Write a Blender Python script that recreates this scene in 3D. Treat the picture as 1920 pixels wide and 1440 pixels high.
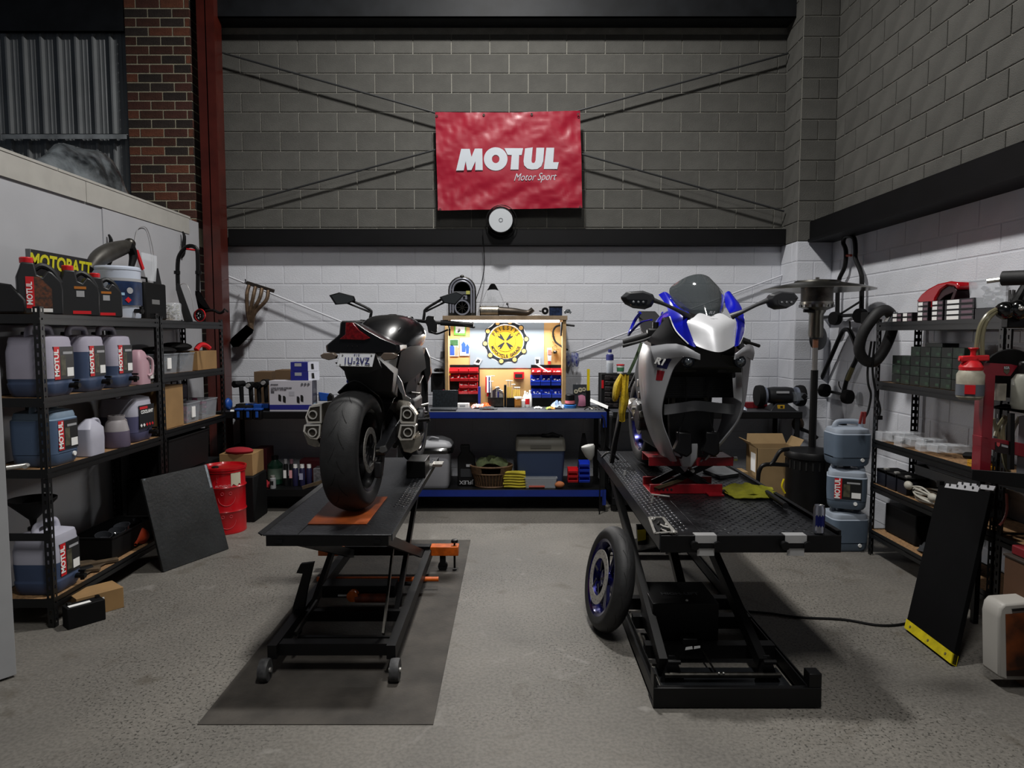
import bpy, bmesh, math, random
from math import sin, cos, pi, radians, sqrt, atan, atan2
from mathutils import Vector, Matrix, noise
V = Vector
random.seed(7)
for _o in list(bpy.data.objects): bpy.data.objects.remove(_o)
SC = bpy.context.scene
COL = SC.collection

# ---------------------------------------------------------------- camera
FPX, PITCH, HCAM = 1280.0, atan(92 / 1280), 1.7
cam = bpy.data.cameras.new('camera'); cam.lens = 24.0; cam.sensor_width = 36.0; cam.clip_end = 60; cam.clip_start = 0.05
camo = bpy.data.objects.new('camera', cam); COL.objects.link(camo)
camo.location = (0, 0, HCAM); camo.rotation_euler = (pi / 2 - PITCH, 0, 0)
SC.camera = camo

# ---------------------------------------------------------------- exposure and world
SC.view_settings.view_transform = 'Standard'; SC.view_settings.look = 'None'
SC.view_settings.gamma = 1.0; SC.view_settings.use_curve_mapping = False
SC.view_settings.exposure = 0.12
W = bpy.data.worlds.new('world'); SC.world = W; W.use_nodes = True
W.node_tree.nodes['Background'].inputs[0].default_value = (0.75, 0.85, 1.0, 1)
W.node_tree.nodes['Background'].inputs[1].default_value = 0.05
SC.cycles.max_bounces = 6; SC.cycles.diffuse_bounces = 4; SC.cycles.caustics_reflective = False; SC.cycles.caustics_refractive = False
SC.cycles.transparent_max_bounces = 12; SC.cycles.use_denoising = True; SC.cycles.sample_clamp_indirect = 4

# ---------------------------------------------------------------- lamps (ceiling high-bays and the tube's throw)
def lamp(name, loc, power, size=0.35, col=(1, 0.98, 0.95), aim=None, shape='DISK', sy=None, spread=None):
 l = bpy.data.lights.new(name, 'AREA'); l.shape = shape; l.size = size; l.energy = power; l.color = col
 if sy: l.size_y = sy
 if spread: l.spread = spread
 o = bpy.data.objects.new(name, l); COL.objects.link(o); o.location = loc
 if aim is not None: o.rotation_euler = (V(aim) - V(loc)).to_track_quat('-Z', 'Y').to_euler()
 return o
lamp('high_bay_lamp', (-.1, 4.8, 6.0), 220, .4, aim=(-.1, 4.8, 0))
lamp('high_bay_lamp', (.35, .9, 5.6), 85, .3, aim=(.2, 2.6, 0), shape='RECTANGLE', sy=1.4, spread=radians(130))
lamp('bench_tube_light', (-.08, 6.79, 1.83), 30, 1.1, (1, .99, .97), aim=(-.08, 6.25, .5), shape='RECTANGLE', sy=.03)


# ---------------------------------------------------------------- photo pixel -> world point at a given depth / height / side plane
def ray(px, py):
 a = (px - 960) / FPX; b = (720 - py) / FPX
 return V((a, cos(PITCH) + b * sin(PITCH), -sin(PITCH) + b * cos(PITCH)))
def P(px, py, Y):
 py = py or 720
 d = ray(px, py); return V((0, 0, HCAM)) + d * (Y / d.y)
def G(px, py, z=0.0):
 d = ray(px, py); return V((0, 0, HCAM)) + d * ((z - HCAM) / d.z)
def PX(px, py, X):
 d = ray(px, py); return V((0, 0, HCAM)) + d * (X / d.x)

# ---------------------------------------------------------------- materials
def lin(h):
 if isinstance(h, str):
  h = h.lstrip('#'); c = [int(h[i:i + 2], 16) / 255 for i in (0, 2, 4)]
 else: c = list(h)
 return tuple((x / 12.92 if x < .04045 else ((x + .055) / 1.055) ** 2.4) for x in c) + (1,)
MATS = {}
def mat(name, col='#808080', rough=.5, metal=0., var=.0, vs=8., bump=0., bs=80., trans=0., alpha=1., emit=None, es=0., coat=0., rnd=0., ior=1.45, col2=None, spec=.5, sheen=0):
 if name in MATS: return MATS[name]
 m = bpy.data.materials.new(name); m.use_nodes = True; nt = m.node_tree; b = nt.nodes['Principled BSDF']
 c = lin(col); b.inputs['Base Color'].default_value = c
 b.inputs['Roughness'].default_value = rough; b.inputs['Metallic'].default_value = metal
 b.inputs['IOR'].default_value = ior; b.inputs['Specular IOR Level'].default_value = spec
 b.inputs['Transmission Weight'].default_value = trans; b.inputs['Alpha'].default_value = alpha
 b.inputs['Coat Weight'].default_value = coat; b.inputs['Sheen Weight'].default_value = sheen
 if emit: b.inputs['Emission Color'].default_value = lin(emit); b.inputs['Emission Strength'].default_value = es
 tc = nt.nodes.new('ShaderNodeTexCoord')
 def noise(scale, det=4):
  n = nt.nodes.new('ShaderNodeTexNoise'); n.inputs['Scale'].default_value = scale; n.inputs['Detail'].default_value = det
  nt.links.new(tc.outputs['Object'], n.inputs['Vector']); return n
 n = noise(vs); r = nt.nodes.new('ShaderNodeValToRGB'); v = max(var, .02)
 d = lin(col2) if col2 else tuple(x * (1 - v) for x in c[:3]) + (1,)
 r.color_ramp.elements[0].position = .35; r.color_ramp.elements[1].position = .65
 r.color_ramp.elements[0].color = d; r.color_ramp.elements[1].color = c if col2 else tuple(min(1, x * (1 + v * .6)) for x in c[:3]) + (1,)
 nt.links.new(n.outputs['Fac'], r.inputs['Fac']); out = r.outputs['Color']
 if rnd:
  oi = nt.nodes.new('ShaderNodeObjectInfo'); mr = nt.nodes.new('ShaderNodeMapRange')
  mr.inputs['To Min'].default_value = 1 - rnd; mr.inputs['To Max'].default_value = 1 + rnd * .7
  hs = nt.nodes.new('ShaderNodeHueSaturation'); nt.links.new(oi.outputs['Random'], mr.inputs['Value'])
  nt.links.new(mr.outputs['Result'], hs.inputs['Value']); nt.links.new(out, hs.inputs['Color']); out = hs.outputs['Color']
 nt.links.new(out, b.inputs['Base Color'])
 if bump:
  n2 = noise(bs, 3); bp = nt.nodes.new('ShaderNodeBump'); bp.inputs['Strength'].default_value = bump; bp.inputs['Distance'].default_value = .01
  nt.links.new(n2.outputs['Fac'], bp.inputs['Height']); nt.links.new(bp.outputs['Normal'], b.inputs['Normal'])
 MATS[name] = m; return m

BLK = mat('black_paint', '#070708', .45, var=.2, vs=15, spec=.3)
BLKM = mat('black_matte', '#060607', .7, var=.2, vs=15, spec=.25)
BLKG = mat('black_gloss', '#060607', .18, coat=.5)
DPL = mat('dark_plastic', '#141416', .5, var=.1)
STEEL = mat('steel', '#c0beb8', .3, .65, var=.15, vs=30)
DSTEEL = mat('dark_steel', '#4a4844', .4, 1., var=.3, vs=30)
ALU = mat('aluminium', '#a8a8a8', .35, .4, var=.1)
WHITE = mat('white_plastic', '#e4e5e8', .45)
PAPER = mat('white_paper', '#e8e8e6', .8)
REDP = mat('red_plastic', '#c01820', .4)
REDL = mat('red_label', '#c4141e', .5)
BLUEP = mat('blue_plastic', '#1636a8', .4)
RUB = mat('rubber', '#1b1b1c', .62, var=.3, vs=25, bump=.1, bs=200)
ORG = mat('orange_paint', '#c25a14', .4, var=.3, vs=20)
YEL = mat('yellow_paint', '#d8c010', .45, var=.15)
CARD = mat('cardboard', '#8f7048', .85, var=.12, vs=6)
WOODB = mat('chipboard', '#8a6a48', .8, var=.35, vs=60)
INKN = mat('navy_ink', '#1d2160', .6)
INKK = mat('black_ink', '#0c0c0c', .6)
GLASS = mat('clear_plastic', '#dfe3e8', .12, alpha=.32, ior=1.4)
BOXPL = mat('box_clear', '#9aa0a6', .3, alpha=.55)

# ---------------------------------------------------------------- mesh builder
def spl(pts, k=6, closed=False):
 pts = [V(p) for p in pts]; n = len(pts)
 if n < 3 or k < 2: return pts
 out = []
 for i in range(n if closed else n - 1):
  g = lambda j: pts[j % n] if closed else pts[max(0, min(n - 1, j))]
  a, b, c, d = g(i - 1), g(i), g(i + 1), g(i + 2)
  for s in range(k):
   t = s / k
   out.append(.5 * ((2 * b) + (c - a) * t + (2 * a - 5 * b + 4 * c - d) * t * t + (3 * b - a - 3 * c + d) * t ** 3))
 if not closed: out.append(pts[-1])
 return out
def frame(d, up=None):
 d = V(d).normalized(); u = V(up) if up else (V((0, 0, 1)) if abs(d.z) < .9 else V((1, 0, 0)))
 x = u.cross(d)
 if x.length < 1e-6: x = V((1, 0, 0)).cross(d)
 x.normalize(); return x, d.cross(x).normalized(), d
class MB:
 def __init__(s): s.v = []; s.f = []
 def add(s, vs, fs):
  o = len(s.v); s.v += [V(p) for p in vs]; s.f += [tuple(i + o for i in f) for f in fs]; return s
 def box(s, c, d, R=None, tap=1.):
  c = V(c); hx, hy, hz = d[0] / 2, d[1] / 2, d[2] / 2
  vs = [V((x * (tap if z > 0 else 1), y * (tap if z > 0 else 1), z)) for x in (-hx, hx) for y in (-hy, hy) for z in (-hz, hz)]
  if R is not None: vs = [R @ p for p in vs]
  return s.add([p + c for p in vs], [(0, 1, 3, 2), (4, 6, 7, 5), (0, 4, 5, 1), (2, 3, 7, 6), (0, 2, 6, 4), (1, 5, 7, 3)])
 def bb(s, a, b): return s.box([(a[i] + b[i]) / 2 for i in range(3)], [abs(b[i] - a[i]) for i in range(3)])
 def beam(s, p0, p1, w, h, up=(0, 0, 1)):       # rectangular bar between two points
  p0, p1 = V(p0), V(p1); x, y, d = frame(p1 - p0, up)
  q = [x * a * w / 2 + y * b * h / 2 for a, b in ((-1, -1), (1, -1), (1, 1), (-1, 1))]
  return s.add([p0 + k for k in q] + [p1 + k for k in q], [(0, 1, 2, 3), (7, 6, 5, 4)] + [(i, i + 4, (i + 1) % 4 + 4, (i + 1) % 4) for i in range(4)])
 def cyl(s, p0, p1, r0, r1=None, n=14, caps=True):
  return s.tube([p0, p1], [r0, r0 if r1 is None else r1], n, caps=caps)
 def tube(s, pts, r, n=8, closed=False, k=1, caps=True, flat=1., up=None):
  if not isinstance(r, (list, tuple)): r = [r] * len(pts)
  rr = [V((q, 0, 0)) for q in r]
  if k > 1: rr = spl(rr, k, closed); pts = spl(pts, k, closed)
  pts = [V(p) for p in pts]; m = len(pts); vs = []; fs = []; x = None
  for i in range(m):
   a = pts[i - 1] if (i or closed) else pts[i]; b = pts[(i + 1) % m] if (i < m - 1 or closed) else pts[i]
   d = (b - a)
   if d.length < 1e-9: d = V((0, 0, 1))
   d.normalize()
   if up is not None: x = V(up).cross(d).normalized()
   elif x is None: x = frame(d)[0]
   else:
    x = x - d * x.dot(d)
    x = x.normalized() if x.length > 1e-6 else frame(d)[0]
   y = d.cross(x)
   for j in range(n):
    t = 2 * pi * j / n; vs.append(pts[i] + (x * cos(t) + y * sin(t) * flat) * rr[i].x)
  for i in range(m if closed else m - 1):
   for j in range(n):
    a = i * n + j; b = i * n + (j + 1) % n; i2 = (i + 1) % m
    fs.append((a, b, i2 * n + (j + 1) % n, i2 * n + j))
  if caps and not closed: fs += [tuple(range(n))[::-1], tuple((m - 1) * n + j for j in range(n))]
  return s.add(vs, fs)
 def lathe(s, prof, n=20, c=(0, 0, 0), ax=(0, 0, 1), sx=1., caps=True, a0=0):
  x, y, d = frame(ax); c = V(c); vs = []; fs = []; m = len(prof)
  for r, z in prof:
   for j in range(n):
    t = a0 + 2 * pi * j / n; vs.append(c + d * z + x * cos(t) * r * sx + y * sin(t) * r)
  for i in range(m - 1):
   for j in range(n):
    fs.append((i * n + j, i * n + (j + 1) % n, (i + 1) * n + (j + 1) % n, (i + 1) * n + j))
  if caps:
   if prof[0][0] > 1e-5: fs.append(tuple(range(n))[::-1])
   if prof[-1][0] > 1e-5: fs.append(tuple((m - 1) * n + j for j in range(n)))
  return s.add(vs, fs)
 def rlathe(s, prof, n=20, c=(0, 0, 0), ax=(0, 1, 0)):   # closed ring profile
  x, y, d = frame(ax); c = V(c); vs = []; fs = []; m = len(prof)
  for r, z in prof:
   for j in range(n):
    t = 2 * pi * j / n; vs.append(c + d * z + (x * cos(t) + y * sin(t)) * r)
  for i in range(m):
   for j in range(n):
    fs.append((i * n + j, i * n + (j + 1) % n, ((i + 1) % m) * n + (j + 1) % n, ((i + 1) % m) * n + j))
  return s.add(vs, fs)
 def prism(s, poly, ext):
  poly = [V(p) for p in poly]; e = V(ext); n = len(poly)
  return s.add(poly + [p + e for p in poly], [tuple(range(n)), tuple(range(2 * n - 1, n - 1, -1))] + [(i, i + n, (i + 1) % n + n, (i + 1) % n) for i in range(n)])
 def loft(s, rows, caps=True, closed=True, k=1):
  rows = [[V(p) for p in r] for r in rows]
  if k > 1:
   cols = [spl([r[j] for r in rows], k) for j in range(len(rows[0]))]
   rows = [[c[i] for c in cols] for i in range(len(cols[0]))]
   rows = [spl(r, k, closed) for r in rows]
  m, n = len(rows), len(rows[0]); fs = []
  for i in range(m - 1):
   for j in range(n if closed else n - 1):
    fs.append((i * n + j, i * n + (j + 1) % n, (i + 1) * n + (j + 1) % n, (i + 1) * n + j))
  if caps and closed: fs += [tuple(range(n))[::-1], tuple((m - 1) * n + j for j in range(n))]
  return s.add([p for r in rows for p in r], fs)
 def sheet(s, rows, t=.004, k=4):              # smooth shell of thickness t through a grid of points
  rows = [[V(p) for p in r] for r in rows]
  if k > 1:
   cols = [spl([r[j] for r in rows], k) for j in range(len(rows[0]))]
   rows = [spl([c[i] for c in cols], k) for i in range(len(cols[0]))]
  m, n = len(rows), len(rows[0]); N = []
  for i in range(m):
   for j in range(n):
    a = rows[min(i + 1, m - 1)][j] - rows[max(i - 1, 0)][j]; b = rows[i][min(j + 1, n - 1)] - rows[i][max(j - 1, 0)]
    q = a.cross(b); N.append(q.normalized() if q.length > 1e-9 else V((0, -1, 0)))
  A = [p for r in rows for p in r]; fs = []; o = m * n
  for i in range(m - 1):
   for j in range(n - 1):
    a, b, c, d = i * n + j, i * n + j + 1, (i + 1) * n + j + 1, (i + 1) * n + j
    fs += [(a, b, c, d), (d + o, c + o, b + o, a + o)]
  ring = [j for j in range(n)] + [i * n + n - 1 for i in range(1, m)] + [(m - 1) * n + j for j in range(n - 2, -1, -1)] + [i * n for i in range(m - 2, 0, -1)]
  for i in range(len(ring)):
   a, b = ring[i], ring[(i + 1) % len(ring)]; fs.append((b, a, a + o, b + o))
  return s.add(A + [A[i] - N[i] * t for i in range(o)], fs)
 def ball(s, c, r, n=12, m=8):
  r = r if isinstance(r, (tuple, list)) else (r, r, r); c = V(c); vs = []; fs = []
  for i in range(m + 1):
   a = -pi / 2 + pi * i / m
   for j in range(n):
    t = 2 * pi * j / n; vs.append(c + V((r[0] * cos(a) * cos(t), r[1] * cos(a) * sin(t), r[2] * sin(a))))
  for i in range(m):
   for j in range(n): fs.append((i * n + j, i * n + (j + 1) % n, (i + 1) * n + (j + 1) % n, (i + 1) * n + j))
  return s.add(vs, fs)
 def xf(s, M): s.v = [M @ p for p in s.v]; return s
 def mesh(s, name, m=None, smooth=35, org=None):
  me = bpy.data.meshes.new(name); o = V(org) if org is not None else V((0, 0, 0))
  me.from_pydata([p - o for p in s.v], [], s.f); bm = bmesh.new(); bm.from_mesh(me)
  bmesh.ops.remove_doubles(bm, verts=bm.verts, dist=1e-6)
  bmesh.ops.recalc_face_normals(bm, faces=bm.faces); bm.to_mesh(me); bm.free()
  if smooth:
   me.polygons.foreach_set('use_smooth', [True] * len(me.polygons)); me.set_sharp_from_angle(angle=radians(smooth))
  if m: me.materials.append(m)
  return me
 def part(s, name, m, parent, bev=0., smooth=35, local=False, label=None):
  """child mesh; vertices are world coordinates unless local=True"""
  if not local and parent is not None:
   M = WM(parent).inverted(); s.v = [M @ p for p in s.v]
  o = bpy.data.objects.new(name, s.mesh(name, m, smooth)); COL.objects.link(o)
  par(o, parent)
  if label: o['label'] = label
  if bev: bevel(o, bev)
  return o
 def solo(s, name, m, label, cat, group=None, bev=0., smooth=35, kind=None):
  xs = [p.x for p in s.v]; ys = [p.y for p in s.v]; zs = [p.z for p in s.v]
  c = V(((min(xs) + max(xs)) / 2, (min(ys) + max(ys)) / 2, min(zs)))
  o = bpy.data.objects.new(name, s.mesh(name, m, smooth, c)); COL.objects.link(o); o.location = c
  if bev: bevel(o, bev)
  return tag(o, label, cat, group, kind)
def bevel(o, w, seg=2):
 md = o.modifiers.new('bevel', 'BEVEL'); md.width = w; md.segments = seg; md.limit_method = 'ANGLE'; md.angle_limit = radians(40)
def WM(o):
 M = Matrix.Translation(o.location) @ o.rotation_euler.to_matrix().to_4x4()
 return WM(o.parent) @ M if o.parent else M
def tag(o, label=None, cat=None, group=None, kind=None):
 if label: o['label'] = label
 if cat: o['category'] = cat
 if group: o['group'] = group
 if kind: o['kind'] = kind
 return o
def thing(name, label, cat, loc=(0, 0, 0), rz=0., group=None, rot=None):
 o = bpy.data.objects.new(name, None); COL.objects.link(o); o.location = loc; o.empty_display_size = .05
 o.rotation_euler = rot if rot else (0, 0, rz); return tag(o, label, cat, group)
def struct(name, mb, m, bev=0., smooth=0):
 o = bpy.data.objects.new(name, mb.mesh(name, m, smooth)); COL.objects.link(o); o['kind'] = 'structure'
 if bev: bevel(o, bev)
 return o
def inst(name, me, parent, loc, rot=None, scale=None):
 o = bpy.data.objects.new(name, me); COL.objects.link(o); par(o, parent); o.location = loc
 if rot: o.rotation_euler = rot
 if scale: o.scale = scale
 return o
KIDS = {}
def dup(root, loc, rz=None, label=None, group=None, parent=None):
 def rec(o, par):
  c = o.copy(); COL.objects.link(c)
  if par is not None: c.parent = par
  if par is not None: KIDS.setdefault(par.name, []).append(c)
  for ch in list(KIDS.get(o.name, [])): rec(ch, c)
  return c
 r = rec(root, None); r.location = loc
 if rz is not None: r.rotation_euler = (r.rotation_euler.x, r.rotation_euler.y, rz)
 if label: r['label'] = label
 if group: r['group'] = group
 return r
def par(o, p):
 if p is not None: o.parent = p; KIDS.setdefault(p.name, []).append(o)
def text(s, parent, m, o, size, xdir=(1, 0, 0), ydir=(0, 0, 1), bold=0., shear=0., ext=.0006, align='CENTER', name='lettering', sx=1., world=True, space=1., label=None):
 """flat lettering: o = world point of the baseline anchor, xdir/ydir = reading and up directions"""
 c = bpy.data.curves.new(name, 'FONT'); c.body = s; c.size = size; c.align_x = align; c.extrude = ext; c.offset = bold; c.shear = shear; c.space_character = space
 c.resolution_u = 3; c.materials.append(m)
 ob = bpy.data.objects.new(name, c); COL.objects.link(ob)
 x = V(xdir).normalized(); y = V(ydir); y = (y - x * y.dot(x)).normalized(); z = x.cross(y)
 M = Matrix((x, y, z)).transposed().to_4x4(); M.translation = V(o)
 if parent is not None:
  par(ob, parent)
  if world: M = WM(parent).inverted() @ M
 ob.matrix_local = M; ob.scale = (sx, 1, 1)
 return ob
def patch_on(parent, m, c, w, h, xdir=(1, 0, 0), ydir=(0, 0, 1), t=.0008, name='label_sticker', dz=0.):
 x = V(xdir).normalized(); y = V(ydir).normalized(); z = x.cross(y); c = V(c) + z * dz
 q = [c + x * a * w / 2 + y * b * h / 2 for a, b in ((-1, -1), (1, -1), (1, 1), (-1, 1))]
 return MB().prism(q, z * t).part(name, m, parent, smooth=0)
def rm(ax, ang): return Matrix.Rotation(ang, 3, ax)
# ================================================================ ROOM
CS, BL = .1933, .39
GREYB = mat('grey_block', '#52514d', .9, var=.16, vs=5, bump=.5, bs=160, rnd=.09)
MORT = mat('grey_mortar', '#85837b', .9, var=.15, vs=10, bump=.4, bs=120)
WHTB = mat('white_block', '#cdcfd5', .6, var=.05, vs=4, bump=.3, bs=120, rnd=.02)
WMORT = mat('white_mortar', '#c6c8ce', .7, var=.05)
# floor --------------------------------------------------------
fm = bpy.data.materials.new('concrete_floor'); fm.use_nodes = True; nt = fm.node_tree; bs_ = nt.nodes['Principled BSDF']
tc = nt.nodes.new('ShaderNodeTexCoord')
def fnoise(s, d=6, dist=0):
 n = nt.nodes.new('ShaderNodeTexNoise'); n.inputs['Scale'].default_value = s; n.inputs['Detail'].default_value = d; n.inputs['Distortion'].default_value = dist
 nt.links.new(tc.outputs['Object'], n.inputs['Vector']); return n.outputs['Fac']
def framp(src, p0, c0, p1, c1):
 r = nt.nodes.new('ShaderNodeValToRGB'); e = r.color_ramp.elements; e[0].position = p0; e[0].color = c0; e[1].position = p1; e[1].color = c1
 nt.links.new(src, r.inputs['Fac']); return r.outputs['Color']
def fmix(fac, a, b, mode='MIX'):
 m = nt.nodes.new('ShaderNodeMix'); m.data_type = 'RGBA'; m.blend_type = mode
 if isinstance(fac, float): m.inputs['Factor'].default_value = fac
 else: nt.links.new(fac, m.inputs['Factor'])
 for k, x in ((6, a), (7, b)):
  if isinstance(x, tuple): m.inputs[k].default_value = x
  else: nt.links.new(x, m.inputs[k])
 return m.outputs[2]
base = framp(fnoise(1.1, 8, .4), .3, lin('#5b5853'), .7, lin('#726e67'))
grain = framp(fnoise(60, 2), .35, (.80, .80, .80, 1), .62, (1.08, 1.08, 1.08, 1))
c1 = fmix(1., base, grain, 'MULTIPLY')
sp = fnoise(75, 3); zone = framp(fnoise(.8, 3), .44, (0, 0, 0, 1), .56, (1, 1, 1, 1))
spk = framp(sp, .57, (0, 0, 0, 1), .63, (1, 1, 1, 1))
c2 = fmix(fmix(1., spk, zone, 'MULTIPLY'), c1, lin('#35332e'))
st = framp(fnoise(2.6, 5, 1.2), .60, (0, 0, 0, 1), .74, (.6, .6, .6, 1))
c3 = fmix(st, c2, lin('#453e33'))
pale = framp(fnoise(3.3, 6, 2.), .64, (0, 0, 0, 1), .74, (.4, .4, .4, 1))
c4 = fmix(pale, c3, lin('#8d8a85'))
nt.links.new(c4, bs_.inputs['Base Color']); bs_.inputs['Roughness'].default_value = .62
bp = nt.nodes.new('ShaderNodeBump'); bp.inputs['Strength'].default_value = .25; bp.inputs['Distance'].default_value = .004
nt.links.new(fnoise(45, 4), bp.inputs['Height']); nt.links.new(bp.outputs['Normal'], bs_.inputs['Normal'])
MATS['floor'] = fm
struct('floor', MB().bb((-5, -3, -.12), (4.5, 7.6, 0)), fm)
struct('ceiling', MB().bb((-5, -3, 6.6), (4.5, 7.6, 6.7)), mat('ceiling_metal', '#55585c', .6, var=.1))

def block_mesh(name, l, h, d, m, ax='x'):
 b = MB(); e = .004
 L, H = l - .010, h - .010
 q = [(-L / 2, -H / 2), (L / 2, -H / 2), (L / 2, H / 2), (-L / 2, H / 2)]; q2 = [(x * (1 - e / L), z * (1 - 2 * e / H)) for x, z in q]
 if ax == 'x':   # face looks to -Y
  vs = [(x, 0, z) for x, z in q] + [(x, -d + .002, z) for x, z in q] + [(x, -d, z) for x, z in q2]
 else:           # face looks to -X
  vs = [(0, -x, z) for x, z in q] + [(-d + .002, -x, z) for x, z in q] + [(-d, -x, z) for x, z in q2]
 fs = [(8, 9, 10, 11)] + [(i, (i + 1) % 4, (i + 1) % 4 + 4, i + 4) for i in range(4)] + [(i + 4, (i + 1) % 4 + 4, (i + 1) % 4 + 8, i + 8) for i in range(4)]
 b.add(vs, fs); return b.mesh(name, m, 0)
# back wall: grey upper part, white painted lower part ----------
ZS = 2.612                                    # bed joint where the paint starts
wb = struct('wall_back', MB().bb((-3.9, 7.155, ZS), (3.4, 7.35, 6.6)), MORT)
wbl = struct('wall_back_lower', MB().bb((-3.9, 7.153, 0), (3.4, 7.35, ZS)), WMORT)
full = {}
def lay(wall, m, z0, rows, u0, u1, joint, plane, ax, L, d, yfix=None):
 """joint(row) gives the position of one perpend; u runs along the wall"""
 for r in range(rows):
  z = z0 + r * CS + CS / 2; j = joint(r); k = math.floor((u0 - j) / L)
  while j + k * L < u1 - .02:
   a = max(j + k * L, u0); b = min(j + (k + 1) * L, u1); k += 1
   if b - a < .03: continue
   key = (round(b - a, 3), m.name, ax)
   if key not in full: full[key] = block_mesh('block', b - a, CS, d, m, ax)
   c = (a + b) / 2
   o = inst('block', full[key], wall, (c, plane, z) if ax == 'x' else (plane, c, z))
nrow0 = round((4.738 - ZS) / CS)
lay(wb, GREYB, ZS, nrow0, -3.02, 2.79, lambda r: -2.565 + (.195 if (r - nrow0) % 2 == 0 else 0), 7.155, 'x', BL, .008)
lay(wbl, WHTB, ZS - 13 * CS, 13, -2.99, 2.79, lambda r: -2.565 + (.195 if (13 - r + nrow0) % 2 == 1 else 0), 7.153, 'x', BL, .003)
# right wall ----------------------------------------------------
XR = 3.136; LR = .4306
wr = struct('wall_right', MB().bb((XR + .006, -3, ZS), (3.4, 7.16, 6.6)), MORT)
wrl = struct('wall_right_lower', MB().bb((XR + .004, -3, 0), (3.4, 7.16, ZS)), WMORT)
jr = PX(1460 + 1288 / 4.174, 250, XR).y       # perpend read off the row between the two long joints
zr = PX(1460 + 1288 / 4.174, (1060) / 4.174, XR).z
rr = math.floor((zr - ZS) / CS)
lay(wr, GREYB, ZS, 13, 2.6, 6.78, lambda r: jr + (LR / 2 if (r - rr) % 2 else 0), XR + .006, 'y', LR, .008)
lay(wrl, WHTB, ZS - 13 * CS, 13, 2.6, 6.78, lambda r: jr + (LR / 2 if (r - rr) % 2 else 0), XR + .004, 'y', LR, .003)
# corner pier -----------------------------------------------------
XP, YP = 2.785, 6.75
pr = struct('trim_1', MB().bb((XP + .006, YP + .006, ZS), (XR + .05, 7.2, 6.6)), MORT)
prl = struct('trim_2', MB().bb((XP + .004, YP + .004, 0), (XR + .05, 7.2, ZS)), WMORT)
lay(pr, GREYB, ZS, 18, XP + .002, XR - .004, lambda r: (XP + (.17 if r % 2 else .36)), YP + .006, 'x', .6, .008)
lay(pr, GREYB, ZS, 18, YP + .008, 7.145, lambda r: (YP + (.36 if r % 2 else .12)), XP + .006, 'y', .6, .008)
lay(prl, WHTB, ZS - 13 * CS, 13, XP + .002, XR - .004, lambda r: (XP + (.17 if r % 2 else .36)), YP + .004, 'x', .6, .003)
lay(prl, WHTB, ZS - 13 * CS, 13, YP + .008, 7.145, lambda r: (YP + (.36 if r % 2 else .12)), XP + .004, 'y', .6, .003)
# steel lintel beams ----------------------------------------------
BEAM = mat('black_steel', '#050507', .6, var=.3, vs=6, spec=.25)
MB().bb((-2.88, 7.02, 2.613), (2.78, 7.145, 2.622)).bb((-2.88, 7.02, 2.763), (2.78, 7.145, 2.772)).bb((-2.88, 7.02, 2.62), (2.78, 7.03, 2.765)).solo('steel_beam', BEAM, 'black steel channel running across the back wall above the white blocks', 'beam')
MB().bb((2.90, 1.2, 2.600), (XR + .001, 6.74, 2.609)).bb((2.90, 1.2, 2.79), (XR + .001, 6.74, 2.80)).bb((2.90, 1.2, 2.605), (2.913, 6.74, 2.795)).bb((2.90, 6.728, 2.605), (XR, 6.74, 2.795)).bb((2.885, 1.2, 2.600), (2.9, 6.74, 2.63)).solo('steel_beam', BEAM, 'black steel channel running along the right block wall towards the viewer', 'beam')
TB = mat('dark_beam', '#16181b', .6, var=.35, vs=5, spec=.3)
MB().bb((-3.02, 6.92, 4.80), (3.0, 7.15, 4.81)).bb((-3.02, 6.92, 4.80), (3.0, 6.94, 5.15)).bb((-3.02, 6.92, 5.14), (3.0, 7.15, 5.15)).solo('steel_beam', TB, 'deep dark grey roof beam across the top of the back wall', 'beam')
# brick pier ------------------------------------------------------
BRM = [mat('brick_red', '#4a2a22', .85, var=.25, vs=14, bump=.5, bs=120, rnd=.15), mat('brick_brown', '#45291f', .85, var=.3, vs=14, bump=.5, bs=120, rnd=.2),
       mat('brick_dark', '#2e2622', .85, var=.3, vs=14, bump=.5, bs=120, rnd=.2), mat('brick_orange', '#683c2a', .85, var=.25, vs=14, bump=.5, bs=120, rnd=.15)]
BMORT = mat('brick_mortar', '#a49e88', .95, var=.15, vs=20, bump=.5, bs=150)
bx0, bx1, by0 = -3.77, -3.128, 6.86
bp_ = struct('trim_3', MB().bb((bx0 + .008, by0 + .008, 0), (bx1 - .008, 7.2, 6.2)), BMORT)
BC, BRL = .0873, .235
bm_c = {}
def brick(pier, l, ax, pos, mi):
 k = (round(l, 3), ax, mi)
 if k not in bm_c:
  h, d = BC - .014, .004
  b = MB()
  if ax == 'x': b.bb((-l / 2 + .007, -d, -h / 2), (l / 2 - .007, .002, h / 2))
  else: b.bb((-.002, -l / 2 + .005, -h / 2), (d, l / 2 - .005, h / 2))
  bm_c[k] = b.mesh('brick', BRM[mi], 0)
 inst('brick', bm_c[k], pier, pos)
rb = random.Random(3)
for r in range(32, 67):
 z = r * BC + BC / 2 - .03
 if z < 2.55: continue
 j = 0. if r % 2 else -.117
 a = bx0
 edges = [bx0] + [bx0 + j + .235 * k for k in range(1, 4) if bx0 + .03 < bx0 + j + .235 * k < bx1 - .03] + [bx1]
 for a, b in zip(edges, edges[1:]):
  brick(bp_, b - a, 'x', ((a + b) / 2, by0 + .008, z), rb.choice([0, 1, 1, 2, 2, 3] if b - a > .14 else [0, 3, 3, 1]))
 ys = [by0, by0 + (.115 if r % 2 else .235), 7.15]
 for a, b in zip(ys, ys[1:]): brick(bp_, b - a, 'y', (bx1 - .008, (a + b) / 2, z), rb.choice([0, 1, 1, 2]))
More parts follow.
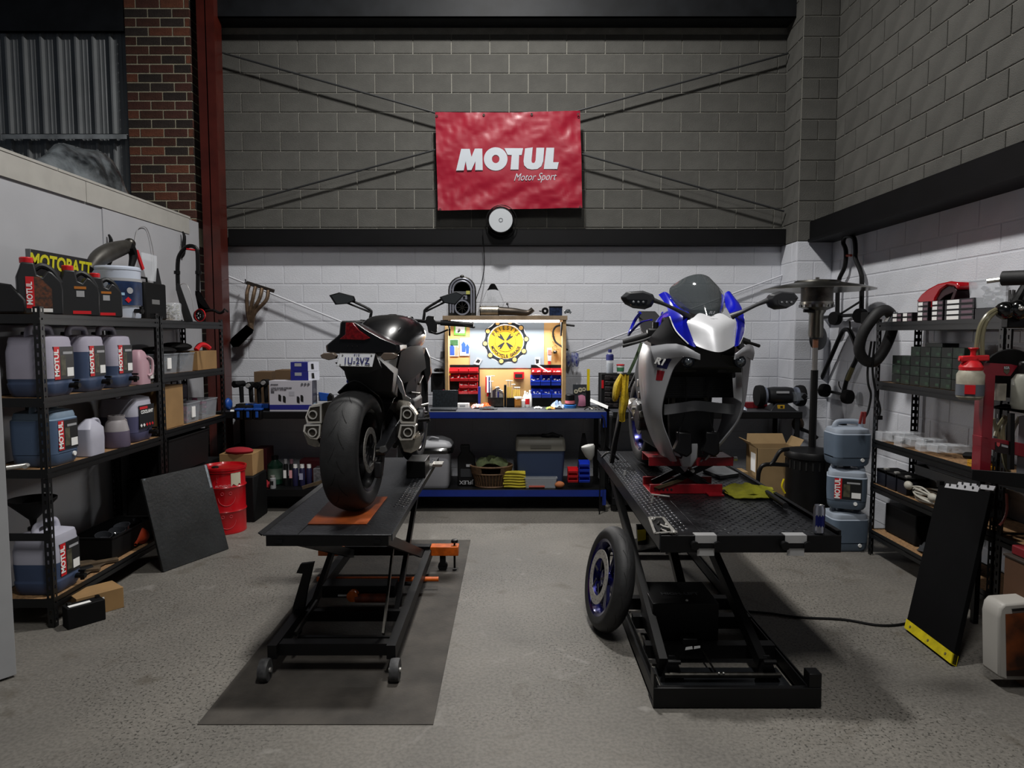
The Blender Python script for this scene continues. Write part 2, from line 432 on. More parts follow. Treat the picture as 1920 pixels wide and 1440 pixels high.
for r in range(0, 30):      # lower right edge, seen past the partition
 z = r * BC + BC / 2 - .03
 if z < 0: continue
 ys = [by0, by0 + (.115 if r % 2 else .235), 7.15]
 for a, b in zip(ys, ys[1:]): brick(bp_, b - a, 'y', (bx1 - .008, (a + b) / 2, z), rb.choice([0, 1, 1, 2]))
# red oxide steel column ------------------------------------------
OX = mat('red_oxide', '#4a1b14', .35, var=.25, vs=5, coat=.3)
cl = MB(); cx0, cx1, cy0, cy1 = -3.05, -2.88, 6.83, 7.0
cl.bb((cx0, cy0, 0), (cx1, cy0 + .012, 6.2)).bb((cx0, cy1 - .012, 0), (cx1, cy1, 6.2)).bb((-2.97, cy0, 0), (-2.96, cy1, 6.2)).bb((cx1 - .006, cy0 + .012, 0), (cx1, cy1 - .012, 6.2))
cl.solo('steel_column', OX, 'red oxide painted steel column between the brick pier and the block wall', 'column')
# corrugated cladding, girt, beam, partition ----------------------
CLM = mat('zincalume', '#7d8082', .5, .05, var=.12, vs=3)
cd = thing('corrugated_wall', 'grey ribbed metal wall cladding left of the brick pier', 'cladding', (-4.6, 7.2, 2.6))
pitch = .1705; x = -3.76
for sh in range(3):
 w = 5 if sh < 2 else 3; b = MB(); pts = []
 xs = x
 for k in range(w):
  for dx, dy in ((0, -.030), (.018, -.030), (.030, 0), (.075, 0), (.080, -.004), (.090, -.004), (.095, 0), (.115, 0), (.120, -.004), (.130, -.004), (.135, 0), (.158, 0)):
   pts.append((xs - dx, 6.94 + dy))
  xs -= pitch
 pts.append((xs, 6.91))
 b.loft([[V((p[0], p[1], z)) for p in pts] for z in (2.3, 6.2)], closed=False)
 b.part('metal_sheet', CLM, cd, smooth=0); x = xs
MB().bb((-5, 6.84, 3.615), (-3.775, 6.845, 3.665)).bb((-5, 6.84, 3.66), (-3.775, 6.905, 3.665)).solo('wall_girt', mat('galvanised', '#a2a7aa', .4, .2, var=.3, vs=9), 'galvanised steel girt crossing the ribbed metal wall', 'girt')
MB().bb((-5, 6.87, 4.64), (-3.775, 6.885, 5.2)).bb((-5, 6.87, 4.64), (-3.775, 6.905, 4.65)).solo('steel_beam', TB, 'dark beam at the top of the ribbed metal wall', 'beam')
XL = -3.08
PW = mat('partition_white', '#a4a5a9', .7, var=.04, vs=3)
PWC = mat('trim_cream', '#a5a39d', .6, var=.06, vs=8)
struct('wall_left', MB().bb((XL - .10, -3, 0), (XL, 6.80, 2.80)), PW)
tr = struct('trim_4', MB().bb((XL, -3, 2.655), (XL + .014, 5.0, 2.805)), PWC)
for k in range(4): MB().bb((XL - .11, -1 + 1.9 * k, 2.805), (XL + .018, -1 + 1.9 * k + 1.895, 2.822)).part('cap_strip', PWC, tr)
MB().bb((XL, 5.005, 2.655), (XL + .014, 6.58, 2.805)).part('trim_board', PWC, tr)
# white doubled board at end
MB().bb((XL, 5.2, 0), (XL + .008, 6.74, 2.652)).part('wall_panel', PW, bpy.data.objects['wall_left'])
# near door seen edge-on at the left ------------------------------
DW = mat('door_white', '#9fa0a2', .5, var=.04)
dr = struct('door_1', MB().prism([(-2.469, 3.29, .012), (-2.51, 3.322, .012), (-3.02, 2.66, .012), (-2.98, 2.628, .012)], (0, 0, 2.05)), DW, bev=.002)
hd = P(30, 858, 3.30)
MB().prism([(-2.4725, 3.2925, 1.02), (-2.5065, 3.3195, 1.02), (-2.5045, 3.3225, 1.02), (-2.4700, 3.2955, 1.02)], (0, 0, .07)).part('latch_plate', DSTEEL, dr)
MB().cyl((-2.52, 3.30, 1.045), (-2.45, 3.40, 1.045), .011).tube([(-2.45, 3.40, 1.045), (-2.44, 3.40, 1.045), (-2.425, 3.36, 1.045)], .011, 10, k=3).part('door_handle', STEEL, dr)
# ================================================================ SHELVING, BENCHES, LIFTS
SHB = mat('shelf_black', '#0a0b0c', .4, var=.2, vs=10)
def slot_post(p, x, y, z0, z1, sx, sy, w=.038, pitch=.05):
 """angle post with punched slots; flanges run in +sx (x) and +sy (y)"""
 b = MB(); t = .003
 def flange(ax):
  def q(u0, u1, za, zb):
   if ax == 'x': b.bb((x + sx * u0, y, za), (x + sx * u1, y + sy * t, zb))
   else: b.bb((x, y + sy * u0, za), (x + sx * t, y + sy * u1, zb))
  q(0, w * .36, z0, z1); q(w * .68, w, z0, z1)
  z = z0
  while z < z1:
   q(w * .36, w * .68, z, min(z + pitch * .52, z1)); z += pitch
 flange('x'); flange('y')
 return b.part('post', SHB, p, smooth=0)
def shelf_unit(label, x0, x1, y0, y1, levels, top, group=None, boards=True, endbars=(), mids=()):
 """x0 = front plane, x1 = back plane"""
 s = 1 if x1 > x0 else -1
 t = thing('storage_rack', label, 'rack', ((x0 + x1) / 2, (y0 + y1) / 2, 0), group=group)
 for y, sy in ((y0, 1), (y1, -1)):
  slot_post(t, x0, y, 0, top, s, sy); slot_post(t, x1, y, 0, top, -s, sy)
 for z in levels:
  for x, ss in ((x0 - s * .002, s), (x1 + s * .002, -s)):
   b = MB()
   b.bb((x, y0, z - .055), (x + ss * .003, y1, z - .03)).bb((x, y0, z - .018), (x + ss * .003, y1, z + .004)).bb((x + ss * .008, y0, z - .032), (x + ss * .011, y1, z - .016))
   b.bb((x, y0, z - .057), (x + ss * .02, y1, z - .054))
   b.part('shelf_beam', SHB, t, smooth=0)
  for y in (y0, y1):
   MB().bb((x0, y - .002, z - .05), (x1, y + .002, z + .002)).part('shelf_beam', SHB, t, smooth=0)
  if boards: MB().bb((x0 + s * .004, y0 + .004, z - .016), (x1 - s * .004, y1 - .004, z - .002)).part('shelf_board', WOODB, t, smooth=0)
 for z in endbars: MB().bb((x0, y0 - .002, z - .045), (x1, y0 + .002, z)).part('tie_bar', SHB, t, smooth=0)
 return t
XS0, XS1 = -2.66, -3.04
LV = [1.815, 1.34, .93, .17]
shelf_unit('black steel rack on the left nearest the door, full of jerrycans', XS0, XS1, 3.86, 5.16, LV, 1.86, endbars=(.56,))
shelf_unit('black steel rack on the left ending at the red column', XS0, XS1, 5.18, 6.30, [1.81, 1.395, .965], 1.84)
XR0, XR1 = 2.773, 3.10
RV = [1.79, 1.346, .90, .56, .20]
shelf_unit('black steel rack on the right wall behind the red press, holding green boxes', XR0, XR1, 3.86, 5.21, RV, 1.82)
shelf_unit('black steel rack at the right edge behind the press, mostly hidden', XR0, XR1, 2.7, 3.84, [1.79, 1.346, .90, .56, .20], 1.95)
# benches -----------------------------------------------------------
BT = .972
BLUEB = mat('blue_beam', '#0e2674', .4, var=.1)
MATTOP = mat('bench_mat', '#3c3e42', .55, var=.25, vs=8)
def bench(label, x0, x1, beam, top, foot=.222, group=None, brackets=True, yb=7.08):
 t = thing('workbench', label, 'workbench', ((x0 + x1) / 2, 6.75, 0), group=group)
 for z, d in ((BT, .066), (foot, .072)):
  b = MB().bb((x0, 6.45, z - d), (x1, 6.462, z - .004)).bb((x0, 6.45, z - d), (x1, 6.49, z - d + .004)); b.part('front_rail', beam, t, smooth=0)
  MB().bb((x0, yb, z - d), (x1, yb + .01, z)).part('rear_rail', BLK, t, smooth=0)
  MB().bb((x0 + .002, 6.452, z - .012), (x1 - .002, yb, z)).part('worktop' if z > .5 else 'lower_shelf', top if z > .5 else BLK, t, bev=.002)
 for x, s in ((x0, 1), (x1, -1)):
  for y in (6.50, yb - .03):
   b = MB().bb((x, y, 0), (x + s * .05, y + .003, BT - .05)).bb((x, y, 0), (x + s * .003, y + .04, BT - .05)); b.part('leg', SHB, t, smooth=0)
  if brackets:
   for z in (BT, foot): MB().bb((x - s * .0, 6.445, z - .15), (x + s * .035, 6.449, z)).part('corner_bracket', beam, t, smooth=0)
  MB().bb((x, 6.5, .55), (x + s * .004, yb, .58)).part('brace', SHB, t, smooth=0)
 return t
bench('long blue edged workbench under the lit tool board, between the motorcycles', -1.02, .90, BLUEB, MATTOP)
bench('black workbench on the left side under the white security camera box', -2.83, -1.05, BLKM, mat('bench_dark', '#1d1d21', .6, var=.2), brackets=False)
bench('black workbench on the right carrying the bench grinder', .96, 2.76, BLKM, mat('bench_grey', '#2b2c30', .55, var=.2), foot=.14, brackets=False)
# lifts ---------------------------------------------------------------
def holes(t, xs, y0, y1, z, m, step=.045):
 b = MB(); i = 0
 for x in xs:
  y = y0 + (i % 2) * step / 2; i += 1
  while y < y1:
   b.lathe([(.009, z), (.006, z + .0025)], 6, c=(x, y, 0)); y += step
 o = b.part('tread_studs', m, t); o['kind'] = 'stuff'; return o
LPM = mat('lift_plate', '#101113', .36, .3, var=.5, vs=7, bump=.25, bs=60, col2='#1f2023')
STUD = mat('tread_stud', '#3a3c40', .35, .6, var=.2)
# left lift
L = thing('motorcycle_lift', 'black scissor lift table with orange fittings under the black motorcycle', 'lift table', (-.885, 4.2, 0))
zt = .745
b = MB().bb((-1.195, 3.21, zt - .006), (-.575, 5.28, zt)); b.part('platform', LPM, L, bev=.002)
MB().bb((-1.18, 3.212, zt - .056), (-.592, 3.222, zt - .006)).bb((-1.17, 5.26, zt - .056), (-.60, 5.27, zt - .006)).bb((-1.18, 3.222, zt - .046), (-1.172, 5.26, zt - .006)).bb((-.60, 3.222, zt - .046), (-.592, 5.26, zt - .006)).part('platform_frame', BLK, L, smooth=0)
MB().prism([(-1.195, 3.21, zt), (-1.215, 3.21, zt + .012), (-1.218, 3.21, zt + .008), (-1.2, 3.21, zt - .006)], (0, 2.07, 0)).part('side_lip', BLK, L, smooth=0)
MB().bb((-.578, 3.21, zt - .03), (-.572, 5.28, zt + .004)).part('side_lip', STUD, L, smooth=0)
for x in (-1.13, -.66): MB().bb((x, 3.203, zt - .04), (x + .03, 3.213, zt - .025)).part('lock_tab', BLKM, L)
MB().bb((-1.03, 3.22, zt), (-1.027, 3.48, zt + .001)).bb((-.765, 3.22, zt), (-.762, 3.48, zt + .001)).part('panel_seam', BLKM, L, smooth=0)
holes(L, (-.655, -.63, -.61, -.59), 3.75, 5.2, zt, STUD)
OP = MB().prism([G(577, 983, zt + .002), G(688, 983, zt + .002), G(727, 932, zt + .002), G(625, 932, zt + .002)], (0, 0, .003))
OP.part('wheel_pad', mat('orange_pad', '#a8501c', .5, var=.5, vs=9, col2='#7a3a1a'), L, smooth=0)
BR = .05
rail = MB().beam((-1.19, 3.28, .13), (-1.19, 4.85, .13), .045, .07).part('base_rail', BLK, L, smooth=0)
MB().beam((-.60, 3.28, .13), (-.60, 4.85, .13), .045, .07).part('base_rail', BLK, L, smooth=0)
MB().bb((-1.165, 3.31, .10), (-.62, 3.37, .16)).part('cross_bar', BLK, L)
MB().bb((-1.165, 3.74, .09), (-.62, 3.80, .15)).part('cross_bar', BLK, L)
MB().bb((-1.14, 3.52, .06), (-.64, 3.54, .10)).part('cross_bar', BLK, L)
MB().bb((-1.2, 4.80, .12), (-.59, 4.87, .185)).part('cross_bar', BLK, L)
MB().cyl((-1.165, 4.3, .10), (-.62, 4.3, .10), .013).part('cross_bar', BLKM, L)
MB().bb((-.585, 4.79, .12), (-.385, 4.88, .185)).part('outrigger', ORG, L, bev=.003)
MB().bb((-1.39, 4.79, .12), (-1.205, 4.88, .185)).part('outrigger', ORG, L, bev=.003)
MB().cyl((-1.3, 4.45, .075), (-.49, 4.45, .075), .016).part('orange_bar', ORG, L)
MB().cyl((-.415, 4.83, .185), (-.415, 4.83, .215), .007).lathe([(.022, 0), (.027, .008), (.022, .022), (.012, .026)], 10, (-.415, 4.83, .205)).cyl((-.415, 4.83, .02), (-.415, 4.83, .12), .008).cyl((-.415, 4.83, 0), (-.415, 4.83, .012), .015).part('levelling_screw', BLK, L)
MB().cyl((-.50, 4.815, .035), (-.50, 4.845, .035), .035).bb((-.52, 4.81, .04), (-.48, 4.85, .12)).part('caster', BLKM, L)
for x in (-1.215, -.575):
 w = MB().lathe([(.02, -.022), (.053, -.022), (.056, -.012), (.056, .012), (.053, .022), (.02, .022)], 24, (x, 3.25, .056), (1, 0, 0))
 w.part('wheel', mat('worn_wheel', '#2c2c2e', .6, var=.5, vs=30, col2='#4a4a4a'), L); MB().cyl((x - .03, 3.25, .056), (x + .03, 3.25, .056), .012).part('axle', STEEL, L)
zb, za = .13, zt - .05
for x in (-1.14, -.655): MB().beam((x, 3.78, zb), (x + .02 * (1 if x < -1 else -1), 4.95, za), .028, .045).part('scissor_arm', BLK, L)
for x in (-1.075, -.70): MB().beam((x - .06 * (1 if x < -1 else -1), 4.75, zb + .02), (x - (.02 if x < -1 else -.06), 3.32, za), .028, .055).part('scissor_arm', BLK, L)
MB().beam((-.66, 3.40, .17), (-.665, 3.9, .70), .012, .03).part('lock_rod', DSTEEL, L)
MB().beam((-1.11, 3.4, .17), (-1.10, 3.75, .2), .012, .025).part('lock_rod', DSTEEL, L)
MB().bb((-1.1, 3.86, .18), (-.68, 3.98, .25)).part('cross_bar', BLK, L)
MB().cyl((-.915, 3.81, .205), (-.915, 3.85, .205), .032).part('pump_cap', ORG, L)
MB().cyl((-.90, 3.83, .19), (-.72, 3.83, .19), .026).part('jack_pump', mat('pump_rust', '#6a2e16', .5, var=.5, vs=20), L)
MB().cyl((-1.0, 3.83, .205), (-.95, 3.83, .205), .008).part('pump_valve', STEEL, L)
ped = MB().prism([P(545, 1190, 3.72), P(563, 1190, 3.72), P(575, 1110, 3.72), P(588, 1055, 3.72), P(563, 1058, 3.72), P(555, 1075, 3.72), P(567, 1076, 3.72), P(548, 1140, 3.72)], (0, .03, 0))
ped.part('foot_pedal', BLK, L, bev=.002)
MB().cyl(P(541, 1177, 3.70), P(541, 1177, 3.72), .011).part('bolt', STEEL, L)
# mat under the left lift
MB().bb((-1.375, 2.868, 0), (-.344, 5.56, .004)).solo('floor_mat', mat('mat_brown', '#3f3b36', .8, var=.35, vs=5, bump=.3, bs=60), 'dirty brown rubber mat lying under the left motorcycle lift', 'mat')
# right lift
R = thing('motorcycle_lift', 'wide black hydraulic lift table with tread plate under the blue and silver motorcycle', 'lift table', (1.1, 4.2, 0))
zt = .757
MB().bb((.70, 3.16, zt - .008), (.902, 5.5, zt)).part('platform', LPM, R, bev=.001)
pl2 = MB().bb((.904, 3.16, zt - .008), (1.545, 5.5, zt)); pl2.part('tread_plate', LPM, R, bev=.001)
holes(R, (.73, .755, .78, .805, .83, .855), 3.25, 5.4, zt, STUD, .05)
# raised diamond pattern
b = MB(); k = 0; y = 3.2
while y < 5.45:
 x = .93 + (k % 2) * .025; j = 0
 while x < 1.52:
  a = pi / 4 if (j + k) % 2 else -pi / 4; dx, dy = cos(a) * .014, sin(a) * .014; nx, ny = -sin(a) * .004, cos(a) * .004
  b.add([(x - dx, y - dy, zt), (x + nx, y + ny, zt + .0018), (x + dx, y + dy, zt), (x - nx, y - ny, zt + .0018)], [(0, 1, 2, 3)])
  x += .05; j += 1
 y += .03; k += 1
o = b.part('diamond_tread', LPM, R, smooth=0); o['kind'] = 'stuff'
MB().bb((.70, 3.15, zt - .08), (1.55, 3.162, zt + .002)).part('end_plate', BLK, R, bev=.002)
MB().bb((.694, 3.152, zt - .07), (.70, 5.5, zt + .012)).bb((.694, 3.152, zt - .07), (.715, 5.5, zt - .066)).part('side_rail', mat('side_rail', '#2a2c2f', .35, .5, var=.3), R, smooth=0)
MB().bb((1.545, 3.162, zt - .05), (1.553, 5.5, zt + .02)).bb((1.53, 3.162, zt + .02), (1.553, 5.5, zt + .023)).part('side_rail', BLK, R, smooth=0)
for cx in (P(1322, 1020, 3.15).x, P(1490, 1020, 3.15).x):
 w = .05
 MB().bb((cx - w, 3.135, zt + .003), (cx + w, 3.185, zt + .007)).bb((cx - w, 3.135, zt - .03), (cx + w, 3.14, zt + .003)).bb((cx - w * .8, 3.135, zt - .09), (cx + w * .8, 3.14, zt - .055)).part('hinge_bracket', ALU, R, smooth=0)
 for s in (-1, 1): MB().cyl((cx + s * w * 1.05, 3.12, zt - .04), (cx + s * w * 1.05, 3.15, zt - .04), .02).part('hinge_knob', BLK, R)
 MB().bb((cx - w, 3.128, zt - .05), (cx + w, 3.14, zt - .035)).part('hinge_bar', BLKM, R)
# base
MB().bb((.643, 2.994, .008), (1.408, 3.02, .10)).bb((.643, 3.02, .008), (1.408, 3.12, .014)).part('base_end', BLK, R, bev=.003)
MB().bb((1.35, 2.995, .10), (1.408, 3.06, .165)).part('stop_post', BLK, R, bev=.004)
MB().bb((.643, 2.995, .10), (.655, 3.06, .165)).part('stop_post', BLK, R)
for x in (.648, 1.36): MB().bb((x, 3.02, .01), (x + .045, 5.2, .02)).bb((x, 3.02, .01), (x + .006, 5.2, .085)).bb((x + .039, 3.02, .01), (x + .045, 5.2, .06)).part('base_rail', BLK, R, smooth=0)
MB().bb((.72, 3.10, .012), (1.34, 3.35, .018)).part('base_tray', mat('tray_dark', '#26282b', .35, .4, var=.4, vs=5), R)
for y in (3.42, 3.78, 4.05, 5.15): MB().bb((.69, y, .03), (1.36, y + .06, .10)).part('cross_bar', BLK, R)
for x in (.735, 1.22): MB().beam((x, 3.22, .10), (x, 4.9, zt - .08), .04, .07).part('scissor_arm', BLK, R)
for x in (.80, 1.165): MB().beam((x, 5.0, .10), (x, 3.35, zt - .06), .04, .07).part('scissor_arm', BLK, R)
MB().beam((1.02, 3.9, .12), (1.06, 5.0, zt - .12), .05, .05).part('hydraulic_ram', DSTEEL, R)
bx = MB().bb((.74, 3.50, .06), (1.09, 3.82, .29)); cb = bx.part('control_box', BLK, R, bev=.004)
text('HIGH-LIFT', cb, mat('faint_print', '#4c4e52', .6), (.915, 3.62, .292), .045, (1, 0, 0), (0, 1, 0), bold=.001)
MB().ball((.93, 3.54, .29), .008).part('lock_screw', STEEL, R)
for x in (.78, 1.24): MB().prism([(x - .06, 3.20, .02), (x + .06, 3.20, .02), (x + .015, 3.22, .14), (x - .015, 3.22, .14)], (0, .012, 0)).cyl((x - .03, 3.18, .13), (x + .03, 3.18, .13), .012).part('pivot_bracket', BLK, R)
MB().cyl((.74, 3.2, .055), (1.3, 3.2, .055), .014).part('axle', DSTEEL, R)
MB().cyl((1.0, 3.25, .05), (.985, 3.46, .07), .005).part('release_rod', DSTEEL, R)
for x in (1.0, 1.022): MB().ball((x, 3.19, .07), .006).part('rod_nut', STEEL, R)
MB().bb((.88, 3.42, .10), (.96, 3.50, .135)).part('foot_switch', BLK, R, bev=.006)
MB().prism([P(1285, 1219, 3.40), P(1299, 1217, 3.40), P(1298, 1212, 3.40), P(1286, 1214, 3.40)], (0, .003, 0)).prism([P(1301, 1217, 3.40), P(1313, 1215, 3.40), P(1313, 1211, 3.40), P(1302, 1212, 3.40)], (0, .003, 0)).part('switch_label', PAPER, R)
MB().bb((.62, 4.5, .02), (.66, 4.56, .30)).part('side_bracket', BLK, R)
MB().prism([P(1195, 994, 3.9), P(1211, 992, 3.9), P(1211, 1012, 3.9), P(1196, 1015, 3.9)], (0, .004, 0)).part('warning_label', YEL, R)
MB().prism([P(1194, 985, 3.92), P(1240, 985, 3.92), P(1240, 1022, 3.92), P(1196, 1022, 3.92)], (0, .03, 0)).part('arm_plate', BLK, R)
# cable from the right lift
MB().tube([(1.33, 4.3, .03), (1.40, 4.1, .015), (1.44, 3.9, .01), (1.40, 3.78, .01), (1.34, 3.75, .01)], .007, 6, k=6).part('cable', BLKM, R)
pc = [G(1388, 1148), G(1440, 1152), G(1500, 1160), G(1580, 1164), G(1650, 1175), G(1705, 1170), G(1760, 1150)]
MB().tube([V((p.x, p.y, .008)) for p in pc], .007, 6, k=6).solo('power_cable', BLKM, 'black power cable snaking over the floor from the right lift to the ramp', 'cable')
# ================================================================ BLACK NAKED MOTORCYCLE (rear view, left lift)
BKB = mat('bike_black', '#0a0a0c', .28, var=.1, coat=.3)
BKM = mat('bike_matte', '#111113', .55, var=.15)
BKG = mat('bike_grey', '#26272a', .38, .3, var=.1)
EXH = mat('exhaust_steel', '#a8a194', .24, .7, var=.25, vs=25)
EXC = mat('chrome_rim', '#dedad2', .15, .5)
LENS = mat('amber_clear_lens', '#6e6258', .15, trans=.3, ior=1.3)
TAILR = mat('tail_light_red', '#6a0a10', .2, coat=.5, var=.5, vs=60)
B1 = thing('motorcycle', 'black naked motorcycle seen from behind on the left lift', 'motorcycle', (-.80, 4.4, .745))
hx = V((.07, 1, 0)).normalized(); ax1 = V((1, -.07, 0)).normalized()
def tyre_prof(r, w, rin):
 return [(rin, -w * .40), (rin + .012, -w * .46), (rin + (r - rin) * .45, -w * .5), (r - .030, -w * .46), (r - .010, -w * .30), (r - .001, -w * .12), (r, 0),
   (r - .001, w * .12), (r - .010, w * .30), (r - .030, w * .46), (rin + (r - rin) * .45, w * .5), (rin + .012, w * .46), (rin, w * .40), (rin - .01, w * .3), (rin - .01, -w * .3)]
def wheel(parent, c, ax, r, w, rin, rimm, tyrem, disc=None, dr=.15, side=1, spokes=5, groove=True, drot=0, dw=.035, name='wheel'):
 c = V(c); ax = V(ax).normalized(); X, Y, Z = frame(ax)
 ty = MB().rlathe(spl([V((a, b, 0)) for a, b in tyre_prof(r, w, rin)], 3, True) and [(p.x, p.y) for p in spl([V((a, b, 0)) for a, b in tyre_prof(r, w, rin)], 3, True)], 56, c, ax)
 tyo = ty.part('tyre', tyrem, parent, smooth=60)
 if groove:
  g = MB(); N = 15
  def sp(t, u):   # u in -1..1 across the tread
   rr = r - .012 * abs(u) ** 2.2 * 1.6 + .0012; return c + (X * cos(t) + Y * sin(t)) * rr + Z * (u * w * .36)
  for k in range(N):
   for s in (-1, 1):
    t0 = 2 * pi * k / N + (pi / N if s > 0 else 0); q = []
    for i in range(6):
     f = i / 5; q.append((t0 + .46 * f - .12 * f * f, s * (.06 + .92 * f ** 1.2)))
    for (ta, ua), (tb, ub) in zip(q, q[1:]):
     wd = .014
     g.add([sp(ta - wd, ua), sp(tb - wd, ub), sp(tb + wd, ub), sp(ta + wd, ua)], [(0, 1, 2, 3)])
  o = g.part('tread_groove', mat('groove_black', '#050505', .9), tyo, smooth=0); o['kind'] = 'stuff'
 ri = MB().rlathe([(rin + .004, -w * .44), (rin + .004, w * .44), (rin - .012, w * .40), (rin - .018, w * .3), (rin - .03, 0), (rin - .018, -w * .3), (rin - .012, -w * .40)], 48, c, ax).part('rim', rimm, parent)
 MB().lathe([(.02, -w * .35), (.045, -w * .3), (.04, 0), (.045, w * .3), (.02, w * .35)], 16, c, ax).part('hub', rimm, ri)
 for k in range(spokes):
  for dl in (-.13, .13):
   t = 2 * pi * k / spokes + dl + drot; t2 = 2 * pi * k / spokes + dl * .6 + drot
   MB().beam(c + (X * cos(t) + Y * sin(t)) * .035, c + (X * cos(t2) + Y * sin(t2)) * (rin - .015), .02, w * .18, up=Z).part('spoke', rimm, ri)
 if disc:
  for sd in (disc if isinstance(disc, (list, tuple)) else [disc]):
   b = MB().rlathe([(dr - dw, -.0025), (dr, -.0025), (dr, .0025), (dr - dw, .0025)], 40, c + Z * sd, ax)
   d = b.part('brake_disc', mat('disc_steel', '#97948f', .35, .4, var=.2, vs=50), ri)
   h = MB()
   for k in range(30):
    t = 2 * pi * k / 30; h.cyl(c + Z * (sd - .003) + (X * cos(t) + Y * sin(t)) * (dr - .018 + .008 * (k % 3 - 1)), c + Z * (sd + .003) + (X * cos(t) + Y * sin(t)) * (dr - .018 + .008 * (k % 3 - 1)), .0035, n=6)
   for k in range(5):
    t = 2 * pi * k / 5; h.beam(c + Z * sd + (X * cos(t) + Y * sin(t)) * .04, c + Z * sd + (X * cos(t + .3) + Y * sin(t + .3)) * (dr - .03), .012, .004, up=Z)
   o = h.part('disc_carrier', BKM, ri); o['kind'] = 'stuff'
 return ri
rwc = V((-.858, 3.69, .749 + .325))
wheel(B1, rwc, ax1, .325, .195, .218, BKB, RUB, disc=[.085], dr=.125, spokes=5, drot=.2)
# swingarm, chain side, hugger
MB().loft([[P(703, 838, 3.69), P(722, 838, 3.69), P(722, 856, 3.69), P(703, 858, 3.69)], [P(722, 805, 3.95), P(738, 805, 3.95), P(741, 830, 3.95), P(722, 834, 3.95)], [P(740, 770, 4.25), P(760, 770, 4.25), P(762, 805, 4.25), P(742, 810, 4.25)]]).part('swingarm', BKG, B1, bev=.004)
MB().cyl(P(706, 848, 3.69), P(722, 847, 3.69), .020).part('axle_nut', DSTEEL, B1)
MB().prism([P(712, 838, 3.66), P(722, 836, 3.66), P(725, 846, 3.66), P(717, 850, 3.66), P(710, 847, 3.66)], (0, .03, 0)).part('axle_block', mat('adjuster_alu', '#6c6c6c', .4, .7), B1, bev=.002)
MB().beam(rwc + V((-.12, .05, 0)), V((-.98, 4.25, 1.17)), .04, .07).part('swingarm', BKG, B1, bev=.005)
MB().box(rwc + V((.125, .02, -.11)), (.04, .06, .09)).part('brake_caliper', BKM, B1, bev=.008)
MB().tube([rwc + V((.13, .0, -.06)), V((-.74, 3.9, 1.2)), V((-.72, 4.1, 1.3)), V((-.72, 4.3, 1.35))], .004, 6, k=5).part('brake_hose', BKM, B1)
# inner hugger and undertail mass
MB().sheet([[V((-.96, 3.75, 1.38)), V((-.86, 3.72, 1.45)), V((-.76, 3.75, 1.38))], [V((-.96, 3.98, 1.30)), V((-.86, 4.0, 1.36)), V((-.76, 3.98, 1.30))], [V((-.96, 4.12, 1.1)), V((-.86, 4.14, 1.12)), V((-.76, 4.12, 1.1))]], .006).part('hugger', BKM, B1)
MB().loft([[P(636, 664, 3.66), P(700, 664, 3.66), P(738, 700, 3.70), P(735, 735, 3.76), P(658, 735, 3.76), P(648, 700, 3.70)],
           [P(640, 650, 4.15), P(745, 650, 4.15), P(748, 690, 4.15), P(745, 745, 4.15), P(672, 745, 4.15), P(660, 690, 4.15)]]).part('undertail', BKM, B1, bev=.006)
# tail unit
Y0 = 3.72
tail_r = [P(*q, Y0) for q in ((641, 602), (665, 602), (689, 617), (717, 633), (750, 647), (751, 658), (745, 664), (700, 664), (628, 663), (612.5, 660), (611, 648), (636, 627), (638, 606))]
cen = V((-.86, 0, 0))
tail_f = [V((-.845 + (p.x + .84) * .85, 4.22, 1.70 + (p.z - 1.70) * .75 - .02)) for p in tail_r]
tail_m = [V((p.x * .5 + q.x * .5, 3.95, p.z * .5 + q.z * .5 + .004)) for p, q in zip(tail_r, tail_f)]
MB().loft([[V((-.84 + (p.x + .84) * .93, Y0 - .02, 1.68 + (p.z - 1.68) * .93)) for p in tail_r], tail_r, tail_m, tail_f]).part('tail_cowl', BKB, B1, bev=.004)
tl = MB().prism([P(*q, 3.685) for q in ((648, 605), (662, 605), (673, 619), (694, 634), (683, 638), (636, 636), (647, 627))], (0, .03, 0)).part('tail_light', TAILR, B1, bev=.003)
for i in range(3): MB().cyl(P(652 + i * 9, 649, 3.69), P(652 + i * 9, 649, 3.71), .003).part('bolt', DSTEEL, B1)
# seat
MB().loft([[V((-.97, 4.15, 1.64)), V((-.86, 4.15, 1.70)), V((-.73, 4.15, 1.64)), V((-.73, 4.15, 1.58)), V((-.97, 4.15, 1.58))], [V((-.95, 4.42, 1.60)), V((-.83, 4.42, 1.62)), V((-.71, 4.42, 1.60)), V((-.71, 4.42, 1.52)), V((-.95, 4.42, 1.52))]]).part('seat', BKM, B1, bev=.01)
# number plate
pq = [P(637.5, 662.6, 3.60), P(703.5, 663.3, 3.60), P(698, 687.6, 3.585), P(631, 686, 3.585)]
pl = MB().prism([pq[0], pq[1], pq[2], pq[3]], (0, .004, 0)).part('number_plate', mat('plate_white', '#d4d6da', .4), B1, smooth=0)
xd = (pq[1] - pq[0]).normalized(); yd = ((pq[0] - pq[3]) + (pq[1] - pq[2])).normalized()
ctr = (pq[0] + pq[1] + pq[2] + pq[3]) / 4
text('1U-2VZ', pl, INKN, ctr - yd * .022 + xd * .009 + V((-.0, -.008, 0)), .050, xd, yd, bold=.0008, sx=.76, ext=.0008, space=1.12)
text('VIC', pl, INKN, ctr + yd * .024 + V((0, -.006, 0)), .013, xd, yd, bold=.0005, ext=.0008, space=1.8)
MB().tube([pq[0], pq[1], pq[2], pq[3]], .0018, 6, closed=True).part('plate_frame', ALU, pl)
for i, (sx, sy) in enumerate(((-1, 1), (1, 1), (1, -1), (-1, -1))): MB().cyl(ctr + xd * sx * .076 + yd * sy * .026 + V((0, -.006, 0)), ctr + xd * sx * .076 + yd * sy * .026, .004).part('plate_screw', STEEL, pl)
